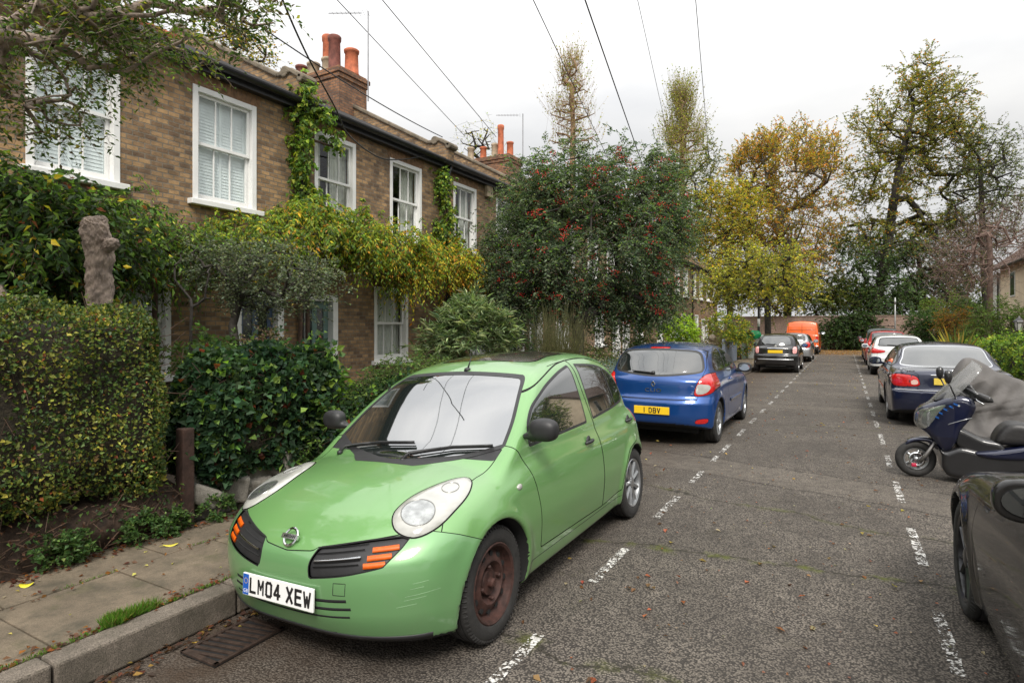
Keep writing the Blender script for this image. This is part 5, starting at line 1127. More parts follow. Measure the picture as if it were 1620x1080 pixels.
rear_kit(RD, [(-.58, 1.10), (.58, 1.10), (.60, 1.2), (.54, 1.46), (-.54, 1.46), (-.60, 1.2)], [(.66, .95), (.80, .95), (.80, 1.35), (.68, 1.40), (.66, 1.15)],
    [[(1.5, 1.08), (2.5, 1.08), (2.42, 1.45), (1.9, 1.44)], [(2.6, 1.08), (3.5, 1.10), (3.4, 1.40), (2.55, 1.47)]], [[(1.3, .95), (1.4, .35), (2.5, .35), (2.55, .95), (2.45, 1.48), (1.9, 1.48)]], lamp_y=.9)
rd, f = build_car(RD, 'parked_car', 'tall bright red hatchback peeping out beyond the white car', 'car', (1.66, 35.2, 0), PI, .045)
rear_common(rd, RD, f, 1.1, 1.5, None, .65, None, wz=1.12)
DG = hatch(paint('dark_green_paint', (.010, .030, .026), .3, .3, .1), 4.4, 1.72, .90, 2.6, .9, .35, belt=1.05)
rear_kit(DG, [(-.58, 1.15), (.58, 1.15), (.60, 1.25), (.54, 1.56), (-.54, 1.56), (-.60, 1.25)], [(.72, .85), (.84, .85), (.84, 1.15), (.72, 1.15)],
    [[(1.5, 1.12), (2.5, 1.12), (2.42, 1.55), (1.9, 1.54)], [(2.6, 1.12), (3.9, 1.14), (3.8, 1.50), (2.55, 1.56)]], [[(1.3, .95), (1.4, .4), (2.5, .4), (2.55, .95), (2.45, 1.58), (1.9, 1.58)]])
dg, f = build_car(DG, 'parked_car', 'dark green off-road car, farthest in the right-hand row', 'car', (1.72, 41.0, 0), PI, .05)
rear_common(dg, DG, f, 1.15, 1.5, BLACKPL, .65, None, wz=1.18)
g = MB()
for sx in (-.55, .55): g.tube([(sx, 1.9, 1.74), (sx, 2.0, 1.79), (sx, 3.6, 1.78), (sx, 3.7, 1.72)], .02, 6)
for y in (2.3, 3.1): g.bar((-.6, y, 1.80), (.6, y, 1.80), .04, .03)
g.build('roof_rack', BLACKPL, dg)

ORG = paint('orange_paint', (.72, .115, .012), 0, .42, .15)
VA = hatch(ORG, 4.8, 2.15, .97, 3.1, .85, .33, belt=1.2)
VA.update(top=[(0, .85), (.5, 1.0), (.9, 1.15), (1.2, 1.25), (4.8, 1.25)], rear=[(.1, 4.70), (.4, 4.80), (.5, 4.8), (.6, 4.76), (1.4, 4.74)], zs=[(.1, .93), (.3, .97), (.6, 1), (1.3, .985), (1.6, .95)],
    gw=[(.6, .95), (1.2, .955), (1.6, .91), (2.0, .85), (2.2, .80)], gp=[(.8, .93), (1.5, .98), (2.2, 1), (4.8, .99)], roof=[(.9, 1.5), (1.4, 1.95), (1.9, 2.12), (2.4, 2.15), (4.3, 2.14), (4.8, 2.10)],
    wind=[(.5, .4), (1.1, .85), (1.6, 1.25), (2.0, 1.6), (2.2, 2.0)], back=[(.5, 4.78), (1.2, 4.76), (1.7, 4.70), (2.0, 4.62), (2.2, 4.5)], bowr=.06, powr=6, bb=.05, k_roof=.08, k_back=.06, k_rear=.04, k_edge=.06, w=[(0, .9), (.6, .98), (1, 1), (4.8, .985)])
VA['panels'] = [('tail_light', end([(.78, .75), (.93, .75), (.93, 1.15), (.80, 1.15)], 4.3, -1, True), REDLENS, .004, dict(pair=1)),
    ('windscreen', (lambda q: (lambda p: np.maximum(end(q, 2.0, 1)(p), .85 - p[:, 1])))(smooth_poly([(-.8, 1.25), (.8, 1.25), (.7, 1.95), (-.7, 1.95)], 5)), GLASS, .012, {}),
    ('window', side(smooth_poly([(1.4, 1.2), (2.1, 1.2), (2.1, 1.75), (1.75, 1.75)], 5)), GLASS, .01, dict(pair=1)),
    ('bumper', lambda p: np.maximum(p[:, 2] - .52, 4.35 - p[:, 1]), BLACKPL, .003, dict(off=.015)),
    ('rear_door', lambda p: np.maximum(np.maximum(band(p[:, 0], -.80, -.004), band(p[:, 2], .56, 1.98)), 4.4 - p[:, 1]), ORG, .006, {}),
    ('rear_door', lambda p: np.maximum(np.maximum(band(p[:, 0], .004, .80), band(p[:, 2], .56, 1.98)), 4.4 - p[:, 1]), ORG, .006, {}),
    ('door', side(smooth_poly([(1.2, 1.1), (1.3, .45), (2.2, .45), (2.2, 1.85), (1.7, 1.85)], 4)), ORG, .004, dict(pair=1))]
va, f = build_car(VA, 'parked_van', 'bright orange panel van seen from behind at the far end of the road', 'van', (-2.43, 47.3, 0), PI, .05)
for z in (1.25, 1.6): draw_line(va, f, [(x, 5.3, z) for x in np.linspace(-.75, .75, 8)], (0, -1, 0), .03, ORG, .02, 'door_rib')
plate(va, f, (.0, 5.3, .70), (0, -1, 0), .52, .111, YPLATE, None)
for sx in (1, -1): mirror_part(va, (sx * 1.10, 1.35, 1.35), BLACKPL, 1.3, sx, 1)

CHAR = paint('charcoal_paint', (.010, .0095, .009), .0, .45, .10); _c = CHAR.node_tree.nodes['Principled BSDF'].inputs; _c['Coat Weight'].default_value = .9; _c['Coat IOR'].default_value = 1.5; _c['Specular IOR Level'].default_value = .1; _c['Roughness'].default_value = .6
DK = hatch(CHAR, 4.5, 1.44, .90, 2.7, .86, .335)
DK.update(tw=.22, rim=.245, arch=.372, styles=('alloy5', 'alloy5'), winset=.015, flare=.022, rimmat=mat('machined_alloy', (.05, .05, .052), .3, .7, var=.8, scale=9), zs=[(.1, .90), (.22, .955), (.45, .99), (.6, 1), (.74, .985), (.84, .955), (.94, .90), (1.1, .80)],
    top=[(0, .62), (.25, .74), (.6, .84), (1.0, .90), (1.5, .93), (2.5, .97), (4.0, 1.0), (4.5, .95)], bowf=.42, powf=2.4, k_edge=.12, roof=[(1.5, 1.08), (1.9, 1.24), (2.3, 1.37), (2.6, 1.42), (2.9, 1.44), (3.5, 1.42), (4.0, 1.33), (4.3, 1.25)], wind=[(.5, .8), (.85, 1.38), (.95, 1.52), (1.2, 1.92), (1.35, 2.22), (1.44, 2.5)])
rear_kit(DK, [(-.6, 1.03), (.6, 1.03), (.5, 1.3), (-.5, 1.3)], [(.6, .7), (.85, .72), (.85, .85), (.62, .83)],
    [[(2.0, .96), (2.75, .965), (2.72, 1.31), (2.45, 1.27)], [(2.86, .965), (3.65, .98), (3.4, 1.22), (2.82, 1.32)]],
    [[(1.38, .86), (1.30, .60), (1.38, .30), (2.76, .28), (2.84, .8), (2.76, 1.36), (2.35, 1.31), (1.75, .98)], [(2.86, .8), (2.78, .28), (3.2, .3), (3.5, .7), (3.75, .98), (3.4, 1.27), (2.78, 1.37)]],
    extra=[('headlight', oblique(smooth_poly([(-.16, -.03), (.05, -.085), (.20, -.05), (.18, .05), (-.05, .07)], 5), (.78, .36, .70), (.25, .75, .12), (.1, -.1, 1), None), mat('smoked_lens', (.02, .025, .03), .1, coat=1), .004, dict(pair=1))])
dk, f = build_car(DK, 'parked_car', 'charcoal grey car cut off by the right edge, nearest to the camera', 'car', (1.49, 5.27, 0), PI, .024)
mirror_part(dk, (.90, 2.42, 1.06), CHAR, .95, 1, 1); mirror_part(dk, (-.90, 2.42, 1.06), CHAR, .95, -1, 1)
handle(dk, f, 2.68, .80, CHAR)

# ------------------------------------------------------------------ scooter and covered motorbike
def panel(name, parent, m, poly, w, k=.05, yc=0.0, h=.013, smooth_n=4, sharp=(), extra=None):
    P_ = smooth_poly(poly, smooth_n, sharp); wf = w if callable(w) else (lambda u, z: w + 0 * u)
    def f(p):
        v = smax(sd_poly(p[:, [0, 2]], P_), np.abs(p[:, 1] - yc) - wf(p[:, 0], p[:, 2]), k)
        return v if extra is None else extra(p, v)
    lo = P_.min(0) - .04; hi = P_.max(0) + .04; W = .5
    V, T = nets(f, (lo[0], yc - W, lo[1]), (hi[0], yc + W, hi[1]), h); sh = Shell(f, V, T)
    if parent is None: return sh, f
    return emit(sh, T, name, m, parent)
NAVYS = paint('scooter_navy', (.003, .006, .030), .3, .3, .06); SBLK = mat('satin_black', (.014, .014, .015), .35, coat=.5, var=.15); SEATM = mat('seat_vinyl', (.022, .021, .021), .45, var=.2, scale=40, bump=.15, bscale=90)
t = thing('scooter', 'dark navy maxi scooter with a tall windscreen and blue striped nose', 'scooter', (0, 8.22, 0))
nose = lambda u, z: np.clip(.05 + .18 * np.sqrt(np.clip((u - .69) / .35, 0, 1)), 0, .23) - .12 * np.clip((.5 - z) / .5, 0, 1)
sh, f = panel('', None, None, [(.70, .60), (.695, .72), (.74, .80), (.84, .86), (.97, .93), (1.10, .96), (1.20, .93), (1.235, .84), (1.19, .72), (1.10, .58), (1.06, .45), (1.0, .34), (.93, .33), (.87, .43), (.80, .52)], nose, .07)
hl = lambda p: np.maximum(sd_poly(p[:, [0, 2]], smooth_poly([(.705, .60), (.70, .71), (.735, .775), (.83, .815), (.965, .855), (.90, .765), (.85, .66), (.78, .575)], 4)), .015 - np.abs(p[:, 1]))
inn, sh.T = sh.cut(hl)
for sg in (1, -1): emit(sh, inn[(sg * sh.V[inn][:, :, 1].mean(1)) > 0], 'headlight', CLEARD, t, .003)
g = MB()
for sg in (1, -1): g.lathe([(0, 0), (.045, .0), (.05, .012), (.03, .02), (0, .022)], (.765, sg * .105, .665), 'x', 16)
emit(sh, sh.T, 'body', NAVYS, t)
for k, (u, z) in enumerate(((.895, .705), (.925, .755), (.965, .80), (1.01, .835), (1.05, .865))):
    for sg in (1, -1):
        p = surf(f, [(u, sg * .6, z)], (0, -sg, 0))[0]; g = MB(); g.bar((-.022, 0, .014), (.030, 0, -.010), .006, .018); o = g.build('stripe', mat('scooter_blue', (.02, .12, .42), .25, .5, 1), t); o.location = tuple(p)
        g = MB(); g.bar((.018, -sg * -.0015, -.004), (.034, -sg * -.0015, -.012), .007, .016); o2 = g.build('stripe_tip', CLEAR, o)
panel('lower_fairing', t, SBLK, [(.86, .44), (.95, .34), (1.10, .40), (1.32, .37), (1.64, .44), (2.1, .52), (2.35, .62), (2.30, .45), (2.0, .28), (1.6, .16), (1.25, .07), (1.0, .07), (.94, .16), (.93, .30)], .20, .06)
panel('side_panel', t, NAVYS, [(1.22, .36), (1.45, .41), (1.64, .46), (1.95, .53), (2.35, .68), (2.50, .76), (2.42, .62), (2.1, .44), (1.8, .34), (1.5, .30), (1.28, .31)], .225, .05)
panel('tunnel', t, SBLK, [(1.06, .56), (1.10, .60), (1.30, .50), (1.45, .47), (1.48, .38), (1.2, .34), (1.06, .42)], .17, .05)
panel('seat', t, SEATM, [(1.40, .48), (1.44, .60), (1.52, .68), (1.62, .695), (1.80, .66), (1.90, .72), (2.15, .78), (2.40, .80), (2.38, .72), (2.0, .58), (1.7, .47), (1.5, .45)], .165, .08)
panel('front_mudguard', t, NAVYS, [(.60, .37), (.64, .425), (.74, .455), (.86, .45), (.93, .38), (.90, .33), (.82, .405), (.70, .405), (.62, .36)], .065, .03, 0, .009)
for (cu, nm) in ((.705, 'front_wheel'), (2.22, 'rear_wheel')):
    r = .205; q = MB(); q.lathe([(.125, -.03), (.15, -.048), (.185, -.045), (.200, -.025), (.205, 0), (.200, .025), (.185, .045), (.15, .048), (.125, .03), (.12, 0)], axis='y', n=40, close=True)
    W = q.build(nm, RUBBER, t, True); W.location = (cu, 0, r); W.rotation_euler = (0, 0, R(10) if cu < 1 else 0)
    q = MB(); q.lathe([(.128, -.03), (.12, -.02), (.12, .02), (.128, .03), (.112, .02), (.112, -.02)], axis='y', n=32, close=True)
    for i in range(5): a = 2 * PI * i / 5; q.bar((.02 * math.cos(a), 0, .02 * math.sin(a)), (.118 * math.cos(a), 0, .118 * math.sin(a)), .022, .03)
    q.lathe([(.028, -.05), (.028, .05)], axis='y', n=14); q.build('rim', SILVER, W, True)
    q = MB(); q.lathe([(.055, -.056), (.085, -.056), (.085, -.052), (.055, -.052)], axis='y', n=28, close=True); q.build('brake_disc', CHROME, W, True)
    q = MB(); q.box((-.055, -.070, -.085), (-.005, -.040, -.045)); q.build('caliper', mat('caliper_red', (.45, .02, .06), .4), W, bevel=.008)
for sg in (1, -1): g = MB(); g.tube([(.735, sg * .075, .18), (.80, sg * .075, .27), (.93, sg * .07, .50)], [.020, .022, .016], 10); g.build('fork_leg', mat('fork_alloy', (.22, .21, .20), .4, .8), t, True)
g = MB(); V = []; nu, nv = 14, 13                     # screen: a tall sheet, curled at the sides
prof = [(.765, .80), (.85, .90), (.96, 1.04), (1.07, 1.17), (1.16, 1.27), (1.225, 1.345)]
pu = pch([(i / 5, p[0]) for i, p in enumerate(prof)]); pz = pch([(i / 5, p[1]) for i, p in enumerate(prof)])
for i in range(nu):
    s = i / (nu - 1); wd = .13 + .10 * math.sin(PI * min(s * .8 + .12, 1)); 
    if s > .85: wd *= math.sqrt(max(.05, 1 - ((s - .85) / .16)**2))
    for j in range(nv):
        a = -1 + 2 * j / (nv - 1); V.append((float(pu(np.array([s]))[0]) + .12 * a * a * (1 - .3 * s), wd * a, float(pz(np.array([s]))[0]) - .07 * a * a))
F = [(i * nv + j, i * nv + j + 1, (i + 1) * nv + j + 1, (i + 1) * nv + j) for i in range(nu - 1) for j in range(nv - 1)]; g.add(V, F)
mm, N, L, b = newmat('screen_plastic'); b.inputs['Base Color'].default_value = (.25, .25, .24, 1); b.inputs['Roughness'].default_value = .08; b.inputs['Alpha'].default_value = .30; b.inputs['Coat Weight'].default_value = 1; b.inputs['IOR'].default_value = 1.7
o = g.build('windscreen', mm, t, True); sd_ = o.modifiers.new('thick', 'SOLIDIFY'); sd_.thickness = .004
panel('dash', t, SBLK, [(.86, .88), (.98, 1.0), (1.08, 1.03), (1.14, 1.0), (1.20, .94), (1.08, .90)], .15, .05)
for sg in (1, -1):
    g = MB(); g.tube([(1.13, 0, .99), (1.17, sg * .12, 1.03), (1.24, sg * .26, .98)], [.022, .02, .016], 10); g.tube([(1.24, sg * .26, .98), (1.31, sg * .38, .945)], .018, 12); hb = g.build('handlebar', SBLK, t, True)
    g = MB(); g.tube([(1.245, sg * .27, .98), (1.315, sg * .385, .943)], .020, 12); g.build('grip', RUBBER, hb, True)
    g = MB(); g.tube([(1.21, sg * .25, .965), (1.22, sg * .33, .93), (1.27, sg * .39, .90)], [.008, .007, .006], 6); g.build('brake_lever', CHROME, hb, True)
    g = MB(); g.tube([(1.06, sg * .20, .92), (1.02, sg * .28, 1.0), (.98, sg * .32, 1.10)], .008, 8)
    g.lathe([(0, -.075), (.022, -.06), (.036, -.02), (.038, .03), (.028, .065), (0, .08)], (.97, sg * .325, 1.17), 'z', 16); g.build('mirror', SBLK, t, True)
panel('hand_guard', t, SBLK, [(1.06, .98), (1.12, 1.07), (1.20, 1.08), (1.26, 1.0), (1.36, .96), (1.38, .90), (1.24, .90), (1.12, .92)], lambda u, z: .05 + .15 * np.clip((u - 1.05) / .3, 0, 1), .04)
g = MB(); g.tube([(1.75, -.12, .12), (2.0, -.20, .20), (2.35, -.22, .28)], [.03, .045, .055], 12); g.build('exhaust', CHROME, t, True)
g = MB(); g.tube([(1.5, -.15, .12), (1.56, -.26, .01)], .011, 8); g.build('side_stand', SBLK, t, True)
g = MB(); g.tube([(.93, -.178, .60), (1.0, -.222, .655), (1.10, -.236, .70), (1.19, -.236, .735)], .004, 6); g.build('trim_line', SILVER, t, True)
t = thing('covered_motorbike', 'motorbike hidden under a creased grey weather cover behind the scooter', 'motorbike', (0, 9.75, 0), 0)
zt = pch([(1.0, .40), (1.14, .75), (1.25, 1.12), (1.38, 1.30), (1.46, 1.305), (1.70, 1.15), (2.0, 1.00), (2.4, .93), (2.9, .98), (3.15, .90), (3.3, .55)]); zb = pch([(1.0, .30), (1.3, .30), (1.7, .24), (2.4, .34), (3.3, .30)])
def cf(p):
    u, y, z = p[:, 0], p[:, 1], p[:, 2]; d = np.clip(zt(u) - z, 0, 1.2); fold = .022 * np.abs(np.sin(6.5 * u + 3.2 * z + np.sin(3 * z))) - .02 * np.abs(np.sin(9 * z - 4 * u)) + .020 * np.sin(15 * u + 4 * z + 2 * np.sin(5 * z + u * 3)) + .014 * np.sin(31 * u - 9 * z + 3 * np.sin(4 * z)) + .012 * np.sin(9 * z + 11 * u) - .008 * np.abs(np.sin(13 * u + 6 * z + 2 * np.sin(6 * u))) + .005 * np.abs(np.sin(21 * z - 8 * u + 2 * np.sin(9 * z))) + .02 * np.sin(7 * z - 5 * u + 1)
    w = .10 + .30 * (1 - np.exp(-d * 2.2)) + fold * np.clip(d * 4, 0, 1) - .05 * np.exp(-((z - .55) / .12)**2); return np.maximum(smax(smax(np.abs(y) - w, z - zt(u) + fold * .4, .08), np.maximum(u - 3.28, 1.04 - u), .1), zb(u) + fold - z)
V, T = nets(cf, (.95, -.55, .2), (3.4, .55, 1.4), .015); emit(Shell(cf, V, T), T, 'cover', mat('grey_cover', (.105, .098, .093), .8, var=.2, scale=4, bump=.5, bscale=18), t)
for cu in (1.40, 2.85):
    q = MB(); q.lathe([(.19, -.04), (.22, -.06), (.27, -.06), (.30, 0), (.27, .06), (.22, .06), (.19, .04), (.185, 0)], axis='y', n=36, close=True); W = q.build('wheel', RUBBER, t, True); W.location = (cu, 0, .30)
    q = MB(); q.lathe([(.192, -.04), (.18, 0), (.192, .04), (.17, .02), (.17, -.02)], axis='y', n=32, close=True)
    for i in range(6): a = 2 * PI * i / 6; q.bar((.02 * math.cos(a), 0, .02 * math.sin(a)), (.18 * math.cos(a), 0, .18 * math.sin(a)), .02, .02)
    q.build('rim', SILVER, W, True)
# wheeled bin with a green sack
t = thing('wheelie_bin', 'small pale bin topped by a bright green sack beside the lamp post', 'bin', (-4.15, 33.2, .12)); g = MB(); g.prism([(-.25, 0), (.25, 0), (.29, .95), (-.29, .95)], -.26, .26, 'y'); g.box((-.31, -.30, .952), (.31, .30, 1.0)); g.build('bin_body', PALE, t, bevel=.02)
fb = lambda p: np.sqrt((p[:, 0] / .34)**2 + (p[:, 1] / .3)**2 + ((p[:, 2] - 1.22) / .24)**2) * .3 - .3 + .02 * np.sin(18 * p[:, 0] + 9 * p[:, 2]) + .015 * np.sin(22 * p[:, 1])
V, T = nets(fb, (-.45, -.45, .85), (.45, .45, 1.6), .04); emit(Shell(fb, V, T), T, 'sack', mat('green_sack', (.01, .30, .10), .35, var=.2), t)

# ------------------------------------------------------------------ plants
VR = np.random.RandomState(21)
def unit(v): return v / (np.linalg.norm(v, axis=-1, keepdims=True) + 1e-9)
def rdir(n): return unit(VR.normal(size=(n, 3)))
def pal(cols, n, jit=.25):                 # cols: [(weight, (r,g,b)), ...]; variation from leaf to leaf
    w = np.array([c[0] for c in cols], float); w /= w.sum(); C = np.array([c[1] for c in cols])[VR.choice(len(cols), n, p=w)]
    return C * np.exp(VR.normal(0, jit, (n, 1))) * (1 + VR.normal(0, .07, (n, 3)))
def leaves(name, P, A, l, w, C, m, parent=None, fold=.25, N=None, kind=None):
    n = len(P); A = unit(A); N = unit(VR.normal(size=(n, 3)) + np.array([0, 0, .8])) if N is None else N
    S = unit(np.cross(A, N)); N = np.cross(S, A); l = np.broadcast_to(l, n)[:, None] * VR.uniform(.65, 1.25, (n, 1)); w = np.broadcast_to(w, n)[:, None] * (l / np.mean(l))
    q = P + A * l * .42; up = N * w * fold; V = np.stack([P, q + S * w / 2 + up, P + A * l - N * l * .12, q - S * w / 2 + up], 1).reshape(-1, 3)
    b = np.arange(n) * 4; F = np.stack([np.stack([b, b + 1, b + 2], 1), np.stack([b, b + 2, b + 3], 1)], 1).reshape(-1, 3)
    o = mk(name, V, F.astype(np.int32), m, parent, False, cols=np.repeat(np.clip(C, 0, 1), 4, axis=0))
    if kind: o['kind'] = kind
    return o
def stems(name, P0, P1, r0, r1, m, parent=None, n=4):
    k = len(P0); d = unit(P1 - P0); a = np.where(np.abs(d[:, 2:]) < .9, np.array([[0, 0, 1.]]), np.array([[1., 0, 0]])); u = unit(np.cross(a, d)); v = np.cross(d, u)
    r0 = np.broadcast_to(r0, k)[:, None]; r1 = np.broadcast_to(r1, k)[:, None]; V = []
    for P_, r_ in ((P0, r0), (P1, r1)):
        for j in range(n): t = 2 * PI * j / n; V.append(P_ + r_ * (math.cos(t) * u + math.sin(t) * v))
    V = np.stack(V, 1).reshape(-1, 3); b = np.arange(k)[:, None] * 2 * n; F = []
    for j in range(n): F.append(np.concatenate([b + j, b + (j + 1) % n, b + n + (j + 1) % n, b + n + j], 1))
    return mk(name, V, np.stack(F, 1).reshape(-1, 4).astype(np.int32), m, parent, True)
def spray_pts(O, D, L_, m, droop, spread=.8, hang=0.0):
    """leaf origins and axes along curved twigs"""
    n = len(O); L_ = np.broadcast_to(L_, n)[:, None, None]; t = np.linspace(.08, 1, m)[None, :, None]; D = unit(D)[:, None]; O = O[:, None]
    dn = np.array([0, 0, -1.])[None, None]; P = O + D * L_ * t + dn * droop * L_ * t * t; T = unit(D + dn * 2 * droop * t)
    sd = unit(np.cross(T, np.array([0, 0, 1.]) + VR.normal(0, .25, (n, 1, 3)))); alt = np.where(np.arange(m) % 2 == 0, 1, -1)[None, :, None]
    A = unit(T * .55 + sd * alt * spread + dn * hang + VR.normal(0, .22, (n, m, 3)))
    return P.reshape(-1, 3), A.reshape(-1, 3), P[:, -1], np.repeat(np.arange(n), m)
def ell(c, r, n, shell=.55):
    d = rdir(n); q = VR.uniform(shell**3, 1, (n, 1))**(1 / 3); return np.asarray(c) + d * q * np.asarray(r)
def pxell(px, py, d, rx, ry, n, depth=None, shell=.45):
    """ellipsoid of points about photo pixel (px, py) at a real depth d; radii in pixels become metres there"""
    c = at(px, py, d); a = rx / CF * d; b = ry / CF * d; q = ell((0, 0, 0), (1, 1, 1), n, shell)
    return c + q[:, :1] * a * np.array([CT, ST, 0]) + q[:, 1:2] * (depth or min(a, 1.5 * b)) * np.array([-ST, CT, 0]) + q[:, 2:] * b * np.array([0, 0, 1.])
def skeleton(trunk, targets, step=.35, pen=.6, jit=.08, up=.15):
    nodes = [np.array(trunk[0], float)]; par = [-1]
    for a, b in zip(trunk[:-1], trunk[1:]):
        a = np.array(a, float); b = np.array(b, float); k = max(1, int(np.linalg.norm(b - a) / step))
        for i in range(1, k + 1): nodes.append(a + (b - a) * i / k); par.append(len(nodes) - 2)
    t0 = nodes[-1]; order = np.argsort(np.linalg.norm(targets - t0, axis=1)); tips = []
    skip = max(1, len(nodes) // 3)
    for ti in order:
        t = targets[ti]; A = np.array(nodes); d = np.linalg.norm(A - t, axis=1) + pen * np.maximum(0, A[:, 2] - t[2]); d[:skip] += 3 * step
        j = int(np.argmin(d)); a = A[j]; L_ = np.linalg.norm(t - a); k = max(1, int(L_ / step)); p = j
        for i in range(1, k + 1):
            s = i / k; q = a + (t - a) * s + np.array([0, 0, -up * L_ * (s * (1 - s)) * (-1 if t[2] < a[2] else 1)]) + (VR.normal(0, jit * step, 3) if i < k else 0)
            nodes.append(q); par.append(p); p = len(nodes) - 1
        tips.append(p)
    par = np.array(par); cnt = np.zeros(len(nodes)); cnt[tips] = 1
    for i in range(len(nodes) - 1, 0, -1): cnt[par[i]] += cnt[i]
    A = np.array(nodes); big = {}
    for i in range(1, len(A)):
        q = par[i]
        if q not in big or cnt[i] > cnt[big[q]]: big[q] = i
    nt = sum(max(1, int(np.linalg.norm(np.array(b) - np.array(a)) / step)) for a, b in zip(trunk[:-1], trunk[1:])) + 1; tipset = set(tips); idx = [i for i in range(nt, len(A)) if i in big and i not in tipset]
    idx = np.array(idx, int)
    if len(idx):
        kid = np.array([big[i] for i in idx])
        for _ in range(5): A[idx] = .5 * A[idx] + .25 * A[par[idx]] + .25 * A[kid]
    return A, par, np.maximum(cnt, 1), tips
def tree(name, label, cat, trunk, targets, leafspec, r_tip=.006, r_base=None, bark=None, step=.35, pen=.35, pw=.43, group=None, twigs=True, cluster=None, crown_name='crown'):
    """leafspec: dict(n sprays per target, L spray length, m leaves, l, w, cols, droop, mat)"""
    t = thing(name, label, cat, tuple(trunk[0]), 0, group); o = np.array(trunk[0], float)
    nd, par, cnt, tips = skeleton(trunk, targets, step, pen); r = r_tip * cnt**pw
    if r_base: r = r * min(1e9, r_base / r[1]); 
    r = np.maximum(r, r_tip * .8); i = np.arange(1, len(nd))
    stems('trunk', nd[par[i]] - o, nd[i] - o, np.minimum(r[par[i]], r[i] * 1.6), r[i], bark or BARK, t, 6)
    s = leafspec; T = nd[tips]; base = nd[par[tips]]; k = s['n']
    if k:
        O = np.repeat(T, k, 0) + VR.normal(0, s.get('sc', .1), (len(T) * k, 3)); out = unit(T - targets.mean(0)); D = unit(np.repeat(out, k, 0) * s.get('out', .6) + rdir(len(O)) + np.array([0, 0, s.get('upd', .1)])); L_ = s['L'] * VR.uniform(.5, 1.3, len(O))
        P, A, E_, ix = spray_pts(O, D, L_, s['m'], s.get('droop', .3), s.get('spread', .8), s.get('hang', 0))
        keep = VR.rand(len(P)) < s.get('keep', 1); P, A = P[keep], A[keep]
        C = pal(s['cols'], len(P), s.get('jit', .25))
        if 'shift' in s: C = s['shift'](P, C)
        leaves(crown_name, P - o, A, s['l'], s['w'], C, s.get('mat', LEAF), t, kind='stuff')
        if twigs: stems('twigs', O - o, E_ - o, r_tip * .7, r_tip * .3, bark or TWIG, t, 3)['kind'] = 'stuff'
    return t, T
def bush(name, label, cat, pts, base, leafspec, bark=None, group=None, r_tip=.003, r_base=None, step=.2):
    b = np.array(base, float); c = pts.mean(0); mid = b + (c - b) * .45
    return tree(name, label, cat, [b, b + (mid - b) * .5, mid], pts, leafspec, r_tip, r_base, bark or TWIG, step, .4, .42, group)
DG = (.032, .058, .022); MG = (.070, .125, .032); LG = (.15, .25, .045); YG = (.28, .34, .045); YL = (.52, .42, .045); OR = (.50, .24, .04); RB = (.20, .07, .035); GG = (.12, .145, .095); OL = (.12, .13, .035)

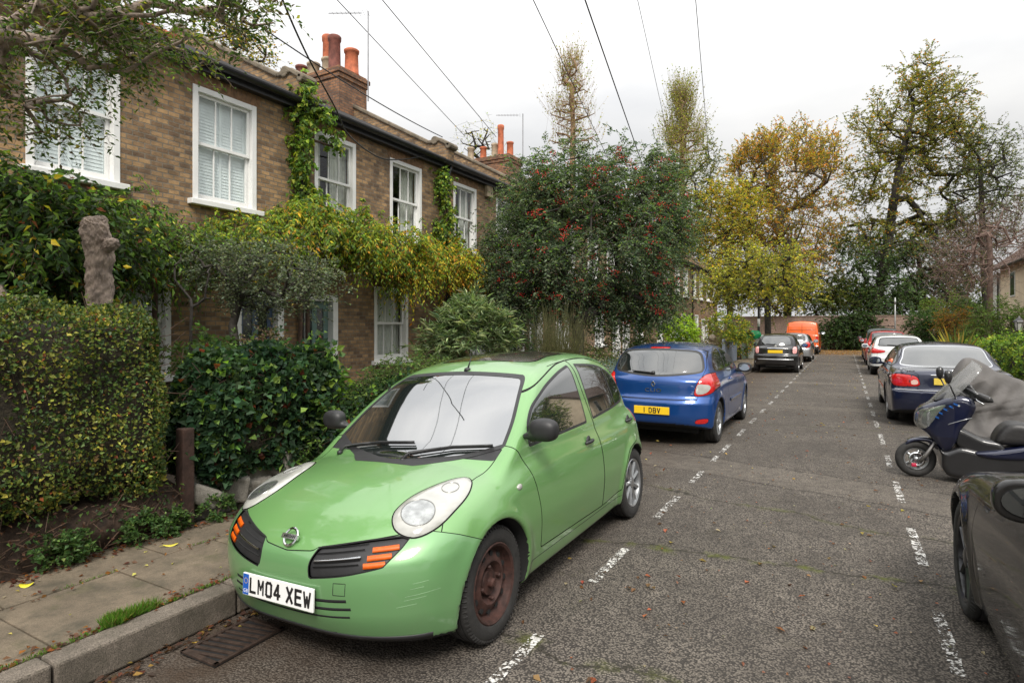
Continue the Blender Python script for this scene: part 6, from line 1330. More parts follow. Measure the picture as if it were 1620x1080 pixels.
# --- clipped hedge, front left
def hedge_box(name, label, x0, x1, y0, y1, z0, z1, n, l, w, cols, rough=.07, group=None, m=None, round_=.25):
    t = thing(name, label, 'hedge', ((x0 + x1) / 2, (y0 + y1) / 2, z0), 0, group); c = np.array([(x0 + x1) / 2, (y0 + y1) / 2, (z0 + z1) / 2]); h = np.array([(x1 - x0) / 2, (y1 - y0) / 2, (z1 - z0) / 2]); o = np.array([c[0], c[1], z0])
    ar = np.array([h[1] * h[2], h[1] * h[2], h[0] * h[2], h[0] * h[2], h[0] * h[1], h[0] * h[1] * .2]); f = VR.choice(6, n, p=ar / ar.sum()); P = VR.uniform(-1, 1, (n, 3)); N = np.zeros((n, 3))
    for k, (ax, sg) in enumerate(((0, 1), (0, -1), (1, 1), (1, -1), (2, 1), (2, -1))): m_ = f == k; P[m_, ax] = sg; N[m_, ax] = sg
    Q = np.clip(P, -1, 1) * h; rr = round_; inner = np.clip(Q, -(h - rr), h - rr); dl = Q - inner; ln = np.linalg.norm(dl, axis=1, keepdims=True); Q = inner + dl / np.maximum(ln, 1e-6) * np.minimum(ln, rr); N = unit(N + dl / np.maximum(ln, 1e-6) * (ln > rr * .5))
    bump_ = rough * (np.sin(Q[:, 1] * 5.1 + Q[:, 2] * 3) + np.sin(Q[:, 2] * 7.7 - Q[:, 1] * 2.3) + np.sin(Q[:, 1] * 11 + 1)) * .35
    Q = Q + N * (bump_ - np.abs(VR.normal(0, .045, n)))[:, None] ; A = unit(N * .5 + VR.normal(0, .7, (n, 3)) + np.array([0, 0, .25])); NN = unit(N + VR.normal(0, .55, (n, 3)) + np.array([0, 0, .3]))
    CC = pal(cols, n); gq = Q + c; nv = np.sin(gq[:, 1] * 3.1 + 1.7 * np.sin(gq[:, 2] * 2.3)) * np.sin(gq[:, 2] * 4.1 + 2 * np.sin(gq[:, 1] * 1.9)) + .5 * np.sin(gq[:, 1] * 9 + gq[:, 2] * 7); CC = CC * (1 + .28 * nv[:, None]) * (1 + np.array([.10, 0, -.05]) * nv[:, None])
    leaves('foliage', Q + c - o, A, l * np.where(VR.rand(n) < .10, 1.35, 1), w, CC, m or LEAFG, t, N=NN, kind='stuff')
    ks = int(n * .012); S0 = Q[VR.choice(n, ks)] + c - o; SD = unit(VR.normal(0, .6, (ks, 3)) + [.6, 0, .8]); SP, SA, SE, _ = spray_pts(S0, SD, l * 4, 6, .1); leaves('shoots', SP, SA, l, w, pal(cols[:4], len(SP)) * 1.25, LEAF, t, kind='stuff')
    k = int(n * .05); a = VR.uniform(-1, 1, (k, 3)) * (h - .07); b = a + VR.normal(0, .09, (k, 3)); stems('twigs', a + c - o, b + c - o, .004, .002, TWIG, t, 3)['kind'] = 'stuff'
    q = MB(); q.box(tuple(-(h - .09) + c - o), tuple(h - .09 + c - o)); q.build('inner_growth', mat('dense_twigs', (.028, .022, .013), .95, var=.6, scale=40, bump=1, bscale=60), t, bevel=max(.08, round_ * .85)); return t  # solid dark brown core closes the view through the leaves
hedge_box('privet_hedge', 'tall clipped small-leaved hedge at the left edge with yellowing and rusty leaves', -5.35, -4.46, -1.4, 2.80, .40, 1.84, 72000, .028, .019, [(5, (.070, .115, .030)), (4, (.14, .17, .04)), (3, (.04, .07, .025)), (2, (.28, .28, .05)), (.35, (.26, .09, .04)), (.7, (.12, .075, .04))], .10, round_=.30)
kr = 520; yr = VR.uniform(-1.4, 2.8, kr); zr = VR.uniform(.14, .48, kr); R0 = np.stack([np.full(kr, -4.56) - .1 * np.clip(zr - .3, 0, 1) + VR.normal(0, .02, kr), yr, zr], 1); R1 = R0 + VR.normal(0, 1, (kr, 3)) * [.03, .09, .06]
props(stems('roots', R0, R1, .0045, .002, mat('root', (.10, .06, .038), .9, var=.5), None, 4), None, None, None, 'stuff')
LP = np.stack([np.full(900, -4.53) + VR.normal(0, .03, 900), VR.uniform(-1.4, 2.8, 900), .14 + .36 * VR.rand(900)**.6], 1); props(leaves('bank_creepers', LP, VR.normal(0, 1, (900, 3)) + [.5, 0, -.4], .032, .024, pal([(4, (.05, .09, .03)), (2, (.10, .05, .03)), (1, (.12, .18, .05))], 900), LEAF, None), None, None, None, 'stuff')
# --- ivy over the rubble wall
IV = [(6, (.028, .060, .028)), (3, (.050, .095, .042)), (1.1, (.16, .26, .05)), (.2, (.14, .04, .02))]
hedge_box('ivy_mound', 'dark ivy with bright lime shoots covering the low wall beside the brown post', -5.15, -4.50, 2.90, 4.55, .32, 1.52, 13000, .062, .056, IV, .12, round_=.32)
hedge_box('ivy_mound', 'lower dark ivy behind the far bonnet corner of the green car', -5.0, -4.55, 4.4, 6.6, .3, .98, 7000, .055, .048, IV + [(1.5, (.07, .12, .03))], .13, round_=.2)
# --- left climber mass, stump, leaning trunk
def X_at(px, X): return on_x(px, 400, X)
def dpt(X, px): p = on_x(px, 400, X); return -ST * p[0] + CT * p[1]
cl_pts = np.concatenate([pxell(45, 350, dpt(-6.6, 45), 95, 68, 130), pxell(150, 390, dpt(-6.6, 150), 80, 50, 80), pxell(40, 420, dpt(-6.4, 40), 80, 60, 80)])
tree('climber', 'dark leafy climber heaped against the wall at the left edge', 'climber', [on_x(60, 700, -6.6) * [1, 1, 0] + [0, 0, .1], on_x(70, 450, -6.6)], cl_pts, dict(n=5, L=.35, m=9, l=.085, w=.04, cols=[(5, DG), (4, MG), (2, LG), (.4, YL), (.3, RB)], droop=.5, hang=.35), .004, .05, TWIG)
sp = [at(157, 520, 5.12), at(158, 455, 5.12), at(157, 400, 5.10), at(150, 360, 5.08), at(147, 343, 5.06)]
g = MB(); g.tube(sp, [.108, .10, .10, .11, .09], 16); g.tube([at(165, 395, 5.1), at(182, 380, 5.0)], [.07, .05], 10); g.tube([at(150, 368, 5.05), at(128, 352, 5.0)], [.07, .045], 10)
PBARK = mat('pinkish_bark', (.27, .21, .17), .85, var=.55, scale=13, bump=1, bscale=30)
o = g.build('tree_stump', PBARK, None, True); props(o, 'pinkish lopped tree trunk standing up behind the hedge', 'tree stump')
m_ = o.modifiers.new('sub', 'SUBSURF'); m_.levels = m_.render_levels = 2; tx = bpy.data.textures.new('knots', 'CLOUDS'); tx.noise_scale = .12; dm = o.modifiers.new('knots', 'DISPLACE'); dm.texture = tx; dm.strength = .06; dm.mid_level = .5; m_.levels = m_.render_levels = 4; tx2 = bpy.data.textures.new('bark_grain', 'CLOUDS'); tx2.noise_scale = .02; tx2.noise_depth = 3; dm2 = o.modifiers.new('grain', 'DISPLACE'); dm2.texture = tx2; dm2.strength = .035; dm2.mid_level = .5
# --- tree overhanging from the left edge
ov = np.concatenate([pxell(40, 25, 3.9, 200, 60, 130, .9), pxell(50, 125, 3.9, 70, 60, 34, .6), pxell(20, 175, 4.1, 40, 40, 12, .5), pxell(230, 40, 3.9, 80, 40, 40, .6), pxell(330, 5, 3.8, 85, 22, 34, .4), pxell(150, 70, 3.9, 60, 40, 28, .5), pxell(395, 12, 3.9, 30, 18, 12, .3)])
tree('overhanging_tree', 'tree reaching in from the top left corner with thin drooping leafy branches', 'tree', [at(-60, 900, 5.0) * [1, 1, 0] + [0, 0, .1], at(12, 500, 4.75), at(-90, 330, 4.5), at(-150, 120, 4.2), at(-60, -60, 4.0)], ov,
     dict(n=5, L=.22, m=7, l=.046, w=.019, cols=[(5, (.055, .095, .025)), (4, (.12, .18, .04)), (2, (.10, .075, .035)), (1, (.28, .27, .05))], droop=.25, keep=.85, sc=.07), .0025, .085, PBARK, .2, pw=.5)
# --- wisteria along the front of the houses and the two ivy columns
def wist(label, lst, cols, n=6, L=.34, m=11, l=.062, w=.024, trunk=None, name='wisteria', sh=None):
    P_ = np.concatenate([pxell(px, py, dpt(X, px), rx, ry, k, dz) for (px, py, X, rx, ry, k, dz) in lst]); tr = trunk or [P_[np.argmin(P_[:, 2])] * [1, 1, 0] + [0, 0, .1], P_[np.argmin(P_[:, 2])]]
    s = dict(n=n, L=L, m=m, l=l, w=w, cols=cols, droop=.75, hang=.5, out=.3, sc=.08)
    if sh: s['shift'] = sh
    return tree(name, label, 'climber', tr, P_, s, .004, .035, TWIG, .3)
def warm(P, C):
    u = np.clip((P[:, 1] - 7.0) / 3.5, 0, 1) * np.clip((3.9 - P[:, 2]) / 1.2, 0, 1); m_ = VR.rand(len(C)) < u * .75; C = C.copy(); C[m_] = pal([(4, YL), (2, YG), (2, OR)], m_.sum(), .2); return C
wist('green wisteria trained between the upper and lower windows left of the olive-grey bush', [(235, 385, -7.1, 55, 38, 42, .3), (300, 385, -7.1, 55, 26, 34, .3), (215, 335, -7.1, 30, 20, 12, .25)], [(4, MG), (4, LG), (2, YG), (1, DG)], 8, .4)
wist('long yellow-green wisteria spread across the middle house and turning orange to the right', [(400, 372, -7.05, 70, 20, 34, .3), (480, 360, -7.05, 60, 36, 52, .35), (560, 370, -7.0, 65, 34, 58, .4), (630, 390, -7.0, 60, 30, 48, .4), (700, 415, -7.0, 50, 26, 38, .4), (650, 430, -6.9, 40, 18, 20, .3), (745, 430, -7.0, 40, 30, 26, .35), (500, 335, -7.2, 24, 14, 12, .15)],
     [(3, MG), (5, LG), (6, YG), (2, YL), (.6, OR)], 9, .36, 12, .075, .030, sh=warm, trunk=[np.array([-7.35, 6.35, .1]), np.array([-7.3, 6.4, 2.4]), np.array([-7.25, 6.9, 3.1])])
wist('green ivy column climbing past the gutter beside the drainpipe', [(474, 230, -7.40, 7, 72, 34, .08), (484, 318, -7.36, 16, 22, 22, .12), (484, 145, -7.3, 8, 16, 10, .1), (508, 178, -7.3, 18, 6, 7, .06), (527, 215, -7.3, 4, 22, 5, .05)], [(4, MG), (4, LG), (3, YG)], 5, .13, 7, .075, .055, [np.array([-7.42, 6.62, .1]), np.array([-7.42, 6.62, 4.2])], 'ivy_column')
wist('second ivy column, green above and yellow-orange below, by the right drainpipe', [(700, 300, -7.38, 9, 36, 28, .10), (702, 360, -7.33, 15, 28, 28, .12), (712, 392, -7.25, 22, 18, 26, .15)], [(4, MG), (4, LG), (3, YG)], 5, .15, 7, .07, .05, [np.array([-7.42, 10.5, .1]), np.array([-7.42, 10.5, 4.0])], 'ivy_column', sh=warm)
# --- grey-green shrub tree beside the doors
olv = np.concatenate([pxell(430, 425, 7.0, 95, 38, 62, .6), pxell(370, 432, 7.0, 60, 42, 36, .5), pxell(490, 455, 7.0, 48, 38, 30, .5), pxell(335, 410, 7.0, 36, 25, 20, .4), pxell(415, 478, 6.9, 40, 18, 16, .3)])
OLC = [(5, GG), (3, (.06, .08, .045)), (3, (.22, .25, .17))]
tree('small_tree', 'small grey-green tree with fine leaves in front of the paired doors', 'tree', [at(374, 700, 6.6) * [1, 1, 0] + [0, 0, .1], at(372, 545, 6.8), at(368, 515, 6.9), at(380, 470, 6.95)], olv, dict(n=7, L=.20, m=8, l=.038, w=.021, cols=OLC, sc=.08, droop=.15), .0025, .05, BARKD, .22)
for k, (a, b, d) in enumerate((((275, 560), (300, 400), 6.4), ((303, 560), (335, 470), 6.3), ((330, 555), (322, 440), 6.4), ((515, 520), (502, 475), 7.6))):
    pass
tree('bare_sapling', 'two thin dark bare stems rising from the ivy in front of the brick', 'sapling', [at(300, 600, 6.2) * [1, 1, 0] + [0, 0, .1], at(302, 565, 6.2)], np.concatenate([pxell(282, 430, 6.2, 6, 40, 5), pxell(330, 440, 6.2, 12, 40, 6), pxell(310, 470, 6.2, 10, 20, 3)]), dict(n=0, L=1, m=1, l=1, w=1, cols=[]), .006, .018, BARKD, .15)
# --- planting behind the green car
SM = dict(sc=.06, droop=.25)
B_ = lambda x, y, h=.1: np.array([x, y, h])
bush('garden_shrub', 'fresh green small-leaved shrub under the white lower window', 'shrub', np.concatenate([pxell(640, 600, 7.6, 55, 30, 60, .6), pxell(600, 625, 7.4, 60, 30, 50, .5), pxell(680, 580, 8.2, 40, 18, 25, .4)]), B_(-5.7, 6.9), dict(n=8, L=.16, m=8, l=.035, w=.020, cols=[(4, MG), (4, (.09, .15, .04)), (2, (.19, .25, .08)), (1, DG)], **SM))
bush('broadleaf_plant', 'lime green plant with broad upright leaves left of the lower window', 'plant', pxell(500, 610, 6.3, 38, 35, 26, .3), B_(-5.3, 5.2), dict(n=4, L=.16, m=5, l=.10, w=.07, cols=[(4, (.10, .19, .04)), (3, (.17, .27, .05)), (1, YG)], **SM))
bush('broadleaf_plant', 'yellow-green plant with broad leaves behind the far door mirror', 'plant', pxell(470, 650, 5.9, 40, 32, 26, .3), B_(-5.1, 4.6), dict(n=4, L=.15, m=6, l=.075, w=.05, cols=[(4, (.11, .19, .04)), (3, MG), (1, YG), (.6, RB)], **SM))
bush('withered_plant', 'withered dark red-brown plant among the green ones in front of the sage green door', 'plant', pxell(470, 610, 6.5, 28, 26, 26, .3), B_(-5.4, 5.0), dict(n=5, L=.14, m=7, l=.055, w=.025, cols=[(4, (.05, .018, .014)), (3, (.09, .035, .02)), (1, (.14, .07, .03))], hang=.8, **SM))
bush('hydrangea', 'dried hydrangea with papery pinkish brown heads beside the small tree', 'shrub', pxell(425, 545, 6.9, 38, 28, 30, .35), B_(-5.6, 5.0), dict(n=7, L=.09, m=9, l=.03, w=.026, cols=[(3, (.34, .25, .19)), (2, (.16, .10, .07)), (2, MG), (1, (.40, .34, .27))], **SM))
bush('garden_shrub', 'dark green shrub behind the windscreen of the green car', 'shrub', np.concatenate([pxell(545, 640, 6.6, 50, 35, 45, .4), pxell(500, 690, 6.0, 45, 28, 35, .3)]), B_(-5.2, 5.6), dict(n=7, L=.16, m=8, l=.045, w=.026, cols=[(5, DG), (4, MG), (2, LG)], **SM))
bush('garden_shrub', 'pale green bush crowding the house wall beneath the ivy mound', 'shrub', pxell(330, 560, 6.3, 50, 22, 30, .4), B_(-5.7, 3.9), dict(n=5, L=.14, m=6, l=.06, w=.035, cols=[(3, (.10, .16, .06)), (3, MG), (1, LG)], **SM))
olp = np.concatenate([pxell(738, 525, 9.8, 48, 34, 56, .5), pxell(745, 488, 9.8, 22, 18, 12, .3), pxell(700, 545, 9.6, 30, 30, 16, .4), pxell(785, 520, 9.8, 22, 40, 14, .3)])
bush('oleander', 'rounded bush with long narrow grey-green leaves behind the roof of the green car', 'shrub', olp, B_(-5.4, 8.3), dict(n=5, L=.22, m=12, l=.15, w=.024, cols=[(4, (.15, .20, .10)), (3, (.08, .12, .055)), (3, (.30, .36, .20))], sc=.05, droop=.05, spread=.7, upd=.5), r_tip=.004)
# --- broom and dark shrubs
bs = thing('broom_bush', 'twiggy olive green broom with bare arching stems under the berry tree', 'shrub', (-5.0, 10.8, .1)); o_ = np.array([-5.0, 10.8, .1]); k = 420
b0 = ell((0, 0, .05), (.25, .45, .05), k, 0); e0 = pxell(885, 520, 11.6, 55, 45, k, .7, .3) - o_; mid = b0 * .45 + e0 * .55 + VR.normal(0, .06, (k, 3)); stems('stems', b0, mid, .006, .0045, mat('broom_stem', (.12, .12, .045), .8, var=.3), bs, 4)['kind'] = 'stuff'; stems('stems', mid, e0 + np.array([0, 0, .15]), .0045, .002, MATS['broom_stem'], bs, 3)['kind'] = 'stuff'
P, A, E_, ix = spray_pts(mid, e0 - mid, .55, 9, .1, .5); leaves('foliage', P, A, .035, .008, pal([(4, (.13, .13, .04)), (3, (.08, .09, .03)), (1, (.25, .22, .12))], len(P)), LEAF, bs, kind='stuff')
for lab, px, py, d, rx, ry, k, cols, l in (('dark evergreen shrub in the shade left of the broom', 815, 530, 11.6, 30, 45, 40, [(4, DG), (1, MG)], .05), ('dark shrub under the right side of the berry tree behind the blue car', 990, 535, 15, 60, 40, 60, [(4, DG), (2, MG), (1, OL)], .06),
    ('low shrub with pale seed heads over the roof of the green car', 920, 568, 12.5, 60, 16, 40, [(3, MG), (2, OL), (1.2, (.4, .36, .28))], .05), ('brownish thinning shrub right of the lime green bush', 1115, 535, 23, 30, 26, 40, [(4, (.10, .07, .04)), (2, OL)], .06)):
    c = at(px, py, d); bush('dark_shrub', lab, 'shrub', pxell(px, py, d, rx, ry, k, .8), B_(c[0], c[1]), dict(n=7, L=.25, m=8, l=l, w=l * .5, cols=cols, **SM), group=None)
for lab, px, py, d, rx, ry, k, cols in (('bright lime green bush beyond the blue car', 1076, 522, 21, 27, 19, 60, [(4, (.30, .42, .03)), (3, (.20, .30, .03)), (1, LG)]), ('yellow-green bush above the ball-topped pier', 1150, 520, 27, 34, 28, 90, [(3, (.18, .22, .03)), (3, LG), (2, YL), (1, MG)]),
    ('green and gold bush leaning over the grey boarded fence', 1172, 540, 30, 22, 22, 50, [(3, MG), (2, YG), (1, OR)])):
    c = at(px, py, d); bush('lime_bush', lab, 'shrub', pxell(px, py, d, rx, ry, k, .8, .3), B_(c[0], c[1]), dict(n=8, L=.22, m=8, l=.08, w=.05, cols=cols, **SM), r_tip=.005)
# --- big cotoneaster with red berries
ct = np.concatenate([pxell(925, 385, 13, 145, 92, 270, 1.5), pxell(925, 315, 13, 90, 45, 60, 1.2), pxell(790, 505, 12.4, 38, 38, 30, .6), pxell(1030, 490, 13.2, 30, 26, 26, .6), pxell(852, 268, 12.8, 16, 9, 5, .3), pxell(985, 236, 13.2, 10, 10, 4, .3), pxell(1025, 248, 13.5, 14, 8, 5, .3), pxell(900, 246, 13, 26, 9, 8, .4), pxell(840, 410, 12.6, 75, 90, 130, 1.2), pxell(1025, 350, 13.6, 62, 80, 110, 1.2), pxell(1000, 460, 13.2, 72, 42, 80, .9), pxell(920, 295, 13, 90, 25, 40, 1.), pxell(1045, 290, 13.8, 32, 38, 30, .7), pxell(845, 310, 12.6, 45, 45, 45, .8), pxell(900, 480, 12.8, 60, 25, 30, .7), pxell(800, 470, 12.4, 35, 50, 30, .7), pxell(1050, 385, 13.6, 26, 40, 26, .6), pxell(960, 262, 13.4, 30, 10, 10, .4)])
cb = at(905, 600, 12.4) * [1, 1, 0] + [0, 0, .1]
ctr, TT = tree('berry_tree', 'broad dark evergreen tree hung with clusters of red berries in front of the terrace', 'tree', [cb, cb + [.1, .1, .9], cb + [.0, .3, 1.7]], ct, dict(n=9, L=.42, m=12, l=.075, w=.030, cols=[(5, (.048, .080, .040)), (4, (.09, .13, .07)), (4, (.17, .21, .125)), (1, LG)], droop=.45, sc=.16, out=.8), .004, .13, BARKD, .35)
nb = 330; cc = TT[VR.choice(len(TT), nb)] + unit(TT.mean(0) * 0 + VR.normal(0, .3, (nb, 3)) + np.array([.5, -.6, -.1])) * .28; Q = (cc[:, None] + VR.normal(0, 1, (nb, 13, 3)) * np.array([.055, .055, .035])).reshape(-1, 3) - cb
oc = np.array([(1, 0, 0), (-1, 0, 0), (0, 1, 0), (0, -1, 0), (0, 0, 1), (0, 0, -1)]) * .014; V = (Q[:, None] + oc).reshape(-1, 3); fo = np.array([(0, 2, 4), (2, 1, 4), (1, 3, 4), (3, 0, 4), (2, 0, 5), (1, 2, 5), (3, 1, 5), (0, 3, 5)]); F = (np.arange(len(Q))[:, None, None] * 6 + fo).reshape(-1, 3).astype(np.int32)
mk('berries', V, F, mat('red_berry', (.50, .022, .018), .35, var=.3, scale=3), ctr)['kind'] = 'stuff'

# --- trees beyond
FAR = dict(droop=.2, sc=.35)
def far_tree(label, trunk, lst, n, L, m, l, w, cols, bark=BARKD, r=.10, tip=.012, name='tree', **kw):
    n = int(n * 1.9) if kw.get('keep', 1) > .3 else n
    P_ = np.concatenate([pxell(px, py, d, rx, ry, k, dz, kw.pop('shell', .35) if 'shell' in kw else .35) for (px, py, d, rx, ry, k, dz) in lst]); d_ = dict(n=n, L=L, m=m, l=l, w=w, cols=cols, **FAR); d_.update(kw)
    tr = [np.array(trunk[0]) * [1, 1, 0]] + list(trunk); return tree(name, label, 'tree', tr, P_, d_, tip, r, bark, .7, group='trees beyond the road')
AUT = [(4, (.45, .33, .05)), (3, (.50, .22, .045)), (3, (.24, .23, .045)), (1, OL)]
def hue_low(zc, cols, s=3.0):
    def f(P, C): m_ = VR.rand(len(C)) < np.clip((zc - P[:, 2]) / s, 0, 1); C = C.copy(); C[m_] = pal(cols, m_.sum(), .25); return C
    return f
far_tree('tall leaning tree with an open yellow-green crown, right of the road end', [at(1376, 510, 49), at(1398, 430, 49), at(1412, 330, 49), at(1425, 250, 49), at(1445, 180, 49)],
    [(1450, 190, 49, 85, 62, 110, 4), (1400, 285, 49, 62, 55, 60, 3), (1500, 260, 49, 65, 60, 60, 3), (1455, 130, 49, 45, 35, 24, 2), (1400, 390, 49, 55, 55, 70, 3), (1470, 390, 49, 65, 65, 90, 3), (1395, 465, 49, 45, 30, 50, 3), (1480, 460, 49, 55, 35, 60, 3), (1350, 400, 48, 22, 50, 22, 2)],
    5, 1.1, 12, .19, .12, [(4, (.18, .19, .04)), (3, (.28, .25, .05)), (2, OL), (1, OR)], r=.42, tip=.022, keep=.8, shift=hue_low(10, [(5, (.075, .125, .05)), (3, (.12, .18, .06))], 3))
far_tree('thinner dark green tree standing right of the leaning tree', [at(1560, 500, 46), at(1556, 400, 46), at(1550, 250, 46)], [(1555, 260, 46, 50, 60, 80, 3), (1545, 350, 46, 45, 60, 70, 3), (1585, 330, 46, 35, 60, 50, 3), (1520, 430, 46, 45, 40, 50, 3)], 4, 1.0, 11, .17, .10, [(4, (.09, .12, .04)), (3, (.15, .16, .045))], r=.25, tip=.02, keep=.5)
far_tree('broad autumn tree turning orange at the top behind the orange van', [at(1245, 510, 50), at(1248, 440, 50), at(1246, 380, 50)], [(1240, 265, 50, 82, 56, 150, 5), (1200, 340, 50, 55, 55, 70, 4), (1275, 350, 50, 45, 60, 60, 4), (1240, 420, 50, 62, 45, 70, 4), (1185, 250, 50, 25, 22, 14, 2), (1300, 250, 50, 28, 32, 18, 2)], 5, 1.2, 12, .17, .13, AUT, BARKG, r=.35, tip=.024, keep=.72, upd=.8, shift=hue_low(7, [(4, (.26, .25, .04)), (2, (.38, .20, .04)), (1, OL)], 5))
far_tree('rounded yellow tree over the far end of the terrace', [at(1155, 520, 44), at(1153, 430, 44), at(1150, 370, 44)], [(1150, 340, 44, 45, 60, 90, 4), (1165, 420, 44, 45, 40, 60, 3), (1120, 390, 44, 25, 50, 40, 3)], 5, 1.0, 12, .16, .11, [(4, (.38, .34, .045)), (3, (.22, .24, .04)), (2, (.48, .28, .04))], r=.22, tip=.02, keep=.8)
far_tree('low spreading yellow-green street tree beside the black lamp post', [at(1215, 530, 33), at(1214, 470, 33), at(1208, 440, 32)], [(1190, 425, 29, 72, 34, 52, 2.2), (1160, 455, 29, 36, 22, 26, 2), (1240, 450, 31, 34, 24, 30, 2)], 5, .8, 11, .13, .09, [(4, (.32, .30, .05)), (3, (.18, .20, .04)), (1, YL)], r=.18, tip=.015, keep=.8)
far_tree('yellow-green tree behind the right end of the berry tree', [at(1090, 520, 48), at(1088, 420, 48), at(1082, 300, 48)], [(1085, 330, 48, 48, 60, 80, 3), (1060, 400, 48, 40, 50, 50, 3), (1115, 270, 48, 22, 40, 24, 2)], 4, 1.0, 11, .17, .11, [(4, (.16, .17, .035)), (3, (.22, .20, .04)), (2, MG)], r=.2, tip=.02, keep=.7)
def poplar(label, px, top, bot, wd, d, n, leafn, cols, keep):
    c = at(px, 560, d) * [1, 1, 0]; zt = at(px, top, d)[2]; zb = at(px, bot, d)[2]; W = wd / CF * d; P_ = []
    for i in range(n): s = VR.rand()**.8; z = zb + (zt - zb) * s; rr = W * (1 - .75 * s) * VR.rand()**.6 * (.35 + .65 * (s > .12)); a = VR.rand() * 2 * PI; P_.append(c + [rr * math.cos(a), rr * math.sin(a), z])
    P_ = np.array(P_); return tree('poplar', label, 'tree', [c, c + [0, 0, zb * .8], c + [.1, 0, (zb + zt) * .45], c + [0, 0, zt * .9]], P_, dict(n=leafn, L=1.5, m=8, l=.15, w=.12, cols=cols, droop=-.55, sc=.25, keep=keep, out=.2, upd=1.2, spread=.6), .016, .26, mat('poplar_bark', (.30, .20, .12), .9, var=.3), .8, pen=2.5, pw=.36, group='trees beyond the road')
poplar('nearly bare upright poplar above the berry tree', 905, 88, 250, 54, 58, 200, 4, [(3, (.30, .23, .06)), (2, YG)], .38)
poplar('leafy upright poplar with a pointed yellow-green crown', 1078, 152, 300, 50, 56, 130, 9, [(4, (.30, .30, .06)), (3, (.18, .21, .05))], .8)
far_tree('small golden treetop showing over the roof of the left house', [at(380, 300, 26), at(380, 120, 26)], [(382, 80, 26, 42, 24, 40, 2)], 5, .6, 9, .11, .08, [(3, YL), (3, (.28, .16, .05)), (2, OL)], r=.12, tip=.012, keep=.6)
far_tree('thin bare treetop behind the second group of chimney pots', [at(752, 400, 42), at(752, 280, 42)], [(755, 225, 42, 30, 25, 40, 2)], 3, .8, 8, .12, .08, [(3, YL), (3, YG)], r=.12, tip=.013, keep=.25)
far_tree('bare pinkish tree in front of the white-boarded cottage end', [at(1566, 505, 27), at(1566, 400, 27), at(1564, 370, 27)], [(1560, 400, 27, 62, 55, 160, 2.5), (1520, 440, 27, 40, 40, 70, 1.5), (1600, 360, 27, 40, 45, 60, 1.5), (1500, 400, 27, 25, 30, 25, 1.5)], 6, .7, 6, .05, .03, [(3, (.22, .12, .06)), (1, OL)], mat('bare_twigs', (.15, .10, .08), .9, var=.4), r=.12, tip=.008, keep=.15, droop=-.15, upd=.5)
# evergreens behind the end wall
for lab, px, py, d, rx, ry, k, cols in (('olive green bushy growth over the end wall behind the orange van', 1300, 462, 50, 50, 34, 90, [(3, (.13, .15, .03)), (3, MG), (2, (.20, .20, .04))]), ('dark evergreen growth over the end wall between the big trees', 1345, 472, 50, 45, 26, 70, [(2, DG), (4, MG), (2, OL)]),
    ('dark bushy growth above the wall right of the leaning trunk', 1440, 482, 50, 50, 18, 50, [(2, DG), (4, MG), (2, OL)]), ('brownish growth over the wall behind the lamp post', 1225, 470, 49, 38, 28, 60, [(3, OL), (2, (.18, .11, .05)), (2, MG)])):
    c = at(px, py, d); bush('evergreen', lab, 'bush', pxell(px, py, d, rx, ry, k, 2), B_(c[0], c[1], 0), dict(n=6, L=.9, m=12, l=.17, w=.11, cols=cols, sc=.3, droop=.2), r_tip=.014, step=.6)
iv = pxell(1355, 527, 45.5, 62, 27, 210, .5, 0); c = at(1352, 560, 45.5); bush('wall_ivy', 'dark ivy swamping the middle of the end brick wall', 'ivy', iv, B_(c[0], c[1], 0), dict(n=7, L=.5, m=11, l=.13, w=.10, cols=[(5, DG), (2, MG)], sc=.25, droop=.4), r_tip=.01, step=.5)
# --- right-hand gardens
hedge_box('clipped_hedge', 'bushy green and gold hedge along the right-hand pavement by the lantern', 4.25, 5.4, 12, 25, .1, 1.38, 26000, .075, .05, [(4, MG), (4, LG), (2, YG), (1, DG)], .2, m=LEAF, round_=.4)
hedge_box('clipped_hedge', 'lower distant hedge on the right beyond the first one', 4.3, 5.2, 26, 38, .1, 1.15, 9000, .10, .07, [(4, MG), (4, LG), (3, YG)], .2, m=LEAF, round_=.3)
for lab, px, py, d, rx, ry, k, cols, l in (('dense round green shrub right of the end wall', 1475, 518, 33, 30, 30, 100, [(4, (.03, .065, .022)), (3, MG)], .11), ('russet orange upright shrub between the green ones', 1512, 512, 28, 13, 22, 50, [(3, (.30, .13, .03)), (2, (.25, .20, .04)), (1, MG)], .07),
    ('big soft green shrub left of the lantern', 1580, 515, 25, 36, 36, 120, [(4, MG), (4, (.09, .13, .03)), (2, LG)], .07), ('dark green shrub behind the russet one', 1540, 505, 30, 26, 34, 80, [(3, DG), (4, MG)], .09), ('pale olive shrub above the far hedge', 1500, 490, 38, 38, 22, 70, [(3, OL), (3, LG)], .11)):
    c = at(px, py, d); bush('garden_shrub', lab, 'shrub', pxell(px, py, d, rx, ry, k, 1.2, .2), B_(c[0], c[1]), dict(n=8, L=.4, m=10, l=l, w=l * .5, cols=cols, sc=.12, droop=.2), r_tip=.006)
c = at(1512, 556, 22.5); ph = thing('spiky_plant', 'spiky sword-leaved plant in front of the russet shrub', 'plant', (c[0], c[1], .1)); k = 60; D = unit(VR.normal(0, .5, (k, 3)) + np.array([0, 0, 1.1])); leaves('blades', np.zeros((k, 3)) + VR.normal(0, .05, (k, 3)), D, 1.5, .10, pal([(3, (.16, .17, .05)), (2, (.34, .24, .06)), (2, MG)], k), LEAF, ph, kind='stuff')
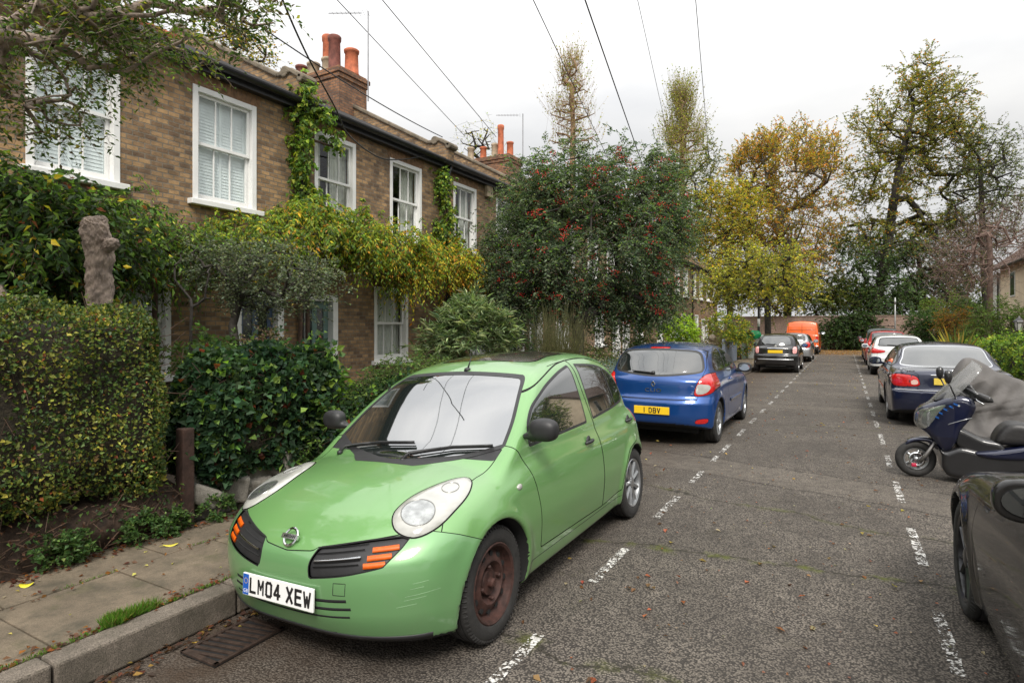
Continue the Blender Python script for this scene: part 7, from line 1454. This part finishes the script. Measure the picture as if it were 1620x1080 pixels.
# trees added out of frame to break up the sky light and show in reflections
for i, (x, y, r_) in enumerate(((7.2, 1.2, 2.3), (8.2, -6.5, 2.6), (7.8, 8.8, 1.8), (9.6, 17, 2.4), (10.2, 25.5, 2.2))):
    tree('garden_tree', ['leafy garden tree on the right beside the viewer', 'leafy garden tree on the right behind the viewer', 'leafy garden tree on the right ahead of the viewer', 'garden tree beyond the hedge outside the right edge', 'garden tree next to the cream cottage outside the frame'][i], 'tree', [np.array([x, y, 0.]), np.array([x, y, 2.2])], ell((x, y, 4.3 + .2 * i), (r_, r_, 2.2), 90, .4), dict(n=7, L=.8, m=10, l=.16, w=.09, cols=[(3, MG), (2, OL), (1, YG)], sc=.3), .012, .15, BARKD, .5, group='garden trees on the right')
# --- weeds, grass tufts, fallen leaves
for i, (px, py, s_) in enumerate(((105, 862, .15), (118, 895, .10), (250, 812, .17), (215, 840, .12), (345, 793, .12), (275, 795, .10))):
    c = on_x(px, py, -4.50); c = np.array([-4.50, c[1], .12]); z = max(.03, on_x(px, py, -4.5)[2] - .12)
    labs = ['leafy weed clump low on the bank at the left', 'small weed on the paving below the leftmost clump', 'largest leafy weed clump under the hedge corner', 'low weed left of the hedge corner clump', 'weed clump at the foot of the rubble wall', 'weed right against the brown post']
    pts = ell(c + [0, 0, .06 + s_ * .3], (s_ * .7, s_ * 1.15, s_ * .8), 26, .1); bush('weed', labs[i], 'weed', pts, c, dict(n=4, L=.05, m=6, l=.030, w=.020, cols=[(4, (.05, .10, .03)), (3, (.09, .16, .05)), (1, (.16, .24, .07))], sc=.012, droop=.2, upd=.6), r_tip=.0012, step=.05)
def grass(label, cs, n, h):
    P_ = np.concatenate([ell((x, y, .118), (rx, ry, .004), int(n * w_), 0) for (x, y, rx, ry, w_) in cs]); k = len(P_); D = unit(VR.normal(0, .38, (k, 3)) * [1, 1, .3] + np.array([0, 0, 1.]))
    o = leaves('grass', P_, D, h, .004, pal([(4, (.09, .20, .025)), (3, (.14, .24, .04)), (1, (.2, .18, .06))], k), LEAF, None, .05); props(o, None, None, None, 'stuff'); return o
grass('', [(-3.41, 1.74, .05, .07, 1), (-3.41, 1.86, .03, .12, .5)], 750, .062)
grass('', [(-3.40, y, .018, .12, .25) for y in np.arange(.9, 3.0, .16)] + [(-4.13, y, .01, .12, .10) for y in (1.4, 1.9, 2.05, 2.7)], 380, .022)
def litter(n, xr, yr, z, cols, l, clump=None):
    if clump is not None: P_ = np.concatenate([np.array([c[0], c[1], 0]) + VR.normal(0, 1, (c[3], 3)) * [c[2], c[2] * 1.8, 0] for c in clump])
    else: P_ = np.stack([VR.uniform(*xr, n), VR.uniform(*yr, n), np.zeros(n)], 1)
    k = len(P_); P_[:, 2] = z + .006 + .012 * VR.rand(k); A = unit(VR.normal(0, 1, (k, 3)) * [1, 1, .12]); N = unit(VR.normal(0, .3, (k, 3)) + np.array([0, 0, 1.])); return P_, A, N, pal(cols, k, .3), l
LC = [(3, (.42, .30, .06)), (3, (.22, .09, .035)), (3, (.12, .06, .03)), (1, (.38, .32, .20))]; RCOL = [(3, (.30, .09, .045)), (3, (.11, .06, .03)), (2, (.22, .13, .06))]
parts_ = [litter(75, (-4.5, -3.42), (.8, 5), .12, [(3, (.45, .40, .10)), (2, (.40, .34, .24)), (1, (.2, .08, .03))], .028), litter(0, 0, 0, .12, [(3, (.16, .05, .025)), (2, (.10, .05, .03)), (1, (.3, .12, .03))], .032, [(-4.5, y, .05, 26) for y in np.arange(.9, 4.6, .2)] + [(-3.42, y, .03, 15) for y in np.arange(.9, 3.2, .15)] + [(-4.12, y, .05, 7) for y in np.arange(1, 3.2, .3)]),
    litter(0, 0, 0, -.042, [(3, (.13, .055, .03)), (3, (.07, .04, .025)), (1, (.3, .2, .05))], .038, [(-3.16, y, .05, 24) for y in np.arange(.8, 6.5, .2)]), litter(0, 0, 0, 0, RCOL, .045, [(-.9, 3.2, .6, 14), (.1, 4, .8, 14), (-1.2, 3.9, .2, 10), (-1.5, 7, 1.5, 30), (0, 10, 2, 40)]), litter(900, (-3.2, 2.8), (3, 45), 0, LC, .05), litter(260, (-1.3, .9), (1.8, 9), 0, [(2, (.20, .10, .06)), (2, (.26, .22, .16)), (1, (.3, .1, .05))], .022), litter(2600, (-3, 5), (43, 52.5), 0, [(3, (.35, .19, .05)), (2, (.2, .1, .04))], .09), litter(500, (-4.6, -3.4), (5, 40), .12, LC, .06)]
for P_, A, N, C, l in parts_:
    o = leaves('fallen_leaves', P_, A, l, l * .62, C, LEAF, None, .15, N); o['kind'] = 'stuff'
for (px, py, s_, c_, lab) in ((42, 925, .075, (.62, .55, .03), 'single bright yellow leaf lying on the flagstones at the left'), (270, 862, .10, (.55, .48, .05), 'long yellow leaf lying near the weeds on the pavement')):
    p = on_x(px, py, -4); a = at(px, py, 1) - [0, 0, CH]; t_ = (.127 - CH) / a[2]; p = a * t_ + [0, 0, CH]; V = []; n = 12
    for j in range(n): th_ = 2 * PI * j / n; V.append((s_ * .5 * math.cos(th_), s_ * (.42 if px < 100 else .16) * math.sin(th_), .004 + .008 * math.cos(2 * th_)))
    q = MB(); q.add(V + [(0, 0, .001)] + [(v[0], v[1], v[2] - .0015) for v in V], [(j, (j + 1) % n, n) for j in range(n)] + [(j, n + 1 + j, n + 1 + (j + 1) % n, (j + 1) % n) for j in range(n)]); q.bar((-.7 * s_, 0, .004), (.3 * s_, 0, .004), .003, .002); o = q.build('fallen_leaf', mat('yellow_leaf' + str(px), c_, .6, var=.15, scale=30), None, True); o.location = tuple(p); o.rotation_euler = (0, 0, .9); props(o, lab, 'leaf')
